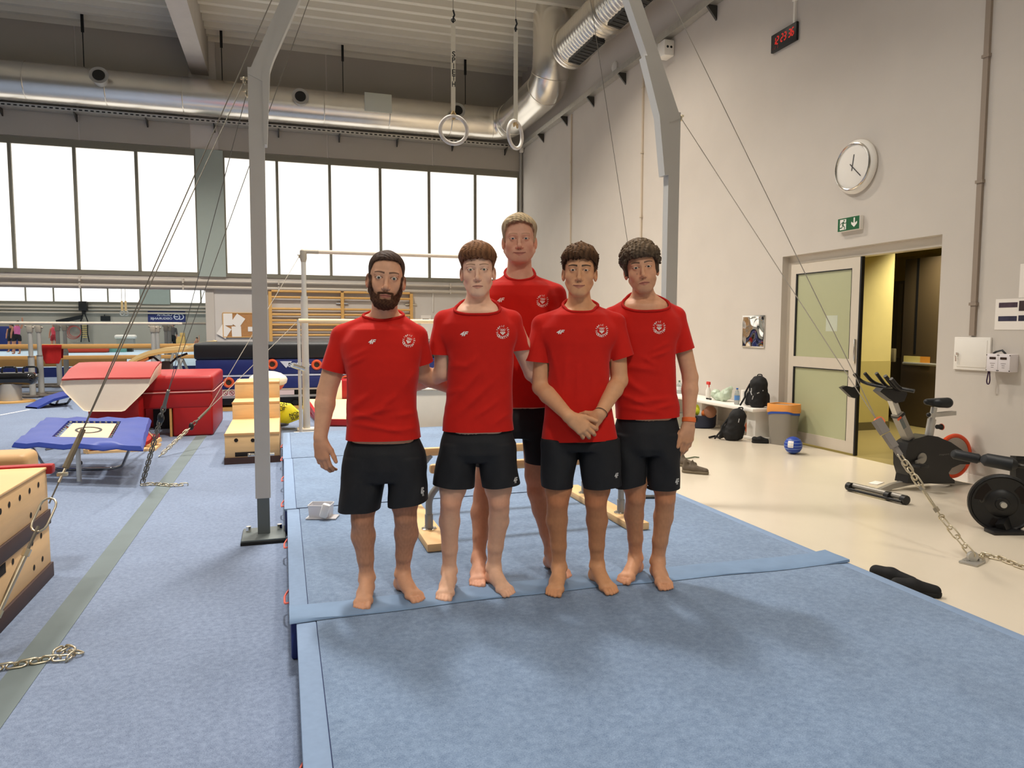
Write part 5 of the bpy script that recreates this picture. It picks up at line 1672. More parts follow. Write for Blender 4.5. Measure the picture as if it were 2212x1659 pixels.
# ---- mini trampoline
cs = [onz(25, 958, 0.40), onz(309, 966, 0.40), onz(327, 903, 0.50), onz(97, 902, 0.50)]
mt = thing('mini_trampoline', (sum(c[0] for c in cs)/4, sum(c[1] for c in cs)/4, 0), 'mini trampoline with blue padded frame and chrome legs', 'trampoline')
def bil(a, b): return (cs[0]*(1-a)+cs[1]*a)*(1-b)+(cs[3]*(1-a)+cs[2]*a)*b
n_ = unit(np.cross(cs[1]-cs[0], cs[3]-cs[0])); n_ = n_ if n_[2] > 0 else -n_
pd = MB()
ring_o = []; ring_i = []
for (a0_, b0_, a1_, b1_) in ((0, 0, 1, 0), (1, 0, 1, 1), (1, 1, 0, 1), (0, 1, 0, 0)):
    for k in range(10):
        f = k/10; a_ = a0_+(a1_-a0_)*f; b_ = b0_+(b1_-b0_)*f
        rip = 0.012*math.sin(k*2.1+a0_*3)
        ring_o.append(bil(a_, b_)-UP*(0.03+rip))
        ring_i.append(bil(0.26+0.48*a_, 0.22+0.60*b_))
mid = [o*0.45+i*0.55+n_*0.035 for o, i in zip(ring_o, ring_i)]
out = [o*0.93+i*0.07+n_*(0.035) for o, i in zip(ring_o, ring_i)]
pd.grid([ring_o, out, mid, [i+n_*0.012 for i in ring_i]], cu=True)
pd.grid([[i+n_*0.012 for i in ring_i], [i-n_*0.02 for i in ring_i], [o-n_*0.01 for o in ring_o], ring_o], cu=True)
mk('frame_pad', pd, M_BLUEV, mt, smooth=50)
bed = [bil(0.31, 0.27), bil(0.70, 0.27), bil(0.70, 0.78), bil(0.31, 0.78)]
mk('bed', MB().add([p-n_*0.003 for p in bed]+[p-n_*0.010 for p in bed], [(0, 1, 2, 3), (7, 6, 5, 4), (0, 4, 5, 1), (1, 5, 6, 2), (2, 6, 7, 3), (3, 7, 4, 0)]), mat('bed_beige', (226, 196, 160), 0.8), mt, smooth=None)
cm = MB(); disc(cm, bil(0.50, 0.52)+n_*0.001, unit(cs[1]-cs[0]), unit(cs[3]-cs[0]), 0.16, 32, r_in=0.13); mk('target_ring', cm, M_BLACK, mt, smooth=None)
sp_ = MB()
for k in range(9):
    f = 0.06+0.88*k/8
    for (a_, b_) in ((0.26+0.48*f, 0.80), (0.285, 0.22+0.60*f), (0.725, 0.22+0.60*f)):
        sp_.sphere(bil(a_, b_)+n_*0.004, 0.012, 6, 4)
tag(mk('springs', sp_, M_CHROME, mt), kind='stuff')
for (la, lb) in ((0.10, 0.08), (0.10, 0.92)):
    a, b = bil(0.12, lb), bil(0.90, lb)
    ga, gb = onz(100, 1017) if lb < 0.5 else onz(205, 960), onz(262, 1015) if lb < 0.5 else onz(340, 957)
    pth = bend([a-UP*0.02, A([ga[0], ga[1], 0.016]), A([gb[0], gb[1], 0.016]), b-UP*0.02], 0.20, 8)
    mk('leg_frame', MB().tube(pth, 0.016, 12), M_CHROME, mt)
a, b = bil(0.12, 0.1), bil(0.85, 0.9)
mk('brace', MB().cyl(A([a[0]+0.1, a[1]+0.1, 0.30]), A([b[0], b[1], 0.36]), 0.012, n=8).cyl(bil(0.5, 0.05)-UP*0.04, A([bil(0.5, 0.05)[0], bil(0.5, 0.05)[1], 0.03]), 0.022, n=10), M_STEELG, mt)
mk('clamp_knob', MB().sphere(onz(172, 1000, 0.06), 0.03, 10, 6), M_BLACK, mt)
# ---- springboard lying behind the trampoline
sbd = thing('springboard', (-1.75, 9.75, 0), 'red topped wooden springboard lying behind the mini trampoline', 'springboard')
q = [onz(185, 972, 0.05), onz(318, 962, 0.05), onz(345, 945, 0.12), onz(230, 947, 0.12)]
mk('red_deck', MB().add(q+[p+UP*0.05 for p in q], [(3, 2, 1, 0), (4, 5, 6, 7), (0, 1, 5, 4), (1, 2, 6, 5), (2, 3, 7, 6), (3, 0, 4, 7)]), M_REDV, sbd, smooth=None)
for (a, b) in ((q[1], q[2]), (q[0], q[3])):
    mk('wood_edge', MB().bar(a-UP*0.02, b-UP*0.02, 0.06, 0.05), M_WOOD, sbd)
mk('base_board', MB().box(min(p[0] for p in q), max(p[0] for p in q), min(p[1] for p in q), max(p[1] for p in q), 0.0, 0.03), M_WOOD, sbd)

# ---- vaulting tables: cream front, red top
def vault_table(label, Y0, pts, back=0.95, rise=0.16, base=None, group='vaulting tables', top_m=M_REDL):
    """pts: picture outline of the front face from top left, clockwise"""
    t_ = thing('vaulting_table', (0, Y0+back/2, 0), label, 'vaulting table', group)
    fr_ = [ony(a, b, Y0) for a, b in pts['front']]
    n = len(fr_); cx_ = np.mean([p[0] for p in fr_])
    def row(dy, dz, sc, inset=0.0):
        return [A([cx_+(p[0]-cx_)*sc, Y0+dy, p[2]+dz*(1 if k in pts['top'] else 0.55)]) for k, p in enumerate(fr_)]
    rows = [row(0.03, 0.0, 0.97), row(0.0, 0.0, 1.0), row(0.35*back, rise*0.65, 1.01), row(0.75*back, rise, 1.0), row(back, rise*0.9, 0.95)]
    mb = MB(); mb.grid(rows, cu=True); k0 = mb.n
    mb.add(rows[0], [tuple(range(n))]); mb.add(rows[-1], [tuple(range(n-1, -1, -1))])
    mk('body', mb, M_CREAM, t_, smooth=40)
    tp = MB(); ti = pts['top']; R_ = []
    for r_ in rows[1:]:
        L_ = [r_[k]+A([0, 0, 0.006]) for k in ti]
        R_.append(L_)
    tp.grid(R_); R2 = [[p+A([0, 0, 0.02]) for p in L_] for L_ in R_]; tp.grid(R2)
    for e in (0, -1):
        tp.grid([[L_[e] for L_ in R_], [L_[e] for L_ in R2]])
    tp.grid([R_[0], R2[0]]); tp.grid([R_[-1], R2[-1]])
    mk('top_pad', tp, top_m, t_, smooth=50)
    zb = min(p[2] for p in fr_)
    mk('pillar', MB().rbox((cx_+base[0], Y0+back*0.5, (zb+0.1)/2+0.02), (base[1], base[2], zb+0.16), 0.03), M_REDV, t_)
    return t_
vault_table('vaulting table with cream front and red curved top beside the trampoline', 10.45,
            dict(front=[(133, 823), (160, 821.5), (230, 820), (300, 819.5), (325, 819), (322, 834), (310, 848), (270, 887), (262, 889), (190, 889), (180, 887), (140, 848), (129, 833)], top=[0, 1, 2, 3, 4]),
            back=1.15, rise=0.17, base=(0.02, 0.62, 0.5))
vault_table('vaulting table with cream front on a red base between the two left men', 9.9,
            dict(front=[(835, 846), (870, 845), (905, 844), (990, 843), (1060, 842), (1062, 880), (1050, 928), (1020, 934), (900, 935), (860, 932), (842, 925), (833, 880)], top=[0, 1, 2, 3, 4]),
            back=1.0, rise=0.02, base=(0.0, 1.0, 0.8), top_m=M_CREAM)

# ---- red foam block with a hollow
rb_ = thing('foam_block', (-1.30, 12.0, 0), 'big red vinyl block mat with a hollow, right of the vaulting table', 'mat')
x0, x1, y0, y1 = -1.93, -0.99, 11.12, 12.9
o = MB()
o.rbox(((-1.52+x1)/2, (y0+y1)/2, 0.22), (x1+1.52, y1-y0, 0.44), 0.03, seg=3)
o.rbox(((x0+x1)/2+0.003, (y0+y1)/2-0.006, 0.53), (x1-x0, y1-y0, 0.26), 0.03, seg=3)
o.rbox((x0-0.4, (y0+y1)/2+0.5, 0.30), (0.9, 0.7, 0.60), 0.05, seg=3)
mk('block_body', o, M_REDV, rb_)
mk('block_lid', MB().rbox(((x0+x1)/2+0.005, (y0+y1)/2, 0.755), (x1-x0+0.03, y1-y0+0.03, 0.23), 0.05, seg=3), M_REDV, rb_)
mk('piping', MB().tube([(x0, y0-0.018, 0.628), (x1+0.01, y0-0.018, 0.640), (x1+0.022, y0+0.02, 0.640), (x1+0.022, y1, 0.64)], 0.007, 6), mat('piping_pink', (222, 178, 170), 0.5), rb_)
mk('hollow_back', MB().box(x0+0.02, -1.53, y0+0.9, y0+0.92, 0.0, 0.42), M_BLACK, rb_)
mk('wood_liner', MB().box(-1.56, -1.53, y0+0.01, y0+0.8, 0.0, 0.42), M_WOODY, rb_)

# ---- plywood training steps beside the post
st_ = thing('training_steps', (-0.36, 9.4, 0), 'three plywood steps on a dark base beside the left post', 'steps')
ys_ = [8.66]
for (px_, py_, z_) in ((520, 905, 0.35), (520, 860, 0.57)): ys_.append(onz(px_, py_, z_)[1])
ys_.append(ys_[-1]+0.75)
zs_ = [0.35, 0.57, 0.79]
mk('base_band', MB().box(-0.665, -0.055, ys_[0]-0.01, ys_[3]+0.01, 0, 0.075), M_WOODD, st_, smooth=None)
mk('step', MB().rbox((-0.36, (ys_[0]+ys_[3])/2, 0.2125), (0.59, ys_[3]-ys_[0], 0.275), 0.004), M_WOOD, st_)
mk('step', MB().rbox((-0.36, (ys_[1]+ys_[3])/2, 0.46), (0.59, ys_[3]-ys_[1], 0.22), 0.004), M_WOOD, st_)
mk('step', MB().rbox((-0.36, (ys_[2]+ys_[3])/2, 0.68), (0.59, ys_[3]-ys_[2], 0.22), 0.004), M_WOOD, st_)
for z_, y_ in ((0.35, ys_[0]), (0.57, ys_[1]), (0.79, ys_[2])): mk('step_edge', MB().box(-0.66, -0.06, y_-0.006, y_+0.002, z_-0.020, z_+0.003), mat('ply_edge', (206, 158, 104), 0.6), st_, smooth=None)
for hx in (510, 546):
    q = ony(hx, 951, ys_[0]-0.002); m_ = MB(); disc(m_, (q[0], ys_[0]-0.0025, q[2]), (1, 0, 0), (0, 0, 1), 0.022, 18); mk('hole', m_, M_HOLE, st_, smooth=None)
q = ony(530, 981, ys_[0]); mk('grip_slot', MB().rbox((q[0], ys_[0]-0.001, q[2]), (0.22, 0.004, 0.05), 0.001), M_HOLE, st_)
# ---- white mushroom trainer behind the post
q = ony(579, 818, 12.0)
ms = thing('mushroom_trainer', (q[0], 12.0, 0), 'cream mushroom trainer with orange underside behind the left post', 'mushroom trainer')
mk('dome', MB().lathe((q[0], 12.0, q[2]-0.13), (0, 0, 1), [(0.20, 0.0), (0.28, 0.06), (0.295, 0.12), (0.275, 0.16), (0.20, 0.215), (0.10, 0.245), (0.001, 0.255)], 32), M_CREAM, ms, smooth=50)
mk('underside', MB().lathe((q[0], 12.0, q[2]-0.20), (0, 0, 1), [(0.12, 0.0), (0.20, 0.03), (0.245, 0.095)], 28), M_ORNG, ms)
mk('stem', MB().cyl((q[0], 12.0, 0.03), (q[0], 12.0, q[2]-0.18), 0.10, n=20).cyl((q[0], 12.0, 0), (q[0], 12.0, 0.04), 0.30, n=28), M_DARKST, ms)
# ---- yellow bag with black print
q = [ony(a, b, 11.4) for a, b in ((598, 868), (628, 872), (652, 893), (648, 905), (622, 915), (598, 912))]
yb = thing('yellow_bag', (np.mean([p[0] for p in q]), 11.5, 0), 'bright yellow printed bag lying behind the plywood steps', 'bag')
m_ = MB(); r0 = [p+A([0, 0.02, 0]) for p in q]; cxb = sum(q)/6
m_.grid([r0, [cxb+(p-cxb)*0.92+A([0, -0.10, 0]) for p in q], [cxb+(p-cxb)*0.55+A([0, -0.14, 0.0]) for p in q], [cxb+(p-cxb)*0.02+A([0, -0.15, 0.0]) for p in q]], cu=True)
m_.grid([r0, [cxb+(p-cxb)*0.9+A([0, 0.25, -0.01]) for p in q], [cxb+(p-cxb)*0.03+A([0, 0.28, 0]) for p in q]], cu=True)
mk('bag_body', m_, mat('yellow_nylon', (240, 226, 40), 0.5, var=0.05, scale=8), yb, smooth=30)
tx = MB()
for (a, b, s_) in ((608, 880, 0.10), (637, 899, 0.10)):
    p = ony(a, b, 11.24)
    for k, wd in enumerate(('NON', 'SLIP')): put_text(tx, wd, p+A([0, 0, 0.035-k*0.06]), unit(A([0.94, 0, 0.25])), unit(A([-0.25, 0, 0.94])), 0.07, bold=0.02)
mk('print', tx, M_BLACK, yb, smooth=None)
# ---- stacked mats on a trolley
YS = 14.3
stk = thing('mat_stack', (0.9, YS+0.8, 0), 'navy safety mats stacked on a trolley under a black cover', 'mat stack')
xa_, xb_ = -1.54, 3.4
def zz_(y): return ony(560, y, YS)[2]
L1 = MB(); L1.rbox(((xa_+xb_)/2, YS+0.80, (zz_(809)+zz_(776))/2), (xb_-xa_, 1.6, zz_(776)-zz_(809)), 0.02)
mk('upper_mat', L1, M_NAVY, stk)
cv = MB(); cv.rbox(((xa_+xb_)/2, YS+0.80, (zz_(776)+zz_(741))/2), (xb_-xa_+0.05, 1.64, zz_(741)-zz_(776)), 0.05, seg=3); mk('black_cover', cv, M_BLKV, stk)
mk('lower_mat', MB().rbox(((-1.42+xb_)/2, YS+0.80, (zz_(813)+zz_(840))/2), (xb_+1.42, 1.6, zz_(813)-zz_(840)), 0.015), M_NAVY, stk)
mk('white_edge', MB().box(-1.45, xb_, YS-0.008, YS+0.05, zz_(813), zz_(809.5)), mat('edge_pale', (200, 208, 226), 0.6), stk, smooth=None)
mk('trolley_rail', MB().box(-1.45, xb_, YS-0.01, YS+0.04, zz_(843.5), zz_(840)), mat('rail_beige', (196, 180, 160), 0.5), stk, smooth=None)
mk('trolley_beam', MB().box(-1.45, xb_, YS-0.01, YS+0.06, zz_(859), zz_(854.5)), M_STEELG, stk, smooth=None)
mk('trolley_gap_shade', MB().box(-1.40, xb_-0.1, YS+0.10, YS+1.5, 0.10, zz_(842)), M_BLKV, stk, smooth=None)  # black box put in for the shade in the gap under the mats
mk('trolley_skid', MB().box(-1.5, xb_, YS-0.02, YS+1.55, 0.0, 0.06), M_WOODY, stk, smooth=None)
for xx in (-1.2, 0.2, 1.6, 3.0): mk('castor', MB().cyl((xx, YS+0.05, 0.12), (xx, YS+0.12, 0.12), 0.055, n=14), M_BLACK, stk)
for (rx_, ry_) in ((588, 787), (684, 788), (494, 826.5), (747, 822)):
    p = ony(rx_, ry_, YS-0.012); m_ = MB(); m_.torus(p, (0, 1, 0), 0.075, 0.026, 24, 8); mk('grommet', m_, M_ORNG, stk)
    m_ = MB(); disc(m_, p-A([0, 0.002, 0]), (1, 0, 0), (0, 0, 1), 0.06, 20); mk('grommet_hole', m_, mat('hole_brown', (60, 46, 32), 0.8), stk, smooth=None)
for (tx_, ty_) in ((650, 788), (557, 828)):
    p = ony(tx_, ty_, YS-0.012); m_ = MB(); put_text(m_, 'SPIETH', p, (1, 0, 0), (0, 0, 1), 0.13, bold=0.035, width=0.46, height=0.085)
    g_ = ony(tx_-32, ty_-1, YS-0.012); m_.add([g_+A([-0.11, 0, 0.06]), g_+A([0.11, 0, 0.06]), g_+A([0, 0, -0.07])], [(0, 2, 1)])
    mk('lettering', m_, mat('print_pale', (206, 214, 230), 0.6), stk, smooth=None)
sk_ = MB(); zc_ = zz_(849); xs0 = ony(467, 849, YS)[0]; xs1 = ony(600, 849, YS)[0]
sk_.box(xs0, xs1+0.3, YS-0.014, YS-0.004, zz_(854), zz_(844)); mk('warning_strip', sk_, mat('strip_pink', (226, 204, 200), 0.6), stk, smooth=None)
for k, xx in enumerate((474, 487, 501, 514, 527, 541, 556, 570)):
    p = ony(xx, 849, YS-0.016); m_ = MB()
    if k < 5:
        disc(m_, p, (1, 0, 0), (0, 0, 1), 0.046, 20, 0, 0.034); m_.add([p+A([-0.03, -0.001, 0.022]), p+A([-0.022, -0.001, 0.03]), p+A([0.03, -0.001, -0.022]), p+A([0.022, -0.001, -0.03])], [(0, 1, 2, 3)])
        disc(m_, p+A([0, 0.0005, 0]), (1, 0, 0), (0, 0, 1), 0.016, 10, 1)
        mk('warning_icon', m_, [mat('icon_red', (150, 60, 62), 0.6), mat('icon_dark', (70, 50, 50), 0.6)], stk, smooth=None)
    else:
        disc(m_, p+A([0, 0, -0.03]), (1, 0, 0), (0, 0, 1), 0.055, 16, 0, 0.0, 0, PI); mk('warning_icon', m_, mat('icon_blue', (48, 82, 170), 0.6), stk, smooth=None)
# ---- uneven bars behind the bearded man
YU = 11.25
ub = thing('uneven_bars', (1.5, YU, 0), 'uneven bars with grey posts behind the bearded man', 'uneven bars')
hz_ = ony(655, 543, YU); lz_ = ony(645, 690, YU-0.55); xr2 = hz_[0]+2.66
for xx in (hz_[0], xr2):
    mk('high_post', MB().cyl((xx, YU, 0.02), (xx, YU, ony(655, 640, YU)[2]), 0.052, n=16).cyl((xx, YU, 1.9), (xx, YU, hz_[2]-0.05), 0.036, n=14), M_POST, ub)
    mk('post_head', MB().lathe((xx, YU, hz_[2]-0.16), (0, 0, 1), [(0.036, 0), (0.05, 0.05), (0.05, 0.17), (0.03, 0.19)], 16), M_WIRE, ub)
    mk('foot_plate', MB().rbox((xx, YU, 0.02), (0.28, 0.20, 0.035), 0.008), M_CREAM, ub)
mk('high_rail', MB().cyl((hz_[0], YU, hz_[2]), (xr2, YU, hz_[2]), 0.030, n=14), mat('rail_chalky', (206, 192, 176), 0.6, var=0.05), ub)
mk('rail_sleeve', MB().cyl((hz_[0]+0.02, YU, hz_[2]), (hz_[0]+0.22, YU, hz_[2]), 0.033, n=14), M_WIRE, ub)
for xx in (lz_[0], lz_[0]+2.70):
    mk('low_post', MB().cyl((xx, YU-0.55, 0.02), (xx, YU-0.55, lz_[2]), 0.024, n=14), M_POST, ub)
    mk('clamp', MB().cyl((xx-0.10, YU-0.6, 1.02), (xx+0.06, YU-0.52, 0.96), 0.035, n=12), M_CHROME, ub)
    mk('foot_plate', MB().rbox((xx+0.05, YU-0.5, 0.02), (0.30, 0.24, 0.035), 0.008), M_CREAM, ub)
mk('low_rail', MB().cyl((lz_[0], YU-0.55, lz_[2]-0.02), (lz_[0]+2.70, YU-0.55, lz_[2]-0.02), 0.032, n=14), mat('rail_pale_wood', (228, 206, 168), 0.5), ub)
G3 = onz(346, 988)
guy('wire guy cable and zinc chain from the uneven bars to the carpet', [hz_-A([0.05, 0, 0.06]), lz_-A([0.04, 0, 0.05])], merge_at(lz_, G3, 885), G3, 'light', M_WIRE, 0.004)
# ---- springboard with red frame right of the uneven bars
sb2 = thing('springboard', (1.0, 11.9, 0), 'wooden springboard with red edge right of the uneven bars post', 'springboard')
q = [onz(692, 907, 0.10), onz(775, 908, 0.10), onz(790, 862, 0.24), onz(662, 862, 0.24)]
mk('deck', MB().add(q+[p-UP*0.04 for p in q], [(0, 1, 2, 3), (7, 6, 5, 4), (0, 4, 5, 1), (1, 5, 6, 2), (2, 6, 7, 3), (3, 7, 4, 0)]), mat('deck_pale', (234, 208, 160), 0.6, var=0.05, scale=4, stretch=(6, 1, 1)), sb2, smooth=None)
mk('red_edge', MB().bar(q[0]-UP*0.03, q[1]-UP*0.03, 0.05, 0.09).bar(q[0]-UP*0.03, q[3]-UP*0.03, 0.05, 0.09), M_REDV, sb2)
mk('base', MB().add([A([p[0], p[1], 0.0]) for p in q]+[A([p[0], p[1], 0.04]) for p in q], [(3, 2, 1, 0), (4, 5, 6, 7), (0, 1, 5, 4), (1, 2, 6, 5), (2, 3, 7, 6), (3, 0, 4, 7)]), M_REDV, sb2, smooth=None)
p = ony(741, 842, 13.6)
rbx = thing('vault_box_pad', (p[0], 13.8, 0), 'red pad with cream side standing behind the springboard', 'pad')
mk('pad_face', MB().rbox((p[0]+0.25, 13.8, p[2]), (0.55, 0.5, 0.36), 0.02), M_REDV, rbx)
mk('pad_side', MB().rbox((p[0]-0.08, 13.8, p[2]), (0.12, 0.5, 0.36), 0.015), M_CREAM, rbx)
mk('pad_foot', MB().box(p[0]-0.1, p[0]+0.5, 13.6, 14.0, 0, p[2]-0.17), M_WOOD, rbx, smooth=None)

# ---- wall bars on the back wall
wb = thing('wall_bars', (1.55, YB-0.08, 0.6), 'wooden wall bars fixed on the back wall below the windows', 'wall bars')
for xx in (-0.30, 1.53, 3.38): mk('upright', MB().box(xx-0.04, xx+0.04, YB-0.13, YB-0.002, 0.55, 2.49), M_WOODY, wb, smooth=None)
for y_ in (631.5, 644, 668.5, 680.5, 693, 702, 713, 724):
    z_ = ony(737, y_, YB-0.08)[2]
    for (a, b) in ((-0.26, 1.49), (1.57, 3.34)):
        mk('rung', MB().cyl((a, YB-0.09, z_), (b, YB-0.09, z_), 0.032, n=10), M_WOODY, wb)
for xx in (1.53, 3.38):
    mk('wall_bolt', MB().cyl((xx-0.16, YB-0.03, 2.20), (xx+0.16, YB-0.03, 2.20), 0.02, n=8), M_CHROME, wb)
# ---- cork board with papers
ck = thing('cork_board', (-1.0, YB-0.02, 1.3), 'brown cork board on the back wall with white papers', 'board')
a, b = ony(481, 676, YB-0.03), ony(572, 728, YB-0.03)
mk('cork', MB().box(a[0], b[0], YB-0.03, YB-0.002, b[2], a[2]), mat('cork', (180, 130, 82), 0.9, var=0.1, scale=30), ck, smooth=None)
mk('frame', MB().bar((a[0], YB-0.025, a[2]), (b[0], YB-0.025, a[2]), 0.03, 0.02, hint=(0, 0, 1)).bar((a[0], YB-0.025, b[2]), (b[0], YB-0.025, b[2]), 0.03, 0.02, hint=(0, 0, 1)).bar((a[0], YB-0.025, a[2]), (a[0], YB-0.025, b[2]), 0.03, 0.02, hint=(1, 0, 0)), M_WOODY, ck)
for (cx_, cy_, w_, h_, an, lb) in ((492, 690, 19, 26, 0.02, 'upright white sheet at the top left of the cork board'), (514, 693, 20, 24, -0.6, 'tilted white sheet at the top middle of the cork board'),
                             (484, 716, 21, 24, -0.55, 'tilted white sheet hanging off the lower left corner of the cork board'), (511, 717, 19, 24, 0.03, 'upright white sheet at the bottom of the cork board'), (550, 711, 27, 10, 0.0, 'small white strip of paper on the cork board')):
    p = ony(cx_, cy_, YB-0.035); k = depth(p)/F_PX
    u_ = A([math.cos(an), 0, math.sin(an)]); v_ = A([-math.sin(an), 0, math.cos(an)])
    mk('paper_sheet', MB().obox(p-A([0, 0.002*(1+abs(an)), 0]), u_*w_*k/2, A([0, 0.001, 0]), v_*h_*k/2), M_SIGNW, None, lb, 'paper', 'papers on the cork board', smooth=None)
# ---- first-aid poster and pull cord by the wall bars
p0, p1 = ony(909, 693, YB-0.02), ony(931, 732, YB-0.02)
fa = thing('first_aid_panel', ((p0[0]+p1[0])/2, YB-0.02, p1[2]), 'white panel with a black cross between the two left men', 'sign')
mk('panel', MB().box(p0[0], p1[0]+0.15, YB-0.03, YB-0.002, p1[2], p0[2]), M_SIGNW, fa, smooth=None)
p = ony(919, 717, YB-0.032); mk('cross', MB().box(p[0]-0.012, p[0]+0.012, YB-0.034, YB-0.031, p[2]-0.05, p[2]+0.05).box(p[0]-0.05, p[0]+0.05, YB-0.0335, YB-0.0305, p[2]-0.012, p[2]+0.012), M_BLACK, fa, smooth=None)
mk('text_sheet', MB().box(p0[0], p1[0], YB-0.03, YB-0.002, ony(909, 692, YB)[2], ony(909, 681, YB)[2]).box(p0[0]+0.05, p1[0]-0.06, YB-0.033, YB-0.031, ony(909, 690, YB)[2], ony(909, 688.5, YB)[2], 1), [M_SIGNW, M_BLACK], fa, smooth=None)
p = ony(935, 640, YB-0.03); mk('pull_cord', MB().cyl((p[0], YB-0.03, 2.0), (p[0], YB-0.03, 2.62), 0.012, n=6), M_WHITE, None, 'white cord hanging on the back wall right of the wall bars', 'cord')

# ================================================================== far left: bars, beams and the mirrored hall built behind the wall
M_BARW = mat('bar_wood_pale', (216, 204, 186), 0.55, var=0.04)
M_BEAMW = mat('beam_suede', (208, 158, 92), 0.7, var=0.04, scale=4)
def parallel_bars(label, y0, y1, xs, x0, x1, zr, base=True):
    t = thing('parallel_bars', ((x0+x1)/2, (y0+y1)/2, 0), label, 'parallel bars', 'parallel bars at the far left')
    for yy in (y0, y1):
        mk('rail', MB().tube([(x0, yy, zr), (x1, yy, zr)], 0.032, 12, sq=None), M_BARW, t)
        for xx in xs:
            mk('post', MB().cyl((xx, yy, 0.03), (xx, yy, zr*0.55), 0.062, n=14).cyl((xx, yy, zr*0.5), (xx, yy, zr-0.16), 0.046, n=14), M_GREYP, t)
            mk('post_head', MB().rbox((xx, yy, zr-0.13), (0.11, 0.12, 0.16), 0.02).cyl((xx-0.09, yy, zr-0.06), (xx+0.09, yy, zr-0.10), 0.025, n=8), M_WIRE, t)
            mk('collar', MB().cyl((xx, yy, zr*0.545), (xx, yy, zr*0.56), 0.067, n=14), M_CHROME, t)
    if base:
        mk('base_frame', MB().rbox(((x0+x1)/2, y0, 0.03), (x1-x0-0.3, 0.16, 0.055), 0.02).rbox(((x0+x1)/2, y1, 0.03), (x1-x0-0.3, 0.16, 0.055), 0.02).rbox((xs[0], (y0+y1)/2, 0.03), (0.3, y1-y0+0.4, 0.055), 0.02).rbox((xs[1], (y0+y1)/2, 0.03), (0.3, y1-y0+0.4, 0.055), 0.02), mat('base_taupe', (96, 88, 80), 0.6), t)
    return t
parallel_bars('parallel bars with pale rails on grey posts at the far left, nearer pair', 18.30, 18.90, (-5.30, -2.85), -6.6, -2.30, 1.64)
parallel_bars('parallel bars with pale rails on grey posts, farther pair in the mirrored hall', 21.3, 21.95, (-5.55, -3.0), -6.9, -2.0, 1.66)
def balance_beam(label, x0, x1, y, ytop_px, th=0.12, legs=True, m_=M_BEAMW):
    z = ony(100, ytop_px, y)[2]
    t = thing('balance_beam', ((x0+x1)/2, y, 0), label, 'balance beam', 'balance beams at the far left')
    mk('beam', MB().rbox(((x0+x1)/2, y, z-th/2), (x1-x0, 0.11, th), 0.02), m_, t)
    if legs:
        for xx in (x0+0.6, x1-0.6):
            mk('leg', MB().bar((xx-0.25, y-0.25, 0.0), (xx, y, z-th), 0.06, 0.05).bar((xx+0.25, y+0.25, 0.0), (xx, y, z-th), 0.06, 0.05), M_GREYP, t)
    return t
balance_beam('highest tan balance beam at the far left below the pale bars', -8.6, -1.95, 19.35, 743.5, 0.11)
balance_beam('middle tan balance beam running behind the red towel', -8.6, -1.9, 20.35, 768.5, 0.10)
balance_beam('low thick tan balance beam near the left edge', -9.8, -4.2, 22.5, 773, 0.24)
# red towel hanging over the beam
p = ony(110, 747, 19.22); m_ = MB(); W = 0.20
rows = []
for k, (dy, dz, sc) in enumerate(((-0.085, -0.42, 0.7), (-0.09, -0.28, 0.95), (-0.085, -0.06, 1.0), (-0.06, 0.012, 1.0), (0.06, 0.012, 1.0), (0.085, -0.06, 1.0), (0.09, -0.3, 0.9))):
    rows.append([A([p[0]+(-W+2*W*j/6)*sc, 19.35+dy+0.010*math.sin(j*2+k), p[2]+dz]) for j in range(7)])
m_.grid(rows); m_.grid([[q+A([0, -0.012 if q[1] < 19.35 else 0.012, 0.008]) for q in r] for r in rows])
mk('red_towel', m_, mat('red_cloth', (176, 28, 26), 0.9, var=0.08, scale=9), None, 'red towel hanging over the balance beam at the far left', 'towel', smooth=60)
# arched wooden tumbling beam on a dark trestle
YA = 16.6
ar = thing('arched_beam', (-2.4, YA, 0), 'arched laminated wooden beam on a dark trestle behind the red vaulting table', 'beam')
cv_ = [(277, 784), (286, 776), (302, 766), (325, 757), (355, 751), (395, 747.5), (440, 746)]
pp = [ony(a, b, YA) for a, b in cv_]
for k, (dz, m_, th) in enumerate(((0.0, mat('lam_pale', (226, 192, 132), 0.5), 0.07), (-0.07, M_WOODY, 0.05), (-0.13, mat('lam_orange', (196, 110, 48), 0.5), 0.05))):
    L_ = pp if k < 2 else pp[:4]
    mk('lamination', MB().grid([[q+A([0, -0.25, dz]) for q in L_], [q+A([0, 0.25, dz]) for q in L_], [q+A([0, 0.25, dz-th]) for q in L_], [q+A([0, -0.25, dz-th]) for q in L_], [q+A([0, -0.25, dz]) for q in L_]]), m_, ar)
c_ = ony(358, 770, YA)
mk('trestle', MB().rbox((c_[0], YA, c_[2]/2-0.05), (0.16, 0.20, c_[2]-0.10), 0.02), M_WOODD, ar)
for q in (-1, 1):
    mk('strut', MB().tube([A([c_[0]+q*0.08, YA, c_[2]-0.15]), A([c_[0]+q*0.22, YA, c_[2]-0.02]), A([c_[0]+q*0.42, YA, c_[2]+0.06])], 0.022, 8), M_WOODD, ar)
pb_ = [ony(a, b, 16.2) for a, b in ((404, 748), (425, 741), (462, 735), (468, 736))]
mk('pale_plank', MB().grid([[q+A([0, -0.1, 0]) for q in pb_], [q+A([0, 0.1, 0]) for q in pb_], [q+A([0, 0.1, -0.05]) for q in pb_], [q+A([0, -0.1, -0.05]) for q in pb_], [q+A([0, -0.1, 0]) for q in pb_]]), mat('plank_pale', (232, 206, 156), 0.6), None,
   'pale wooden plank resting on the black covered mat stack', 'plank')
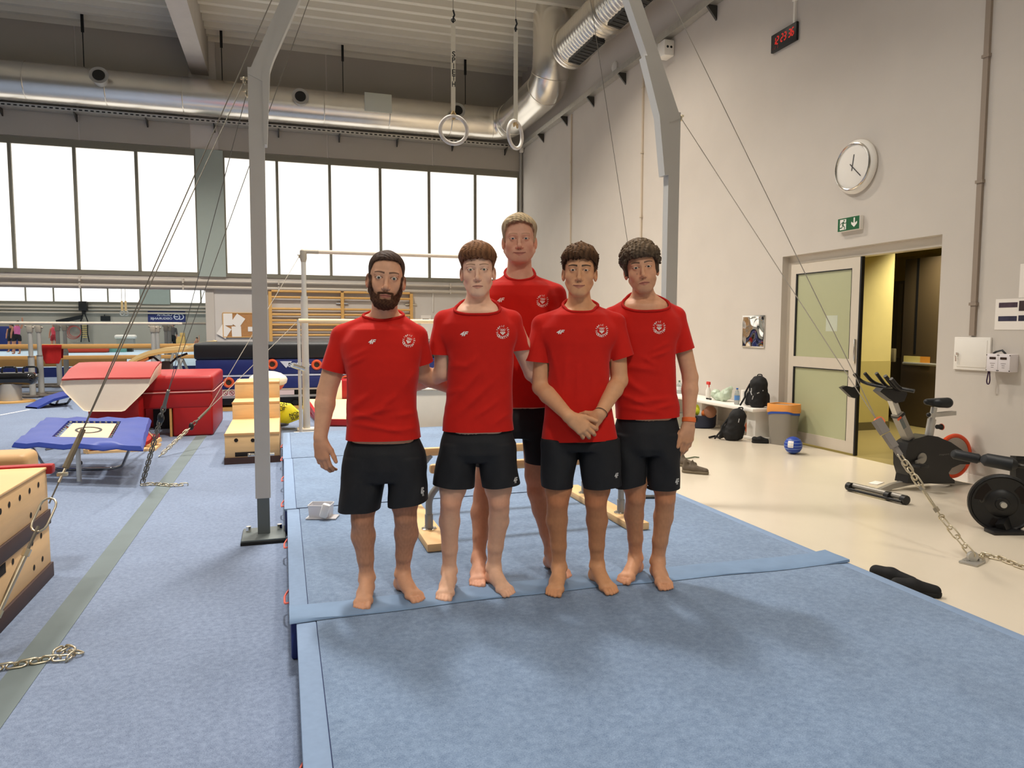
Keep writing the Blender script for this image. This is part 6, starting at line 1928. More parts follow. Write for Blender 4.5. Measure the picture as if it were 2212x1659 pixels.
# black pommel trainer at the left edge
c_ = ony(22, 818, 17.3)
pm = thing('pommel_trainer', (c_[0], 17.3, 0), 'glossy black pommel trainer with handles on a grey pedestal at the left edge', 'pommel trainer')
M_GLB = mat('black_gloss', (14, 14, 15), 0.12, coat=0.6)
mk('body', MB().rbox((c_[0]+0.0, 17.3, c_[2]), (0.95, 0.40, 0.26), 0.11, seg=4), M_GLB, pm)
mk('pedestal', MB().cyl((c_[0], 17.3, 0.03), (c_[0], 17.3, c_[2]-0.1), 0.19, n=20), M_GREYP, pm)
mk('base_disc', MB().cyl((c_[0], 17.3, 0.0), (c_[0], 17.3, 0.03), 0.42, n=28), M_WOODY, pm)
for xx in (-0.02, 0.36): mk('pommel', MB().tube(bend([(c_[0]+xx-0.12, 17.3, c_[2]+0.10), (c_[0]+xx-0.12, 17.3, c_[2]+0.24), (c_[0]+xx+0.14, 17.3, c_[2]+0.24), (c_[0]+xx+0.14, 17.3, c_[2]+0.10)], 0.08, 5), 0.020, 10), M_GLB, pm)
# blue springboard at the far left
q = [onz(55, 878, 0.03), onz(80, 880, 0.03), onz(152, 852, 0.24), onz(135, 845, 0.24)]
bs = thing('springboard', (np.mean([p[0] for p in q]), np.mean([p[1] for p in q]), 0), 'blue springboard with black frame left of the vaulting table', 'springboard')
mid_ = [(q[0]+q[3])/2+UP*0.04, (q[1]+q[2])/2+UP*0.04]
mk('deck', MB().grid([[q[0], mid_[0], q[3]], [q[1], mid_[1], q[2]], [q[1]-UP*0.04, mid_[1]-UP*0.05, q[2]-UP*0.05], [q[0]-UP*0.04, mid_[0]-UP*0.05, q[3]-UP*0.05], [q[0], mid_[0], q[3]]]), M_BLUEV, bs)
mk('frame', MB().tube(bend([onz(95, 862, 0.12), onz(112, 876, 0.02), onz(145, 872, 0.02), onz(152, 862, 0.2)], 0.15, 3), 0.022, 8), M_BLACK, bs)
mk('brace', MB().cyl(onz(122, 872, 0.02), onz(133, 850, 0.2), 0.02, n=8), M_GREYP, bs)

# ---- raised exercise floor in the mirrored hall
ZP = 0.31
pod = thing('exercise_floor', (-6, 35, 0), 'raised light blue exercise floor with navy edge in the mirrored hall', 'exercise floor')
mk('edge', MB().box(XL+0.4, 2.0, 25.6, 44.2, 0, ZP-0.01), M_NAVY, pod, smooth=None)
mk('carpet', MB().box(XL+0.4, 2.0, 25.6, 44.2, ZP-0.01, ZP), mat('pale_blue_carpet', (176, 198, 216), 0.95, var=0.05, scale=1.0), pod, smooth=None)
# banner on the far wall, seen mirror-wise
YB2 = YE-0.05
a, b = ony(319, 671, YB2), ony(401, 697, YB2)
bn = thing('sponsor_banner', ((a[0]+b[0])/2, YB2, b[2]), 'navy banner with mirrored white lettering on the mirrored far wall', 'banner')
mk('cloth', MB().box(a[0], b[0], YB2-0.01, YB2, b[2], a[2]), mat('banner_navy', (44, 54, 112), 0.7), bn, smooth=None)
lt = MB(); kx = (b[0]-a[0]); cz = (a[2]+b[2])/2
put_text(lt, 'CROATIA', (a[0]+kx*0.44, YB2-0.014, cz+0.11), (-1, 0, 0), (0, 0, 1), 0.3, bold=0.02, width=kx*0.40, height=0.16)
put_text(lt, 'OSIGURANJE', (a[0]+kx*0.355, YB2-0.014, cz-0.12), (-1, 0, 0), (0, 0, 1), 0.3, bold=0.02, width=kx*0.58, height=0.16)
disc(lt, (a[0]+kx*0.77, YB2-0.014, cz), (1, 0, 0), (0, 0, 1), 0.17, 24, 0, 0.125); disc(lt, (a[0]+kx*0.87, YB2-0.0145, cz), (1, 0, 0), (0, 0, 1), 0.17, 24, 0, 0.125, -2.4, 2.4)
lt.box(a[0]+kx*0.70, a[0]+kx*0.80, YB2-0.0155, YB2-0.013, cz-0.02, cz+0.02)
mk('lettering', lt, M_PRINT_W if 'M_PRINT_W' in globals() else mat('banner_white', (220, 224, 234), 0.7), bn, smooth=None)
p = ony(228, 688, YB2); mk('wall_plaque', MB().box(p[0]-0.24, p[0]+0.24, YB2-0.02, YB2, p[2]-0.13, p[2]+0.13).box(p[0]-0.06, p[0]-0.02, YB2-0.02, YB2, p[2]+0.13, p[2]+0.22), M_BLKV, None, 'small dark plaque on the mirrored far wall left of the banner', 'plaque', smooth=None)
# black loudspeaker on the mirrored far wall with ladder-like rack below
p = ony(180, 661, YB2-0.2)
spk = thing('loudspeaker', (p[0], YB2-0.2, p[2]-0.3), 'black loudspeaker hanging on the mirrored far wall under the windows', 'loudspeaker')
mk('cabinet', MB().rbox((p[0], YB2-0.2, p[2]), (0.40, 0.35, 0.50), 0.03), M_BLACK, spk)
mk('bracket', MB().rbox((p[0], YB2-0.14, p[2]-0.34), (0.16, 0.2, 0.22), 0.02), M_BLACK, spk)
rk = thing('rope_rack', (p[0], YB2-0.15, 0.6), 'narrow dark rope rack with yellow stripes hanging on the mirrored far wall', 'rack')
for q in (-1, 1): mk('side_rope', MB().tube([(p[0]+q*0.04, YB2-0.15, 2.30), (p[0]+q*0.16, YB2-0.15, 1.9), (p[0]+q*0.13, YB2-0.15, 1.2), (p[0]+q*0.2, YB2-0.15, 0.75)], 0.03, 6), M_BLKV, rk)
for k in range(7): mk('stripe', MB().box(p[0]-0.12, p[0]+0.12, YB2-0.17, YB2-0.13, 0.98+k*0.11, 1.03+k*0.11), mat('stripe_yellow', (196, 176, 110), 0.7), rk, smooth=None)
p = ony(150, 690, YB2-0.2); d_ = unit(A([0.95, 0, 0.22])); mk('black_beam_pad', MB().obox(p, d_*0.62, A([0, 0.12, 0]), A([-0.22, 0, 0.95])*0.10), M_BLKV, None, 'black padded bar leaning on the mirrored far wall', 'pad')
p = ony(158, 718, YB2-0.1); hm = MB()
for k in range(3): hm.torus((p[0]+0.05*k, YB2-0.1-0.03*k, p[2]+0.02*k), (0, 1, 0.0), 0.36-0.04*k, 0.018, 30, 6)
mk('coiled_hose', hm, mat('hose_red', (188, 90, 82), 0.6), None, 'coiled red hose hanging on the mirrored far wall', 'hose')
p = ony(205, 757, 40.0); mk('red_mat_roll', MB().rbox((p[0]-0.5, 40.0, ZP+0.12), (2.2, 0.5, 0.22), 0.08), mat('mat_red_orange', (196, 66, 40), 0.6), None, 'red mat lying at the foot of the mirrored far wall', 'mat')
p = ony(252, 757, 40.5); mk('teal_block', MB().rbox((p[0], 40.5, ZP+0.15), (0.85, 0.5, 0.30), 0.03), mat('teal_foam', (118, 176, 164), 0.7), None, 'small teal foam block on the exercise floor', 'block')
p = ony(272, 735, 41.0)
wt = thing('white_trolley', (p[0], 41.0, ZP), 'grey and white trolley standing by the mirrored far wall', 'trolley')
mk('cabinet', MB().rbox((p[0], 41.0, ZP+0.42), (0.8, 0.5, 0.5), 0.03), M_GREYP, wt); mk('cover', MB().rbox((p[0], 41.0, ZP+0.76), (0.95, 0.6, 0.2), 0.08), M_WHITE, wt); mk('foot', MB().box(p[0]-0.3, p[0]+0.3, 40.8, 41.2, ZP, ZP+0.2), M_DARKST, wt, smooth=None)
p = ony(388, 735, 42.0); mk('yellow_crate', MB().rbox((p[0]+0.05, 42.0, ZP+0.38), (0.45, 0.4, 0.75), 0.02).rbox((p[0]+0.15, 42.0, ZP+0.85), (0.22, 0.3, 0.22), 0.02), mat('crate_yellow', (214, 176, 104), 0.6), None, 'pale yellow crate by the mirrored far wall behind the woman', 'crate')
mk('navy_wall_mat', MB().rbox((-14.4, 43.6, 0.95), (2.6, 0.3, 1.3), 0.05), M_NAVY, None, 'navy safety mat standing against the mirrored far wall at the left edge', 'mat')
# small training rings far away
for (xx, lb) in ((264, 'left'), (272, 'right')):
    p = ony(xx, 672, 36.0); t = thing('training_ring', (p[0], 36.0, p[2]-0.1), lb+' small training ring on a tan strap in the mirrored hall', 'ring', 'training rings in the mirrored hall')
    tp = ony(xx-1, 650, 36.0)
    mk('strap', MB().box(p[0]-0.045, p[0]+0.045, 35.99, 36.01, p[2], tp[2]), mat('strap_tan', (206, 172, 120), 0.8), t, smooth=None)
    mk('ring', MB().torus(p-UP*0.10, (0.3, 1, 0), 0.10, 0.022, 18, 6), M_GREYP, t)
    mk('cord', MB().cyl(tp, A([tp[0], 36.0, ZC]), 0.012, n=5), M_WIRE, t)

# ---- small figures training in the mirrored hall
def far_person(label, px_, y_head, y_feet, D_, skin, top_c, leg_c, hair_c, arm_up=None, turn=0.0, lean=0.0, short=True, bare_arm=True):
    def J(x, y, dd=0.0): return ond(x, y, D_-dd)
    f = J(px_, y_feet); h = J(px_+lean, y_head); Ht = h[2]-f[2]; k = Ht/1.70
    g = A([f[0], f[1], ZP]); dz = f[2]-ZP
    t = thing('person', g, label, 'person', None)
    U = RT*math.cos(turn)+FW*math.sin(turn)
    ln_ = (h-f)*A([1, 1, 0])
    def P(x, z, y=0.0): return A([f[0], f[1], ZP])+U*x*k+UP*(z*(Ht+dz)/1.70)+ln_*(z/1.7)-FW*y*k
    B_ = Field(); C_ = Field()
    B_.ball(P(0, 1.58), 0.105*k, 0.02); B_.cone(P(0, 1.40), P(0, 1.52), 0.05*k, 0.05*k, 0.03)
    B_.cone(P(0, 0.95), P(0, 1.35), 0.12*k, 0.14*k, 0.05, flat=0.7, fdir=FW)
    for q in (-1, 1):
        B_.chain([P(q*0.09, 0.92), P(q*0.12, 0.48), P(q*0.12, 0.08)], [0.085*k, 0.06*k, 0.04*k], 0.03)
        B_.cone(P(q*0.12, 0.035), P(q*0.13, 0.03, 0.14), 0.036*k, 0.03*k, 0.02)
        if arm_up == q or arm_up == 2: pts = [P(q*0.19, 1.36), P(q*0.24, 1.60), P(q*0.22, 1.88)]
        else: pts = [P(q*0.19, 1.36), P(q*0.25, 1.08), P(q*0.24, 0.84, 0.05)]
        B_.chain(pts, [0.05*k, 0.042*k, 0.032*k], 0.02)
        if not bare_arm: C_.chain(pts[:2], [0.062*k, 0.055*k], 0.02)
    C_.cone(P(0, 0.98), P(0, 1.34), 0.135*k, 0.155*k, 0.04, flat=0.75, fdir=FW)
    L_ = Field()
    L_.cone(P(0, 0.93), P(0, 0.99), 0.14*k, 0.14*k, 0.03, flat=0.8, fdir=FW)
    for q in (-1, 1):
        if short: L_.cone(P(q*0.09, 0.90), P(q*0.115, 0.72), 0.10*k, 0.09*k, 0.02)
        else: L_.chain([P(q*0.09, 0.90), P(q*0.12, 0.48), P(q*0.12, 0.12)], [0.105*k, 0.08*k, 0.075*k], 0.02)
    def go(Fd, nm, col):
        lo = A([min(e[1][i]-e[2] for e in Fd.p) for i in range(3)])-0.03; hi = A([max(e[1][i]+e[2] for e in Fd.p) for i in range(3)])+0.03
        V, Q = Fd.mesh(lo, hi, 0.022*k); raw_mesh(nm, V, Q, [mat('far_%s_%d_%d_%d' % ((nm,)+tuple(col)), col, 0.8, var=0.05)], t)
    go(B_, 'body', skin); go(C_, 'top', top_c); go(L_, 'shorts' if short else 'trousers', leg_c)
    H_ = Field(); H_.ell(P(0, 1.62)+FW*0.02*k, (0.112*k, 0.118*k, 0.095*k), A([U, FW, UP]).T); H_.ball(P(0, 1.70)+FW*0.06*k, 0.05*k, 0.02)
    go(H_, 'hair', hair_c)

# ================================================================== right wall and the things along it
ZU, YU_ = A([0, 0, 1.0]), A([0, -1.0, 0])          # on the right wall: reading direction is -Y
XW = XR
# ---- round wall clock
c_ = onx(1853, 361, XW); cz = c_[2]; cyk = c_[1]
ck2 = thing('wall_clock', (XW-0.04, cyk, cz-0.31), 'round white wall clock with chrome rim above the exit sign', 'clock')
AX = A([-1.0, 0, 0]); C0 = A([XW, cyk, cz])
mk('rim', MB().lathe(C0, AX, [(0.30, 0.0), (0.315, 0.015), (0.315, 0.04), (0.285, 0.075), (0.275, 0.08)], 56), M_WHITE, ck2, smooth=50)
mk('bezel', MB().torus(C0+AX*0.082, AX, 0.266, 0.014, 56, 8), M_CHROME, ck2)
d_ = MB(); disc(d_, C0+AX*0.078, YU_, ZU, 0.268, 56); mk('dial', d_, mat('dial', (206, 208, 196), 0.6), ck2, smooth=None)
nb_ = MB()
for h in range(1, 13):
    a = PI/2-h*PI/6; p = C0+AX*0.0795+YU_*0.198*math.cos(a)+ZU*0.198*math.sin(a)
    put_text(nb_, str(h), p, YU_, ZU, 0.085, bold=0.004, height=0.062)
for k in range(60):
    a = 2*PI*k/60; r_ = 0.0045 if k % 5 == 0 else 0.002
    p = C0+AX*0.0795+YU_*0.244*math.cos(a)+ZU*0.244*math.sin(a); nb_.add([p+YU_*r_, p+ZU*r_, p-YU_*r_, p-ZU*r_], [(0, 1, 2, 3)])
mk('numerals', nb_, M_BLACK, ck2, smooth=None)
def hand(ang, L_, wd, back, off):
    m_ = MB(); u_ = YU_*math.cos(ang)+ZU*math.sin(ang); v_ = -YU_*math.sin(ang)+ZU*math.cos(ang)
    m_.obox(C0+AX*off+u_*(L_-back)/2, u_*(L_+back)/2, v_*wd, AX*0.001); return m_
mk('hour_hand', hand(PI/2-math.radians(12.3*30-360+0.5*0), 0.14, 0.007, 0.05, 0.083), M_BLACK, ck2, smooth=None)
mk('minute_hand', hand(PI/2-math.radians(22.3*6), 0.19, 0.0055, 0.05, 0.085), M_BLACK, ck2, smooth=None)
M_CLEAR = mat('clear_cover', (255, 255, 255), 0.04, alpha=0.05)
d_ = MB(); d_.lathe(C0+AX*0.086, AX, [(0.262, 0.0), (0.001, 0.004)], 48); mk('glass', d_, M_CLEAR, ck2)

# ---- red digital clock
a, b = onx(1667, 80, XW-0.03), onx(1721, 87, XW-0.03)
y0, y1, z0, z1 = b[1], a[1], onx(1694, 99, XW-0.03)[2], onx(1694, 66, XW-0.03)[2]
z0, z1 = 5.37, 5.61
dc = thing('digital_clock', (XW-0.02, (y0+y1)/2, z0), 'black digital clock showing red time high on the right wall', 'clock')
mk('case', MB().rbox((XW-0.02, (y0+y1)/2, (z0+z1)/2), (0.04, y1-y0, z1-z0), 0.008), M_BLACK, dc)
M_LED = mat('led_red', (60, 0, 0), 0.5, emit=(255, 40, 28), estr=1.6)
M_LEDD = mat('led_red_dim', (50, 0, 0), 0.5, emit=(190, 60, 60), estr=0.55)
SEG = {'1': 'bc', '2': 'abged', '3': 'abgcd', '6': 'afgedc'}
def seven(mb, ch, o, w, h, th):
    L_ = {'a': ((0, h), (w, h)), 'g': ((0, h/2), (w, h/2)), 'd': ((0, 0), (w, 0)), 'f': ((0, h/2), (0, h)), 'b': ((w, h/2), (w, h)), 'e': ((0, 0), (0, h/2)), 'c': ((w, 0), (w, h/2))}
    for s_ in SEG[ch]:
        (ax_, ay_), (bx_, by_) = L_[s_]; p = o+YU_*(ax_+0.10*ay_)+ZU*ay_; q = o+YU_*(bx_+0.10*by_)+ZU*by_
        u_ = unit(q-p); v_ = np.cross(u_, AX); mb.obox((p+q)/2, u_*(np.linalg.norm(q-p)/2-th*0.4), v_*th/2, AX*0.001)
dg_ = MB(); o_ = A([XW-0.0415, y1-0.055, z0+0.085])
for k, ch in enumerate('122336'):
    seven(dg_, ch, o_+YU_*((k//2)*0.155+(k % 2)*0.062), 0.040, 0.095, 0.014)
mk('digits', dg_, M_LED, dc, smooth=None)
dg_ = MB()
for k, ch in enumerate('123'): seven(dg_, ch, A([XW-0.0415, y1-0.03, z0+0.03])+YU_*(k*0.055), 0.015, 0.03, 0.006)
mk('small_digits', dg_, M_LEDD, dc, smooth=None)

# ---- green running-man exit sign
a, b = onx(1811, 476, XW-0.05), onx(1858, 497, XW-0.05); y1, y0 = a[1], b[1]; z1, z0 = 2.895, 2.735
ex = thing('exit_sign', (XW-0.03, (y0+y1)/2, z0), 'green exit sign with running figure and arrow above the door', 'sign')
mk('housing', MB().rbox((XW-0.03, (y0+y1)/2, (z0+z1)/2), (0.06, y1-y0, z1-z0), 0.006), M_WHITE, ex)
FX = A([XW-0.0615, 0, 0])
mk('green_face', MB().box(XW-0.061, XW-0.0602, y0+0.006, y1-0.006, z0+0.004, z1-0.002), mat('exit_green', (20, 92, 52), 0.5), ex, smooth=None)
Wd = y1-y0; Hh = z1-z0
def EP(u_, v_, dx=0.0): return A([XW-0.0622-dx, y1-u_*Wd, z0+v_*Hh])
m_ = MB(); m_.add([EP(0.12, 0.12), EP(0.40, 0.12), EP(0.40, 0.90), EP(0.12, 0.90)], [(0, 1, 2, 3)])
ac = [(0.73, 0.90), (0.79, 0.90), (0.79, 0.50), (0.89, 0.62), (0.89, 0.45), (0.76, 0.20), (0.63, 0.45), (0.63, 0.62), (0.73, 0.50)]
m_.add([EP(*q) for q in ac], [tuple(range(9))]); mk('white_marks', m_, M_WHITE, ex, smooth=None)
m_ = MB(); disc(m_, EP(0.31, 0.80, 0.0008), YU_, ZU, 0.011, 14)
def limb(pts, w_):
    for p, q in zip(pts[:-1], pts[1:]):
        P_, Q_ = EP(*p, 0.0008), EP(*q, 0.0008); u_ = unit(Q_-P_); v_ = np.cross(u_, AX); m_.add([P_-v_*w_, Q_-v_*w_, Q_+v_*w_, P_+v_*w_], [(0, 1, 2, 3)])
limb([(0.28, 0.72), (0.25, 0.45)], 0.011); limb([(0.28, 0.66), (0.36, 0.58), (0.40, 0.64)], 0.005); limb([(0.27, 0.68), (0.18, 0.62), (0.15, 0.50)], 0.005)
limb([(0.25, 0.45), (0.33, 0.34), (0.34, 0.14)], 0.006); limb([(0.25, 0.45), (0.22, 0.28), (0.12, 0.26)], 0.006)
mk('running_figure', m_, mat('exit_green', (20, 92, 52), 0.5), ex, smooth=None)

# ---- small fittings high on the wall
p = onx(1438, 108, XW-0.1)
el = thing('emergency_light', (XW-0.1, p[1], p[2]-0.14), 'white emergency light box under the wall rail', 'light')
mk('housing', MB().rbox((XW-0.10, p[1], p[2]), (0.20, 0.26, 0.27), 0.02), M_WHITE, el)
for k in (-1, 1): mk('lens', MB().cyl((XW-0.10+k*0.035, p[1]-0.132, p[2]+0.01), (XW-0.10+k*0.035, p[1]-0.128, p[2]+0.01), 0.022, n=12), M_BLACK, el)
p = onx(1330, 145, XW); mk('smoke_detector', MB().lathe((XW, p[1], p[2]), AX, [(0.11, 0.0), (0.11, 0.03), (0.07, 0.06), (0.001, 0.065)], 24), M_WHITE, None, 'small round white detector above the wall rail', 'detector')
p = onx(1131, 321, XW-0.06); mk('corner_sensor', MB().rbox((XW-0.08, YB-0.20, p[2]), (0.10, 0.10, 0.16), 0.02), M_WHITE, None, 'small white sensor in the upper corner by the duct', 'sensor')

# ---- polished steel panel left of the door
a, b = onx(1606, 682, XW), onx(1652, 752, XW)
sp2 = thing('steel_mirror', (XW-0.01, (a[1]+b[1])/2, b[2]), 'small polished steel panel on the wall left of the glass door', 'mirror')
mk('frame', MB().rbox((XW-0.008, (a[1]+b[1])/2, (a[2]+b[2])/2), (0.016, a[1]-b[1], a[2]-b[2]), 0.004), M_CHROME, sp2)
n_ = 16; P = []
for i in range(n_+1):
    row = []
    for j in range(n_+1):
        u_, v_ = i/n_, j/n_
        bulge = 0.020*math.sin(u_*PI)*math.sin(v_*PI)+0.008*math.sin(u_*9+1)*math.sin(v_*7)
        row.append((XW-0.018-max(0, bulge), b[1]+0.02+(a[1]-b[1]-0.04)*u_, b[2]+0.02+(a[2]-b[2]-0.04)*v_))
    P.append(row)
mk('polished_sheet', MB().grid(P), mat('mirror_steel', (226, 220, 212), 0.05, metal=1.0), sp2, smooth=60)
# ---- fuse box, gauge box, posters
a, b = onx(2066, 728, XW), onx(2140, 803, XW)
fb = thing('fuse_box', (XW-0.02, (a[1]+b[1])/2, 1.13), 'flat white fuse box with keys in its lock right of the door', 'fuse box')
yA, yB, zA, zB = a[1], b[1], 1.47, 1.14
mk('box', MB().rbox((XW-0.012, (yA+yB)/2, (zA+zB)/2), (0.024, yA-yB, zA-zB), 0.004), M_WHITE, fb)
mk('door', MB().rbox((XW-0.026, (yA+yB)/2-0.005, (zA+zB)/2), (0.006, yA-yB-0.07, zA-zB-0.06), 0.002), M_WHITE, fb)
mk('lock', MB().cyl((XW-0.028, yA-0.05, 1.30), (XW-0.045, yA-0.05, 1.30), 0.013, n=14), M_CHROME, fb)
mk('key_ring', MB().torus((XW-0.047, yA-0.05, 1.285), (1, 0.3, 0), 0.014, 0.0018, 18, 5).obox((XW-0.046, yA-0.042, 1.25), (0.001, 0, 0), (0, 0.006, 0), (0, 0.002, 0.028)).tube([(XW-0.045, yA-0.065, 1.28), (XW-0.044, yA-0.072, 1.24), (XW-0.043, yA-0.069, 1.19)], 0.0015, 5), M_CHROME, fb)
c0y, c1y = onx(2132, 785, XW-0.1)[1], onx(2183, 785, XW-0.1)[1]
gb = thing('meter_box', (XW-0.06, (c0y+c1y)/2, 1.14), 'white twin meter box with two dark displays on the right wall', 'meter')
zA, zB = 1.315, 1.145
mk('housing', MB().rbox((XW-0.055, (c0y+c1y)/2, (zA+zB)/2), (0.11, c0y-c1y, zA-zB), 0.006), mat('meter_white', (226, 220, 222), 0.5), gb)
for k in (0, 1):
    cy_ = c0y-(c0y-c1y)*(0.27+0.46*k)
    mk('display', MB().box(XW-0.1125, XW-0.110, cy_-0.032, cy_+0.032, 1.263, 1.285), mat('display_dark', (52, 34, 24), 0.3), gb, smooth=None)
    tx = MB()
    for q, wd in ((1.222, 0.05), (1.203, 0.03), (1.184, 0.026)): tx.box(XW-0.1115, XW-0.110, cy_-wd/2, cy_+wd/2, q, q+0.005)
    mk('caption', tx, mat('caption_grey', (150, 140, 140), 0.6), gb, smooth=None)
    for sy in (-1, 1):
        for sz in (zA-0.012, zB+0.012): mk('screw', MB().cyl((XW-0.1115, cy_+sy*0.062, sz), (XW-0.108, cy_+sy*0.062, sz), 0.005, n=8), M_BLACK, gb)
mk('seam', MB().box(XW-0.1112, XW-0.110, (c0y+c1y)/2-0.001, (c0y+c1y)/2+0.001, zB, zA), M_GREYP, gb, smooth=None)
mk('cable_bundle', MB().tube([(XW-0.05, c0y-0.02, zA), (XW-0.05, c0y-0.05, zA+0.02), (XW-0.04, c0y-0.10, zA+0.035), (XW-0.03, c0y-0.13, zA)], 0.010, 6), M_BLACK, gb)
p = onx(2136, 812, XW-0.09); lm = MB()
lm.tube(bend([(XW-0.09, p[1]+0.006, zB), (XW-0.09, p[1]+0.020, zB-0.10), (XW-0.09, p[1]+0.012, zB-0.125), (XW-0.09, p[1]-0.006, zB-0.125), (XW-0.09, p[1]-0.014, zB-0.09), (XW-0.09, p[1]-0.004, zB)], 0.02, 4), 0.006, 6)
mk('lanyard', lm, mat('lanyard_purple', (60, 34, 62), 0.7), None, 'dark purple lanyard hanging under the meter box', 'lanyard')
a = onx(2152, 646, XW); b = onx(2300, 712, XW); zA, zB = 1.84, 1.545
po = thing('photo_sheet', (XW-0.003, a[1]-0.25, zB), 'white sheet with four dark photos at the right picture edge', 'poster')
mk('sheet', MB().box(XW-0.004, XW-0.001, a[1]-0.50, a[1], zB, zA), M_SIGNW, po, smooth=None)
for k, (f0, f1, g0, g1, c) in enumerate(((0.07, 0.44, 0.72, 0.88, (74, 56, 70)), (0.47, 0.9, 0.60, 0.92, (58, 42, 44)), (0.07, 0.44, 0.28, 0.44, (50, 48, 70)), (0.47, 0.9, 0.28, 0.46, (44, 42, 62)))):
    mk('photo', MB().box(XW-0.0055, XW-0.004, a[1]-0.5*f1, a[1]-0.5*f0, zB+(zA-zB)*g0, zB+(zA-zB)*g1), mat('photo_%d' % k, c, 0.5, var=0.5, scale=9), po, smooth=None)
a = onx(2206, 570, XW); mk('notice_sheet', MB().box(XW-0.003, XW-0.001, a[1]-0.30, a[1]+0.005, 1.845, 2.16), M_SIGNW, None, 'white notice sheet above the photo sheet at the right edge', 'poster', smooth=None)

# ---- corridor furniture seen through the door
def cor(name, label, cat, X, x0p, x1p, y0p, y1p, m_, dx=0.5, parts=None):
    a, b = onx(x0p, y0p, X), onx(x1p, y0p, X); zt = onx((x0p+x1p)/2, y0p, X)[2]; zb = 0.0 if y1p is None else onx((x0p+x1p)/2, y1p, X)[2]
    t = thing(name, (X+dx/2, (a[1]+b[1])/2, zb), label, cat)
    mk('carcass', MB().rbox((X+dx/2, (a[1]+b[1])/2, (zt+zb)/2), (dx, a[1]-b[1], zt-zb), 0.01), m_, t)
    return t, a[1], b[1], zt, zb
t, ya_, yb_, zt, zb = cor('tall_cabinet', 'tall brown cabinet in the corridor behind the yellow wall', 'cabinet', 10.2, 1930, 1955, 607, None, M_LOCK)
mk('cabinet_door', MB().box(10.19, 10.2, yb_+0.03, (ya_+yb_)/2-0.01, 1.05, zt-0.05), mat('cabinet_olive', (112, 98, 66), 0.5), t, smooth=None)
mk('knob', MB().sphere((10.17, (ya_+yb_)/2+0.1, 1.2), 0.03, 10, 6), M_BLACK, t)
t, ya_, yb_, zt, zb = cor('dark_locker', 'dark brown locker at the right side of the doorway', 'locker', 9.6, 1956, 2040, 556, None, mat('locker_dark', (74, 62, 44), 0.4), 0.6)
mk('locker_gap', MB().box(9.592, 9.6, ya_-0.28, ya_-0.24, 1.15, zt), M_BLACK, t, smooth=None)
mk('push_bar', MB().cyl((9.55, ya_-0.9, 1.0), (9.55, ya_-0.10, 1.0), 0.025, n=10), M_STEELG, t)
p = onx(1985, 778, 9.58); lb_ = MB(); lb_.box(9.585, 9.592, p[1]-0.02, p[1]+0.30, p[2]-0.05, p[2]+0.06, 0); lb_.box(9.58, 9.586, p[1]-0.20, p[1]-0.02, p[2]-0.06, p[2]+0.06, 1)
mk('label_plate', lb_, [mat('plate_cream', (206, 192, 120), 0.6), mat('plate_orange', (206, 140, 50), 0.6)], t, smooth=None)
mk('wall_box', MB().rbox((9.57, ya_+0.16, 1.12), (0.05, 0.14, 0.22), 0.01), mat('box_grey', (126, 116, 88), 0.5), t)

# ---- bench with bags and bottles
be = thing('bench', (6.35, 9.7, 0), 'long white bench along the right wall left of the glass door', 'bench')
BZ = 0.455
mk('seat_board', MB().rbox((6.34, 9.93, BZ-0.025), (0.46, 3.20, 0.05), 0.012), M_WHITE, be)
for yy in (8.50, 9.85, 11.2):
    mk('pedestal', MB().rbox((6.36, yy, 0.22), (0.30, 0.20, 0.38), 0.01).rbox((6.36, yy, 0.02), (0.34, 0.30, 0.04), 0.008), M_WHITE, be)
def bx_(px_, py_, X): return onx(px_, py_, X)
M_PET = mat('pet_clear', (206, 214, 214), 0.1, trans=0.7)
def bottle(label, px_, X, h, r, cap, lbl=None, body=M_PET, g=None):
    y = onx(px_, 860, X)[1]; t = thing('bottle', (X, y, BZ), label, 'bottle', g)
    mk('bottle_body', MB().lathe((X, y, BZ), (0, 0, 1), [(r*0.9, 0.0), (r, 0.01), (r, h*0.62), (r*0.75, h*0.78), (r*0.35, h*0.88), (r*0.35, h*0.93)], 18), body, t)
    mk('cap', MB().cyl((X, y, BZ+h*0.92), (X, y, BZ+h), r*0.40, n=14), mat('cap_%d_%d_%d' % tuple(cap), cap, 0.5), t)
    if lbl: mk('label_band', MB().lathe((X, y, BZ), (0, 0, 1), [(r*1.02, h*0.28), (r*1.02, h*0.55)], 18), mat('lbl_%d_%d_%d' % tuple(lbl), lbl, 0.5), t)
    return t
bottle('clear water bottle with blue label and cap on the bench', 1592, 6.24, 0.24, 0.038, (60, 110, 190), (92, 140, 200))
bottle('clear bottle with white label at the left end of the bench', 1467, 6.36, 0.22, 0.045, (70, 120, 90), (214, 220, 222))
y = onx(1530, 845, 6.40)[1]
t = thing('spray_bottle', (6.40, y, BZ), 'white spray bottle with red trigger on the bench', 'bottle')
mk('bottle_body', MB().lathe((6.40, y, BZ), (0, 0, 1), [(0.035, 0), (0.04, 0.01), (0.04, 0.12), (0.016, 0.17), (0.014, 0.21)], 16), mat('pale_plastic', (228, 224, 216), 0.4), t)
mk('trigger_head', MB().rbox((6.40, y, BZ+0.235), (0.035, 0.085, 0.05), 0.01).rbox((6.40, y-0.02, BZ+0.20), (0.012, 0.015, 0.06), 0.004), mat('trigger_red', (206, 54, 48), 0.5), t)
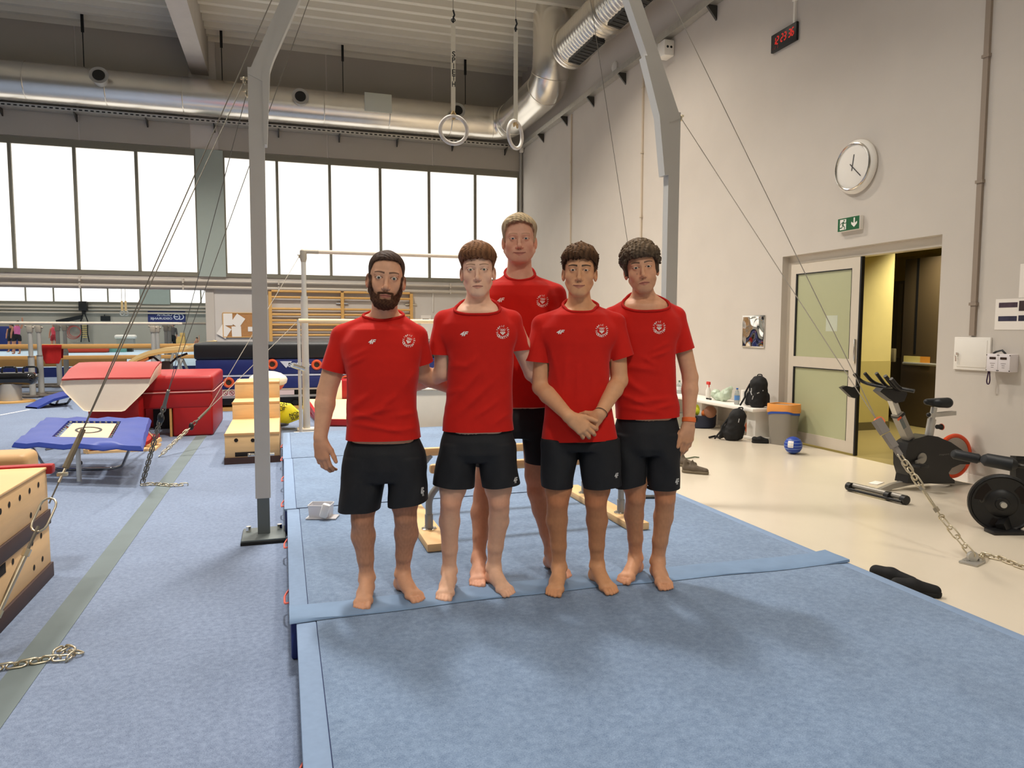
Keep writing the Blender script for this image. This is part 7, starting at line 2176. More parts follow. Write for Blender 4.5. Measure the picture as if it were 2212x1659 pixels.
# crumpled shopping bag
c_ = onx(1560, 848, 6.35); bgm = Field()
for k in range(16):
    a = k*2.4; bgm.ball((6.33+0.06*math.sin(a*1.3), c_[1]+0.15*math.cos(a), BZ+0.075+0.03*math.sin(a*0.7)), 0.055+0.012*math.sin(k*1.7), 0.03)
bgm.cone((6.35, c_[1]-0.10, BZ+0.12), (6.36, c_[1]-0.20, BZ+0.205), 0.07, 0.035, 0.04)
bgm.post = lambda P, d: np.maximum(d+0.006*wob(P, 60, 1.0)+0.004*wob(P, 110, 3.0), BZ+0.001-P[:, 2])
V, Q = bgm.mesh((6.15, c_[1]-0.33, BZ-0.01), (6.56, c_[1]+0.30, BZ+0.30), 0.010)
o = raw_mesh('plastic_bag', V, Q, [mat('bag_pale_green', (206, 222, 200), 0.3, var=0.12, scale=14, trans=0.25)], None, origin=(6.34, c_[1], BZ))
tag(o, 'crumpled pale green plastic bag lying on the bench', 'bag')
y = onx(1609, 862, 6.28)[1]
mk('paper_roll', MB().lathe((6.28, y, BZ), (0, 0, 1), [(0.055, 0.0), (0.055, 0.22), (0.02, 0.22), (0.02, 0.19)], 24), M_WHITE, None, 'upright white paper roll beside the backpack on the bench', 'paper roll')
y = onx(1613, 845, 6.42)[1]
bottle('pinkish red bottle behind the paper roll on the bench', 1614, 6.44, 0.24, 0.03, (200, 60, 66), None, mat('pink_plastic', (206, 90, 92), 0.4))
mk('sunglasses', MB().rbox((6.26, onx(1528, 862, 6.26)[1], BZ+0.012), (0.03, 0.05, 0.022), 0.008).rbox((6.26, onx(1534, 863, 6.26)[1], BZ+0.012), (0.03, 0.05, 0.022), 0.008), M_BLACK, None, 'small black sunglasses on the bench edge', 'sunglasses')
# backpacks
M_BAG = mat('backpack_black', (20, 20, 22), 0.75, var=0.10, scale=20, bump=0.1, bscale=80)
M_REFL = mat('reflective_grey', (176, 176, 176), 0.4)
def backpack(label, base, H_, W_, D2, lean, yaw_, accents):
    base = A(base, float); t = thing('backpack', base, label, 'backpack', 'black backpacks')
    u_ = A([math.cos(yaw_), math.sin(yaw_), 0]); n_ = A([math.sin(yaw_), -math.cos(yaw_), 0])   # n_ faces the viewer side
    up_ = unit(UP+u_*lean)
    def W(x, y, z): return base+u_*x+n_*y+up_*z
    Fd = Field()
    Fd.cone(W(0, 0, W_*0.42), W(0, 0, H_-W_*0.42), W_*0.50, W_*0.44, 0.03, flat=D2, fdir=n_)
    Fd.cone(W(0, W_*0.24, H_*0.18), W(0, W_*0.22, H_*0.48), W_*0.34, W_*0.30, 0.02, flat=0.5, fdir=n_)
    Fd.ell(W(0, W_*0.18, H_*0.72), (W_*0.36, W_*0.20, H_*0.16), A([u_, n_, up_]).T, 0.03)
    for q in (-1, 1): Fd.cone(W(q*W_*0.50, 0, H_*0.12), W(q*W_*0.48, 0, H_*0.40), 0.035, 0.03, 0.02)
    Fd.post = lambda P, d: np.maximum(d+0.004*wob(P, 45, lean*9), base[2]+0.002-P[:, 2])
    lo = base-A([0.42, 0.42, 0.01]); hi = base+A([0.42, 0.42, H_+0.06])
    V, Q = Fd.mesh(lo, hi, 0.0095); b_ = raw_mesh('bag_body', V, Q, [M_BAG], t)
    mk('grab_loop', MB().tube(bend([W(-0.03, -0.02, H_-0.03), W(-0.03, -0.02, H_+0.02), W(0.03, -0.02, H_+0.02), W(0.03, -0.02, H_-0.03)], 0.02, 4), 0.008, 6), M_BAG, t)
    mk('strap', MB().tube([W(-W_*0.42, 0.02, H_*0.75), W(-W_*0.62, 0.04, H_*0.45), W(-W_*0.60, 0.06, 0.14), W(-W_*0.80, 0.08, 0.02)], 0.013, 6), M_BAG, t)
    ac_ = MB(); V_ = BVHTree.FromPolygons([tuple(p) for p in V], [tuple(int(i) for i in f) for f in Q])
    for (x0, z0, x1, z1) in accents:
        pts = []
        for (x, z) in ((x0, z0), (x1, z1)):
            o_ = W(x*W_, 0.5, z*H_); hit = V_.ray_cast(Vector(o_), Vector(-n_)); pts.append(A(hit[0])+n_*0.003 if hit[0] is not None else W(x*W_, W_*0.3, z*H_))
        ac_.bar(pts[0], pts[1], 0.012, 0.004, hint=n_)
    if ac_.n: tag(mk('reflective_strips', ac_, M_REFL, t, smooth=None), kind='stuff')
    return t
p = onx(1637, 885, 6.30)
backpack('black backpack with grey strips standing on the bench', (6.30, p[1]+0.02, BZ), 0.44, 0.27, 0.75, 0.05, -PI/2+0.75, [(-0.30, 0.62, -0.28, 0.50), (0.02, 0.46, 0.30, 0.56), (-0.34, 0.52, -0.24, 0.40), (-0.20, 0.26, -0.16, 0.38)])
p = onz(1578, 951); backpack('black backpack leaning on the floor in front of the bench', (p[0], p[1]+0.02, 0.0), 0.46, 0.26, 0.8, 0.30, -PI/2+0.95, [(0.10, 0.72, 0.12, 0.60)])
mk('bag_strap_end', MB().tube([onz(1532, 945, 0.02), onz(1545, 942, 0.03), onz(1556, 946, 0.02)], 0.016, 6), M_BAG, None, 'loose strap end of the floor backpack on the cream floor', 'strap')
# blue crate with balls under the bench
c_ = onz(1518, 922); cr = thing('ball_crate', (6.30, c_[1], 0), 'dark navy crate with balls under the bench', 'crate')
m_ = MB(); m_.lathe((6.28, c_[1], 0.0), (0, 0, 1), [(0.19, 0.0), (0.215, 0.02), (0.225, 0.20), (0.210, 0.20), (0.20, 0.03)], 28); mk('tub', m_, mat('crate_navy', (36, 42, 62), 0.6), cr)
for (px_, py_, r, c, lb) in ((1509, 876, 0.10, (224, 232, 50), 'bright yellow ball in the navy crate'), (1532, 884, 0.095, (140, 96, 72), 'brown ball in the navy crate'), (1521, 891, 0.06, (214, 112, 48), 'orange ball in the navy crate')):
    q = onx(px_, py_, 6.24); mk('ball', MB().sphere((6.26, q[1], 0.27 if r > 0.07 else 0.23), r, 24, 14), mat('ball_%d_%d_%d' % c, c, 0.6, var=0.04), None, lb, 'ball', 'balls by the bench')
q = onz(1612, 942); mk('basketball', MB().sphere((6.46, q[1]-0.02, 0.12), 0.12, 24, 14), mat('basketball', (182, 88, 48), 0.7, bump=0.1, bscale=200), None, 'orange brown basketball under the bench behind the backpack', 'ball')
c_ = onz(1473, 918); mk('grey_bucket', MB().lathe((6.0, onx(1473, 905, 6.0)[1], 0.0), (0, 0, 1), [(0.10, 0.0), (0.12, 0.22), (0.11, 0.22), (0.095, 0.02)], 22), mat('bucket_grey', (142, 140, 128), 0.6), None, 'grey bucket beside the watch of the curly-haired man', 'bucket')
# waste bin
p = onz(1683, 962); bn_ = thing('waste_bin', (p[0]+0.10, p[1]+0.12, 0), 'grey waste bin with orange rim and blue liner beside the glass door', 'bin')
bcx, bcy = p[0]+0.13, p[1]+0.09
Mz = Matrix.Rotation(0.35, 4, 'Z')
def ring_pts(w_, d2, z, wav=0.0, rc=0.05):
    pts = []
    for k in range(32):
        a = 2*PI*k/32; c, s_ = math.cos(a), math.sin(a); e = 4.0
        x = w_*abs(c)**(2/e)*(1 if c > 0 else -1); y = d2*abs(s_)**(2/e)*(1 if s_ > 0 else -1)
        v = Mz @ Vector((x, y, 0)); pts.append((bcx+v.x, bcy+v.y, z+wav*math.sin(a*2+0.6)))
    return pts
mk('bin_body', MB().grid([ring_pts(0.13, 0.15, 0.002), ring_pts(0.155, 0.18, 0.45)], cu=True).add(ring_pts(0.13, 0.15, 0.002), [tuple(range(32))]), mat('bin_grey', (138, 132, 122), 0.45), bn_, smooth=50)
mk('bin_rim', MB().grid([ring_pts(0.160, 0.186, 0.44, 0.018), ring_pts(0.168, 0.194, 0.46, 0.018), ring_pts(0.165, 0.190, 0.545, 0.0), ring_pts(0.145, 0.170, 0.545), ring_pts(0.140, 0.165, 0.50)], cu=True), mat('bin_orange', (236, 160, 82), 0.5), bn_, smooth=50)
mk('bin_liner', MB().grid([ring_pts(0.157, 0.183, 0.41, 0.02), ring_pts(0.160, 0.186, 0.46)], cu=True), mat('liner_blue', (38, 78, 170), 0.4), bn_, smooth=50)
mk('bin_lid', MB().add(ring_pts(0.146, 0.171, 0.525), [tuple(range(32))]), mat('lid_grey', (150, 142, 130), 0.5), bn_, smooth=None)
# blue volleyball
p = onz(1720, 982); vb_ = thing('volleyball', (p[0], p[1]+0.05, 0), 'blue and white volleyball on the floor by the glass door', 'ball')
bc = A([p[0], p[1]+0.06, 0.108])
mk('ball', MB().sphere(bc, 0.108, 32, 18), mat('ball_blue', (28, 64, 158), 0.4), vb_)
sm = MB()
for k in range(5):
    z_ = -0.075+k*0.037; r_ = math.sqrt(max(0.0, 0.1092**2-z_**2)); sm.tube([bc+A([r_*math.cos(a), r_*math.sin(a), z_]) for a in np.linspace(0, 2*PI, 33)[:-1]], 0.0018, 4, closed=True)
mk('seam_lines', sm, mat('seam_pale', (150, 180, 220), 0.5), vb_)
d_ = unit(-FW*0.75-RT*0.62+UP*0.22); wp = MB(); u_, v_, w_ = frame(d_)
wp.grid([[bc+unit(d_+u_*(-0.34+0.17*i)+v_*(-0.42+0.21*j))*0.1095 for i in range(5)] for j in range(5)]); mk('white_panel', wp, M_WHITE, vb_)
# black trainer by the bin
def shoe(label, toe, yaw_, L_, col, sole, group, hi=0.10, slip=False):
    toe = A(toe, float); t_ = A([math.cos(yaw_), math.sin(yaw_), 0]); l_ = np.cross(UP, t_)
    t = thing('shoe', toe-t_*L_/2, label, 'shoe', group)
    def W(f, l, z): return toe+t_*(f*L_-L_)+l_*l+UP*z
    Fd = Field()
    Fd.cone(W(0.14, 0, 0.045), W(0.45, 0, 0.050), 0.040, 0.040, 0.02); Fd.cone(W(0.45, 0, 0.050), W(0.86, 0.004, 0.036), 0.040, 0.032, 0.02)
    if not slip:
        Fd.cone(W(0.12, 0, 0.06), W(0.14, 0, hi), 0.036, 0.026, 0.02); Fd.cone(W(0.40, 0, 0.07), W(0.34, 0, hi+0.012), 0.028, 0.014, 0.02)
        Fd.ell(W(0.23, 0, hi+0.022), (0.040, 0.022, 0.035), A([t_, l_, UP]).T, 0.008, neg=True)
    Fd.post = lambda P, d: np.maximum(d, 0.020-P[:, 2])
    V, Q = Fd.mesh(toe-t_*L_/2-A([0.2, 0.2, 0.0]), toe-t_*L_/2+A([0.2, 0.2, 0.20]), 0.006); raw_mesh('upper', V, Q, [mat('shoe_%d_%d_%d' % tuple(col), col, 0.8, var=0.15, scale=40)], t)
    Fs = Field(); Fs.cone(W(0.13, 0, 0.02), W(0.5, 0, 0.02), 0.044, 0.040, 0.01); Fs.cone(W(0.5, 0, 0.02), W(0.86, 0.004, 0.02), 0.040, 0.036, 0.01)
    Fs.post = lambda P, d: np.maximum(np.maximum(d, 0.001-P[:, 2]), P[:, 2]-0.032)
    V, Q = Fs.mesh(toe-t_*L_/2-A([0.2, 0.2, 0.004]), toe-t_*L_/2+A([0.2, 0.2, 0.06]), 0.006); raw_mesh('sole', V, Q, [mat('sole_%d_%d_%d' % tuple(sole), sole, 0.8, var=0.1, scale=30)], t)
    return t
yw = math.atan2(RT[1]*0.85-FW[1]*0.5, RT[0]*0.85-FW[0]*0.5)
shoe('brown knitted trainer nearer the camera, right one of the floor pair', onz(1532, 1026), yw, 0.29, (92, 80, 66), (118, 106, 86), 'brown trainers on the floor', 0.13)
shoe('brown knitted trainer behind, left one of the floor pair', onz(1506, 1012), yw-0.25, 0.29, (92, 80, 66), (118, 106, 86), 'brown trainers on the floor', 0.13)
shoe('small black shoe lying in front of the waste bin', onz(1660, 958), -0.6, 0.20, (18, 18, 18), (20, 20, 20), None, 0.07)
shoe('black slipper by the mat edge, farther one', onz(1985, 1274, 0.0), -1.20, 0.29, (14, 14, 16), (12, 12, 12), 'black slippers beside the mat', 0.09, True)
shoe('black slipper by the mat edge, nearer one', onz(2036, 1292, 0.0), -0.75, 0.27, (14, 14, 16), (12, 12, 12), 'black slippers beside the mat', 0.06, True)
mk('paper_scrap', MB().rbox(onz(1893, 1043, 0.004), (0.16, 0.09, 0.006), 0.002, rz=0.4), M_SIGNW, None, 'white paper lying on the floor under the exercise bike', 'paper')
mk('cable_scrap', MB().tube([onz(1470, 988, 0.006), onz(1485, 990, 0.006), onz(1500, 987, 0.012), onz(1510, 988, 0.006)], 0.008, 6), mat('scrap_green', (110, 120, 96), 0.7), None, 'thin green scrap on the floor behind the brown trainers', 'scrap')
mk('phone', MB().rbox(onz(1400, 1073, MAT_Z+0.008), (0.16, 0.08, 0.012), 0.004, rz=-0.3), M_BLACK, None, 'black phone lying on the mat between the curly-haired man\'s legs', 'phone')

# ---- exercise bike, seen from the side
YK = 5.40
bk = thing('exercise_bike', (5.85, YK, 0), 'black and silver exercise bike with an orange flywheel by the door', 'exercise bike')
def K(a, b, dy=0.0):
    q = ony(a, b, YK+dy); return q
def slab(pts, y0, y1, m_, name, parent=bk, sm=None):
    q = [K(a, b) for a, b in pts]; n = len(q)
    mb = MB(); mb.add([p+A([0, y0, 0]) for p in q]+[p+A([0, y1, 0]) for p in q], [tuple(range(n)), tuple(range(2*n-1, n-1, -1))]+[(i, (i+1) % n, n+(i+1) % n, n+i) for i in range(n)])
    return mk(name, mb, m_, parent, smooth=sm or 30)
M_BIKEB = mat('bike_black', (26, 25, 25), 0.42)
M_BIKEG = mat('bike_grey', (150, 146, 138), 0.4, metal=0.4)
slab([(1948, 956), (1962, 946), (1990, 938), (2012, 941), (2040, 953), (2062, 968), (2085, 985), (2080, 1000), (2060, 1000), (2042, 1008), (2035, 1018), (2038, 1027), (2048, 1034), (2048, 1041), (1946, 1041), (1949, 1024), (1943, 1004), (1943, 975)], -0.075, 0.075, M_BIKEB, 'housing')
fw_c = K(2060, 985, 0.05); fw_ = MB(); fw_.torus(fw_c, (0, 1, 0), 0.205, 0.022, 48, 8); mk('flywheel_rim', fw_, mat('bike_orange', (226, 76, 34), 0.35), bk)
mk('flywheel_disc', MB().cyl(fw_c-A([0, 0.008, 0]), fw_c+A([0, 0.008, 0]), 0.19, n=40), mat('flywheel_silver', (176, 168, 160), 0.35, metal=0.6), bk)
cr_ = K(1993, 990, -0.085); mk('crank_disc', MB().cyl(cr_, cr_+A([0, 0.02, 0]), 0.052, n=28), M_BIKEG, bk)
pe = K(1979, 1000, -0.12); mk('crank_arm', MB().bar(cr_-A([0, 0.015, 0]), pe+A([0.02, 0.02, 0]), 0.02, 0.03), M_BIKEG, bk)
mk('pedal', MB().rbox(pe-A([0, 0.05, 0.02]), (0.11, 0.10, 0.03), 0.008), M_BLACK, bk)
mk('handle_post', MB().bar(K(1962, 948), K(1938, 893), 0.075, 0.085, hint=(0, 1, 0)), M_BIKEG, bk)
mk('post_slider', MB().bar(K(1942, 905), K(1926, 862), 0.055, 0.06, hint=(0, 1, 0)), M_STEELG, bk)
mk('post_collar', MB().bar(K(1941, 899), K(1939, 895), 0.085, 0.095, hint=(0, 1, 0)), M_BLACK, bk)
mk('post_badge', MB().bar(K(1946, 905, -0.047), K(1955, 925, -0.047), 0.004, 0.04, hint=(1, 0, 0)), M_POSTD, bk)
mk('badge_orange', MB().bar(K(1942, 902, -0.047), K(1944, 906, -0.047), 0.004, 0.05, hint=(1, 0, 0)), M_ORNG, bk)
slab([(1893, 845), (1900, 838), (1945, 838), (1952, 850), (1945, 866), (1928, 870), (1912, 860)], -0.045, 0.045, M_BIKEB, 'handle_head')
for nm, pts, r in (('aero_bar', [K(1940, 842, 0.06), K(1915, 836, 0.06), K(1893, 806, 0.06)], 0.017), ('aero_bar', [K(1945, 842, -0.06), K(1930, 835, -0.06), K(1912, 812, -0.06)], 0.019),
                   ('aero_bar', [K(1950, 843, -0.14), K(1940, 836, -0.14), K(1925, 818, -0.14)], 0.018), ('handle_bar', [K(1915, 838, 0.0), K(1885, 832, 0.12), K(1862, 825, 0.22), K(1845, 808, 0.24)], 0.016),
                   ('handle_bar', [K(1920, 838, 0.10), K(1885, 826, 0.16), K(1868, 806, 0.18)], 0.017), ('grip', [K(1940, 838, -0.10), K(1958, 842, -0.2), K(1975, 845, -0.26)], 0.018)):
    mk(nm, MB().tube(bend(pts, 0.05, 4), r, 10), M_BLACK, bk)
slab([(1842, 840), (1852, 836), (1872, 840), (1880, 836), (1876, 850), (1882, 856), (1874, 864), (1864, 861)], 0.14, 0.18, M_BIKEB, 'tablet_holder')
mk('seat_post', MB().cyl(K(2006, 944), K(2013, 905), 0.038, n=18), M_STEELG, bk); mk('seat_tube', MB().cyl(K(2012, 908), K(2018, 880), 0.028, n=16), M_STEELG, bk)
mk('seat_slider', MB().bar(K(2008, 897), K(2061, 892), 0.05, 0.04), M_STEELG, bk); mk('slider_knob', MB().sphere(K(2006, 896, -0.02), 0.022, 12, 8), M_BLACK, bk)
sf = Field(); sf.cone(K(2002, 868), K(2028, 870), 0.030, 0.048, 0.02); sf.cone(K(2030, 870, -0.05), K(2046, 870, -0.06), 0.046, 0.052, 0.03); sf.cone(K(2030, 870, 0.05), K(2046, 870, 0.06), 0.046, 0.052, 0.03)
cs_ = K(2028, 868); V, Q = sf.mesh(cs_-A([0.25, 0.2, 0.12]), cs_+A([0.25, 0.2, 0.12]), 0.009); raw_mesh('saddle', V, Q, [M_BLKV], bk)
mk('tension_knob', MB().cyl(K(2024, 922), K(2032, 922), 0.022, n=14).sphere(K(2033, 922), 0.03, 12, 8), M_BLACK, bk)
mk('knob_ring', MB().torus(K(2034, 922), (1, 0, 0.1), 0.026, 0.007, 18, 6), M_ORNG, bk)
P_ = [K(1888, 1066), K(1925, 1050), K(1965, 1041), K(2005, 1038), (K(2050, 1041)), K(2095, 1050), K(2125, 1056)]
mk('base_beam', MB().tube(P_, 0.030, 4, sq=(1.2, 1.0), hint=(0, 1, 0)), M_BIKEG, bk)
fa, fb_ = onz(1840, 1048, 0.055), onz(1958, 1076, 0.055)
mk('front_stabiliser', MB().cyl(A([fa[0], fa[1], 0.055]), A([fb_[0], fb_[1], 0.055]), 0.026, n=14), M_BIKEG, bk)
mk('stabiliser_rail', MB().cyl(A([fa[0]-0.05, fa[1], 0.025]), A([fb_[0]-0.05, fb_[1], 0.025]), 0.014, n=10), M_BLACK, bk)
for p, nm in ((fa, 'end_wheel'), (fa+(fb_-fa)*0.72, 'end_wheel'), (fb_, 'end_cap')):
    mk(nm, MB().cyl(A([p[0]-0.02, p[1]-0.025, 0.042]), A([p[0]-0.02, p[1]+0.025, 0.042]), 0.040, n=18), M_BLACK, bk)
mk('rear_foot', MB().rbox(K(2122, 1058)+A([0.0, 0, -0.02]), (0.10, 0.45, 0.06), 0.02), M_BLACK, bk)
tx = MB(); put_text(tx, 'insport', K(2040, 982, -0.078), (1, 0, 0), (0, 0, 1), 0.05, height=0.022, width=0.13, shear=0.2); mk('lettering', tx, mat('print_dimgrey', (110, 108, 104), 0.6), bk, smooth=None)

# ---- weight machine with a black disc at the right edge
wc = ond(2163, 1087, 5.45); wm = thing('weight_machine', (wc[0]+0.1, wc[1]+0.1, 0), 'black weight machine with a ribbed disc and foam rollers at the right edge', 'weight machine')
axd = unit(-FW*0.93-RT*0.36)
mk('weight_disc', MB().lathe(wc-axd*0.03, axd, [(0.03, 0.0), (0.218, 0.0), (0.225, 0.01), (0.225, 0.05), (0.21, 0.058), (0.20, 0.045), (0.11, 0.040), (0.09, 0.055), (0.05, 0.058), (0.045, 0.07), (0.001, 0.07)], 56), M_BLACK, wm, smooth=40)
u_, v_, w_ = frame(axd)
for k in range(3):
    a = 0.5+k*2*PI/3; c = wc+axd*0.0165; pts = []
    g_ = MB(); disc(g_, c+axd*0.0, u_, v_, 0.185, 14, 0, 0.125, a-0.42, a+0.42); mk('grip_slot', g_, M_HOLE, wm, smooth=None)
mk('axle', MB().cyl(wc+axd*0.03, wc+axd*0.075, 0.022, n=14).cyl(wc-axd*0.30, wc, 0.03, n=12), M_STEELG, wm)
tx = MB(); put_text(tx, '20', wc+axd*0.0125-u_*0.15+v_*0.02, -u_ if (-u_)@RT > 0 else u_, UP, 0.07, bold=0.01); mk('weight_mark', tx, M_DARKST, wm, smooth=None)
def RP(a, b, D_): return ond(a, b, D_)
mk('foam_roller', MB().tube([RP(2058, 980, 6.0), RP(2062, 981, 6.0), RP(2112, 991, 5.9), RP(2116, 992, 5.9)], [0.030, 0.042, 0.042, 0.030], 18), M_BLKV, wm, smooth=40)
mk('foam_roller', MB().tube([RP(2124, 991, 5.8), RP(2130, 993, 5.8), RP(2185, 1003, 5.65), RP(2192, 1004, 5.65)], [0.036, 0.054, 0.056, 0.04], 18), M_BLKV, wm, smooth=40)
mk('roller_shaft', MB().cyl(RP(2110, 991, 5.9), RP(2215, 1008, 5.6), 0.018, n=12), M_DARKST, wm)
mk('frame_post', MB().bar(RP(2198, 985, 5.75), RP(2196, 1095, 5.7), 0.07, 0.07, hint=FW).bar(RP(2150, 1000, 5.75), RP(2250, 1006, 5.7), 0.06, 0.06), M_BLACK, wm)
mk('frame_foot', MB().bar(RP(2196, 1092, 5.6), A([onz(2163, 1152)[0], onz(2163, 1152)[1], 0.03]), 0.09, 0.06, hint=FW), M_BLACK, wm)
mk('foot_plate', MB().rbox(A([onz(2172, 1152)[0], onz(2172, 1152)[1], 0.015]), (0.26, 0.12, 0.03), 0.008, rz=-0.3), M_BLACK, wm)

SK = {}
# 1: bearded man, arms of the neighbours behind the backs
SK['p1'] = dict(
    D=3.52, skin=(218, 164, 130), legshade=(204, 146, 112), leghair=0.36, calf=0.058, neckr=0.062,
    label='bearded man with short dark hair in a red T-shirt, leftmost of the five men',
    torso=[(712, 762, 885, 0.105, 0.0), (740, 746, 903, 0.120, 0.0), (775, 744, 908, 0.128, 0.005), (810, 750, 905, 0.128, 0.01),
           (850, 751, 899, 0.122, 0.01), (885, 750, 899, 0.120, 0.01), (915, 750, 905, 0.120, 0.01), (953, 747, 911, 0.122, 0.01)],
    hem=((747, 947), (911, 944)), neck=(830, 700, -0.03), ncut=(829, 697, 0.083),
    sh={'R': (741, 728, -0.02), 'L': (898, 728, -0.02)}, trap={'R': (797, 703, -0.03), 'L': (862, 703, -0.03)}, shr=0.058, trr=0.056,
    armr=(0.055, 0.047, 0.048, 0.031),
    arms={'R': dict(elbow=(706, 845, 0.0), wrist=(692, 946, 0.06), sleeve=(719, 800, 0.0), sr=0.064, cutn=(-0.28, -0.96),
                    hand=dict(dir=RT*0.10-UP*1.0-FW*0.05, back=-FW*0.95-RT*0.35, thumb=RT, curl=(0.30, 0.55, 0.45), spread=0.045, s=1.08, tc=0.10, thd=RT*0.55-UP*0.90-FW*0.15)),
          'L': dict(elbow=(908, 806, -0.10), wrist=(985, 842, -0.25), sleeve=(912, 784, -0.05), sr=0.058,
                    hand=dict(dir=RT, back=FW, thumb=UP, vis=False))},
    legs={'R': dict(toe=(780, 1320), heel=(797, 1276), knee=(783, 1122, 0.02), hip=(790, 985, 0.0)),
          'L': dict(toe=(908, 1304), heel=(866, 1274), knee=(876, 1117, 0.0), hip=(866, 985, 0.0))},
    shorts=dict(pelvis=[(940, 750, 908, 0.118, 0.0), (975, 744, 918, 0.125, 0.0), (1010, 742, 922, 0.12, 0.0), (1036, 748, 916, 0.11, 0.0)],
                R=[(985, 745, 830, 0.105, 0.0), (1030, 738, 832, 0.11, 0.0), (1070, 733, 826, 0.112, 0.0), (1106, 729, 818, 0.112, 0.0)],
                L=[(985, 836, 918, 0.105, 0.0), (1030, 838, 920, 0.11, 0.0), (1070, 838, 924, 0.112, 0.0), (1096, 840, 928, 0.112, 0.0)],
                hemR=((730, 1100), (818, 1098)), hemL=((840, 1091), (928, 1078)), split=833),
    folds=[(760, 880, 800, 850, 7, 0.006), (752, 905, 850, 880, 6, 0.006), (800, 900, 860, 850, 7, 0.005), (760, 915, 880, 935, 5, 0.005),
           (850, 900, 903, 890, 6, 0.005), (752, 775, 800, 752, 6, 0.006), (752, 790, 795, 768, 5, 0.005), (840, 930, 905, 925, 5, 0.004),
           (870, 840, 898, 800, 6, 0.003), (760, 895, 820, 905, 5, 0.004)],
    logo=(804, 738, 17, 10), emblem=(883, 736, 13), emrot=0.35, slogo=(913, 1062, 9, 19, 0.25),
    head=dict(id='bearded', eyepx=(834, 603), s=1.09, roll=0.075, yaw=0.02, pitch=0.0, dd=0.03, eyes=0.0325, open=0.0050, jaw=1.06, low=1.02,
              hairc=rgb((70, 52, 42)), browc=rgb((70, 46, 34)), beardc=rgb((74, 48, 34)), iris=(96, 98, 84), stubble=0.5, stubc=rgb((110, 76, 56)),
              hairline=[0.078, 0.076, 0.068, 0.030, -0.005, 0.018, 0.0, -0.03, -0.05], top=0.008, side=0.0025, amp=0.0012, lift=0.004, jag=0.002,
              tufts=0, tuft=0.008, comb=(0.1, 0.5, 0.0), spike=0.3, tr=0.0022, fade=0.75, mouth=0.025, mouthz=-0.076, browt=0.0055,
              nose=1.05))
# 2: young man with auburn fringe
SK['p2'] = dict(
    D=3.60, skin=(232, 186, 156), legshade=(228, 176, 144), leghair=0.06, calf=0.051, neckr=0.058,
    label='pale young man with auburn fringe in a red T-shirt, second man from the left',
    torso=[(672, 975, 1090, 0.100, 0.0), (700, 962, 1107, 0.115, 0.0), (735, 964, 1111, 0.122, 0.0), (780, 968, 1109, 0.118, 0.0),
           (830, 967, 1107, 0.112, 0.0), (870, 963, 1107, 0.112, 0.0), (905, 958, 1108, 0.114, 0.0), (935, 955, 1112, 0.116, 0.0)],
    hem=((955, 929), (1112, 927)), neck=(1032, 672, -0.03), ncut=(1033, 677, 0.080),
    sh={'R': (961, 694, -0.02), 'L': (1104, 694, -0.02)}, trap={'R': (1003, 680, -0.03), 'L': (1063, 680, -0.03)}, shr=0.054, trr=0.053,
    armr=(0.048, 0.042, 0.042, 0.029),
    arms={'R': dict(elbow=(956, 806, -0.03), wrist=(885, 838, -0.13), sleeve=(946, 766, -0.01), sr=0.057, cutn=(-0.05, -1.0),
                    hand=dict(dir=-RT, back=FW, thumb=UP, vis=False)),
          'L': dict(elbow=(1150, 806, -0.10), wrist=(1200, 850, -0.22), sleeve=(1124, 757, -0.05), sr=0.055, cutn=(0.1, -1.0),
                    hand=dict(dir=RT, back=FW, thumb=UP, vis=False))},
    legs={'R': dict(toe=(957, 1302), heel=(974, 1262), knee=(974, 1084, 0.02), hip=(990, 965, 0.0), kr=0.050),
          'L': dict(toe=(1103, 1291), heel=(1066, 1263), knee=(1078, 1084, 0.0), hip=(1072, 965, 0.0), kr=0.050)},
    shorts=dict(pelvis=[(920, 958, 1108, 0.112, 0.0), (950, 952, 1112, 0.118, 0.0), (975, 950, 1114, 0.116, 0.0), (992, 956, 1108, 0.10, 0.0)],
                R=[(955, 952, 1028, 0.10, 0.0), (1000, 943, 1028, 0.105, 0.0), (1035, 937, 1025, 0.105, 0.0), (1056, 933, 1021, 0.105, 0.0)],
                L=[(955, 1034, 1114, 0.10, 0.0), (1000, 1036, 1117, 0.105, 0.0), (1035, 1040, 1122, 0.105, 0.0), (1058, 1042, 1126, 0.105, 0.0)],
                hemR=((933, 1043), (1021, 1051)), hemL=((1042, 1050), (1126, 1042)), split=1031),
    folds=[(965, 880, 1040, 800, 7, 0.006), (985, 900, 1070, 820, 7, 0.006), (1020, 905, 1085, 860, 6, 0.004), (968, 790, 1010, 790, 7, 0.004),
           (1000, 800, 1030, 770, 6, 0.004), (962, 850, 1000, 840, 6, 0.004), (1060, 920, 1105, 890, 5, 0.003)],
    logo=(1003, 721, 18, 10), emblem=(1086, 717, 13.5), slogo=(1114, 1037, 9, 13, 0.1),
    head=dict(id='auburn', eyepx=(1032, 586), s=1.05, roll=-0.02, yaw=-0.02, pitch=0.03, dd=0.0, eyes=0.0310, open=0.0034, jaw=1.0, wide=0.97, low=1.06,
              hairc=rgb((112, 76, 52)), hairc2=rgb((150, 106, 72)), browc=rgb((132, 94, 70)), iris=(120, 110, 90), lipc=rgb((196, 118, 104)),
              hairline=[0.050, 0.049, 0.046, 0.040, 0.005, 0.025, 0.0, -0.03, -0.05], top=0.026, side=0.005, amp=0.0022, lift=0.006, jag=0.006,
              tufts=50, tuft=0.012, comb=(0.1, 0.9, -0.35), spike=0.25, tr=0.0034, fade=0.55, mouth=0.024, smile=0.0005, browt=0.0035, brows=0.8))
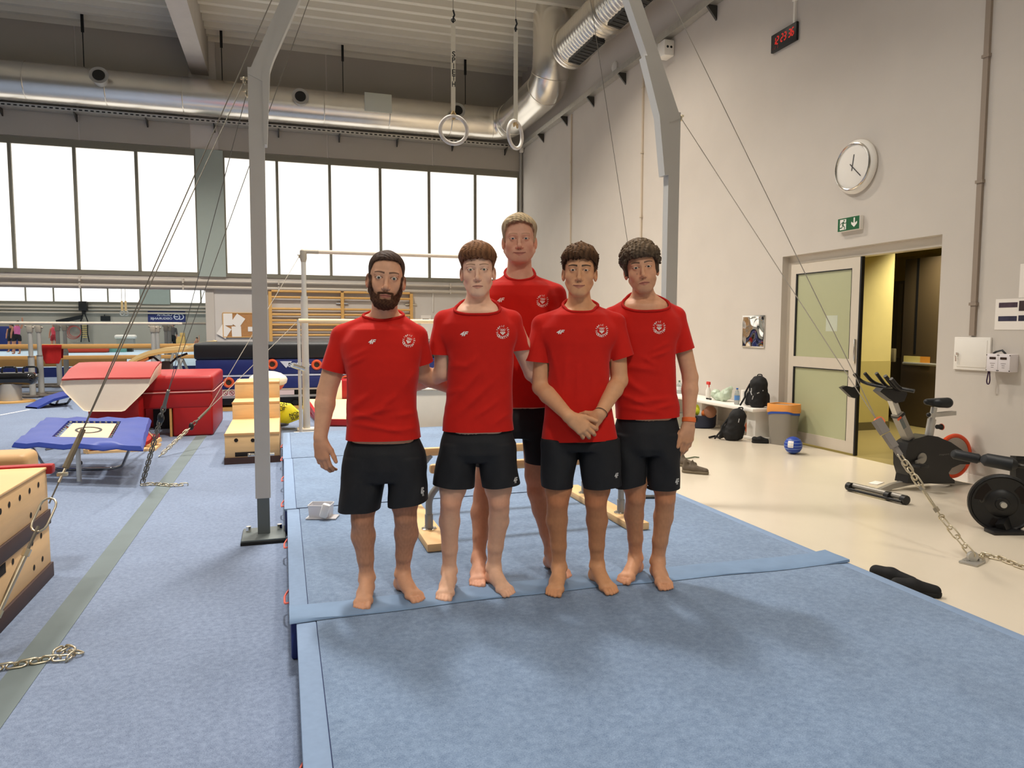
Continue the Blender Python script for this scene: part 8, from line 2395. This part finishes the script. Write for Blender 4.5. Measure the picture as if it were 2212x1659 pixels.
# 3: tall blond man behind
SK['p3'] = dict(
    D=3.98, skin=(220, 166, 138), legshade=(208, 150, 118), leghair=0.12, calf=0.056, neckr=0.066,
    label='tall blond grey-haired man in a red T-shirt standing behind the other four',
    torso=[(618, 1055, 1190, 0.110, 0.0), (640, 1040, 1205, 0.125, 0.0), (680, 1040, 1207, 0.132, 0.0), (730, 1046, 1203, 0.130, 0.0),
           (790, 1050, 1200, 0.125, 0.0), (840, 1050, 1200, 0.122, 0.0), (880, 1048, 1202, 0.122, 0.0)],
    hem=((1050, 876), (1200, 875)), neck=(1122, 600, -0.03), ncut=(1127, 609, 0.084),
    sh={'R': (1042, 641, -0.02), 'L': (1199, 637, -0.02)}, trap={'R': (1092, 621, -0.03), 'L': (1152, 619, -0.03)}, shr=0.062, trr=0.060,
    armr=(0.055, 0.047, 0.047, 0.032),
    arms={'R': dict(elbow=(1030, 770, -0.08), wrist=(1040, 860, -0.05), sleeve=(1036, 720, -0.05), sr=0.062, hand=dict(dir=-UP, back=-RT, thumb=-FW, vis=False)),
          'L': dict(elbow=(1222, 765, -0.10), wrist=(1225, 860, -0.08), sleeve=(1214, 715, -0.05), sr=0.062, hand=dict(dir=-UP, back=RT, thumb=-FW, vis=False))},
    legs={'R': dict(toe=(1031, 1271), heel=(1036, 1226), knee=(1044, 1070, 0.0), hip=(1075, 920, 0.0)),
          'L': dict(toe=(1226, 1253), heel=(1176, 1217), knee=(1160, 1062, 0.0), hip=(1160, 920, 0.0))},
    shorts=dict(pelvis=[(868, 1052, 1198, 0.118, 0.0), (900, 1046, 1200, 0.125, 0.0), (925, 1044, 1200, 0.122, 0.0), (942, 1050, 1194, 0.105, 0.0)],
                R=[(905, 1048, 1118, 0.105, 0.0), (950, 1036, 1110, 0.108, 0.0), (1008, 1020, 1098, 0.108, 0.0)],
                L=[(905, 1124, 1198, 0.105, 0.0), (950, 1128, 1202, 0.108, 0.0), (1008, 1134, 1210, 0.108, 0.0)],
                hemR=((1030, 1003), (1110, 1003)), hemL=((1134, 996), (1210, 1000)), split=1121),
    folds=[(1170, 690, 1215, 720, 6, 0.005), (1150, 640, 1190, 650, 8, 0.003), (1185, 665, 1215, 690, 6, 0.004)],
    logo=(1082, 648, 17, 9), logorot=0.1, emblem=(1172, 650, 12.5), emrot=0.1,
    head=dict(id='blond', eyepx=(1122, 520), s=1.10, roll=-0.01, yaw=0.0, pitch=0.02, dd=0.0, eyes=0.0320, open=0.0026, jaw=1.20, wide=1.0, low=0.98,
              hairc=rgb((176, 156, 126)), hairc2=rgb((204, 180, 140)), browc=rgb((168, 124, 92)), iris=(90, 96, 104), stubble=0.22, stubc=rgb((150, 110, 92)),
              hairline=[0.084, 0.080, 0.070, 0.030, -0.012, 0.020, 0.0, -0.03, -0.05], top=0.018, side=0.007, amp=0.0024, freq=170, lift=0.004, jag=0.004,
              tufts=0, tuft=0.014, comb=(0.6, 0.3, 0.0), spike=0.15, tr=0.0034, mouth=0.030, smile=0.006, browt=0.0035, brows=0.55, lipc=rgb((176, 102, 90)), nosew=1.15))
# 4: young man in front, hands clasped
SK['p4'] = dict(
    D=3.66, skin=(216, 160, 118), legshade=(196, 134, 92), leghair=0.15, calf=0.054, neckr=0.056,
    label='dark-haired young man in a red T-shirt with his hands clasped in front',
    torso=[(680, 1192, 1312, 0.100, 0.0), (708, 1176, 1325, 0.112, 0.0), (740, 1178, 1320, 0.118, 0.0), (780, 1182, 1316, 0.114, 0.0),
           (830, 1182, 1315, 0.108, 0.0), (880, 1178, 1320, 0.108, 0.0), (920, 1173, 1329, 0.110, 0.0), (958, 1168, 1338, 0.114, 0.0)],
    hem=((1168, 951), (1338, 946)), neck=(1252, 674, -0.03), ncut=(1252, 675, 0.080),
    sh={'R': (1171, 702, -0.02), 'L': (1329, 698, -0.02)}, trap={'R': (1222, 684, -0.03), 'L': (1285, 683, -0.03)}, shr=0.052, trr=0.052,
    armr=(0.046, 0.043, 0.044, 0.029),
    arms={'R': dict(elbow=(1168, 836, 0.0), wrist=(1229, 900, 0.20), sleeve=(1158, 781, 0.0), sr=0.062, cutn=(-0.10, -1.0),
                    hand=dict(dir=RT*0.80-UP*0.60-FW*0.02, back=-FW+UP*0.18+RT*0.05, thumb=UP+RT*0.4, curl=(0.38, 0.62, 0.45), spread=0.13, s=1.06, tc=0.0, thd=RT*0.97-UP*0.22+FW*0.02)),
          'L': dict(elbow=(1338, 822, 0.0), wrist=(1296, 894, 0.155), sleeve=(1345, 772, 0.0), sr=0.062, cutn=(0.30, -0.95),
                    hand=dict(dir=-RT*0.66-UP*0.75+FW*0.12, back=-FW+UP*0.1, thumb=UP-RT*0.3, curl=(0.45, 0.70, 0.50), spread=0.02, s=0.98, tc=0.5))},
    legs={'R': dict(toe=(1194, 1292), heel=(1212, 1252), knee=(1205, 1082, 0.02), hip=(1210, 975, 0.0)),
          'L': dict(toe=(1326, 1287), heel=(1288, 1257), knee=(1287, 1084, 0.0), hip=(1295, 975, 0.0))},
    shorts=dict(pelvis=[(940, 1172, 1334, 0.108, 0.0), (955, 1169, 1338, 0.112, 0.0), (970, 1170, 1336, 0.106, 0.0)],
                R=[(945, 1169, 1248, 0.098, 0.0), (990, 1168, 1246, 0.102, 0.0), (1025, 1168, 1240, 0.102, 0.0), (1056, 1169, 1234, 0.100, 0.0)],
                L=[(945, 1250, 1338, 0.098, 0.0), (990, 1252, 1340, 0.102, 0.0), (1025, 1256, 1341, 0.102, 0.0), (1058, 1262, 1340, 0.100, 0.0)],
                hemR=((1169, 1048), (1234, 1050)), hemL=((1262, 1052), (1340, 1046)), split=1248.5),
    folds=[(1225, 760, 1215, 870, 6, 0.004), (1250, 780, 1245, 870, 6, 0.003), (1200, 800, 1215, 860, 6, 0.003), (1285, 800, 1275, 870, 6, 0.003),
           (1185, 740, 1200, 800, 6, 0.003), (1150, 760, 1160, 715, 6, 0.004), (1160, 770, 1172, 722, 5, 0.003)],
    logo=(1211, 717, 18, 9), emblem=(1300, 714, 13), slogo=(1332, 1027, 9, 11, 0.1),
    head=dict(id='dark', eyepx=(1252, 588), s=1.05, roll=0.02, yaw=-0.01, pitch=0.05, dd=0.0, eyes=0.0305, open=0.0029, jaw=0.98, wide=0.97, low=1.03,
              hairc=rgb((74, 52, 36)), hairc2=rgb((118, 86, 58)), browc=rgb((44, 32, 24)), iris=(70, 52, 38),
              hairline=[0.054, 0.053, 0.050, 0.038, 0.005, 0.025, 0.0, -0.03, -0.05], top=0.024, side=0.010, amp=0.0025, lift=0.004, jag=0.008, clump=0.003,
              tufts=170, tuft=0.014, comb=(-0.3, 0.9, 0.0), spike=0.45, tr=0.0030, fade=0.4, mouth=0.027, smile=0.005, browt=0.0060, brows=0.95, browz=0.0185))
# 5: curly man at the right
SK['p5'] = dict(
    D=3.78, skin=(218, 162, 126), legshade=(206, 148, 108), leghair=0.22, calf=0.050, neckr=0.055,
    label='curly-haired man with an orange watch strap in a red T-shirt, rightmost of the five men',
    torso=[(658, 1340, 1445, 0.100, 0.0), (685, 1322, 1463, 0.112, 0.0), (720, 1322, 1463, 0.118, 0.0), (760, 1328, 1459, 0.114, 0.0),
           (810, 1330, 1459, 0.108, 0.0), (850, 1328, 1461, 0.108, 0.0), (880, 1330, 1467, 0.110, 0.0), (905, 1330, 1467, 0.112, 0.0)],
    hem=((1330, 903), (1467, 898)), neck=(1390, 658, -0.03), ncut=(1392, 669, 0.080),
    sh={'R': (1322, 684, -0.02), 'L': (1460, 684, -0.02)}, trap={'R': (1363, 667, -0.03), 'L': (1422, 666, -0.03)}, shr=0.050, trr=0.052,
    armr=(0.045, 0.041, 0.042, 0.029),
    arms={'R': dict(elbow=(1312, 790, -0.14), wrist=(1275, 850, -0.20), sleeve=(1318, 750, -0.08), sr=0.056, hand=dict(dir=-RT, back=FW, thumb=UP, vis=False)),
          'L': dict(elbow=(1491, 815, 0.0), wrist=(1488, 912, 0.05), sleeve=(1478, 757, 0.0), sr=0.059, cutn=(0.30, -0.95),
                    hand=dict(dir=-RT*0.10-UP, back=-FW*0.90+RT*0.45, thumb=-RT, curl=(0.22, 0.42, 0.36), spread=0.04, s=1.12, tc=0.10, thd=-RT*0.32-UP*0.95-FW*0.2))},
    legs={'R': dict(toe=(1343, 1264), heel=(1379, 1234), knee=(1373, 1075, 0.0), hip=(1362, 940, 0.0), kr=0.049),
          'L': dict(toe=(1441, 1278), heel=(1414, 1240), knee=(1437, 1077, 0.02), hip=(1432, 940, 0.0), kr=0.050)},
    shorts=dict(pelvis=[(890, 1332, 1463, 0.110, 0.0), (930, 1326, 1468, 0.115, 0.0), (965, 1324, 1470, 0.112, 0.0), (980, 1330, 1464, 0.10, 0.0)],
                R=[(935, 1326, 1393, 0.098, 0.0), (985, 1322, 1394, 0.102, 0.0), (1025, 1322, 1393, 0.102, 0.0), (1054, 1326, 1391, 0.10, 0.0)],
                L=[(935, 1396, 1468, 0.098, 0.0), (985, 1396, 1469, 0.102, 0.0), (1025, 1397, 1469, 0.102, 0.0), (1058, 1399, 1469, 0.10, 0.0)],
                hemR=((1326, 1052), (1391, 1040)), hemL=((1399, 1054), (1469, 1051)), split=1394.5),
    folds=[(1345, 790, 1420, 800, 7, 0.006), (1340, 820, 1400, 850, 7, 0.006), (1335, 850, 1400, 875, 6, 0.006), (1360, 870, 1455, 860, 6, 0.006),
           (1400, 775, 1452, 755, 5, 0.005), (1405, 760, 1450, 738, 5, 0.004), (1345, 880, 1430, 892, 5, 0.005), (1410, 885, 1462, 872, 5, 0.005),
           (1385, 770, 1420, 790, 6, 0.004), (1335, 800, 1370, 830, 6, 0.005)],
    logo=(1349, 704, 4, 4), emblem=(1424, 707, 13), emrot=0.02, slogo=(1463, 1040, 9, 13, 0.1),
    head=dict(id='curly', eyepx=(1385, 581), s=1.06, roll=-0.13, yaw=0.06, pitch=0.03, dd=0.0, eyes=0.0300, open=0.0031, jaw=0.99, wide=0.97, low=1.04,
              hairc=rgb((84, 70, 56)), hairc2=rgb((128, 108, 86)), browc=rgb((64, 48, 38)), iris=(80, 66, 52), stubble=0.25, stubc=rgb((130, 92, 72)),
              hairline=[0.046, 0.044, 0.044, 0.020, -0.030, -0.022, -0.030, -0.05, -0.06], top=0.024, side=0.016, amp=0.001, lift=0.004, jag=0.004, clump=0.005,
              curls=420, tufts=20, tuft=0.010, comb=(0.0, 0.4, 0.1), spike=0.8, tr=0.0026, mouth=0.025, browt=0.0055, nose=1.1, mole=(-0.028, -0.028)))
PEOPLE = {}
for k_ in ('p1', 'p2', 'p3', 'p4', 'p5'):
    PEOPLE[k_] = person(SK[k_])
far_person('far figure in a pink top and black shorts with one arm raised at the left', 37, 694, 766, 33.5, (190, 132, 104), (214, 110, 160), (24, 22, 26), (46, 34, 30), arm_up=1, turn=0.3)
far_person('far figure in a dark leotard behind the pink one at the left edge', 24, 700, 764, 36.0, (188, 134, 106), (28, 26, 30), (28, 26, 30), (40, 30, 28))
far_person('far figure in red behind the grey posts', 117, 698, 764, 36.0, (190, 132, 104), (206, 70, 84), (150, 40, 48), (50, 38, 34))
far_person('far child in a black leotard left of the woman', 336, 712, 763, 33.0, (196, 140, 108), (24, 22, 24), (26, 24, 26), (58, 40, 32))
far_person('far woman in a grey shirt and black trousers under the banner', 372, 697, 766, 34.0, (196, 144, 118), (92, 86, 84), (20, 20, 22), (52, 40, 34), turn=0.9, short=False, bare_arm=False)
far_person('far child with an outstretched arm near the wall edge', 425, 729, 766, 31.0, (200, 146, 112), (170, 120, 100), (30, 28, 30), (60, 42, 34), arm_up=1)

# ---- things the men wear on their wrists
_, J5, _h = PEOPLE['p5']
a5, b5 = J5(1491, 815, 0.0), J5(1488, 912, 0.05)
d5 = unit(b5-a5); wp_ = b5-d5*0.012
wa = thing('wrist_watch', wp_-UP*0.02, 'watch with an orange strap on the curly-haired man\'s left wrist', 'watch')
mk('strap', MB().lathe(wp_-d5*0.012, d5, [(0.0335, 0), (0.036, 0.002), (0.036, 0.022), (0.0335, 0.024)], 28), mat('strap_orange', (236, 112, 52), 0.6), wa)
wo = unit(RT*0.92+FW*0.38)
mk('watch_case', MB().lathe(wp_+wo*0.028, wo, [(0.021, 0), (0.022, 0.006), (0.020, 0.014), (0.001, 0.015)], 24), M_BLACK, wa)
_, J4, _h = PEOPLE['p4']
a4, b4 = J4(1338, 822, 0.0), J4(1296, 896, 0.165); d4 = unit(b4-a4)
mk('cord_bracelet', MB().torus(b4-d4*0.015, d4, 0.0325, 0.0018, 32, 6), M_WOODD, None, 'thin dark cord bracelet on the wrist of the man with clasped hands', 'bracelet')
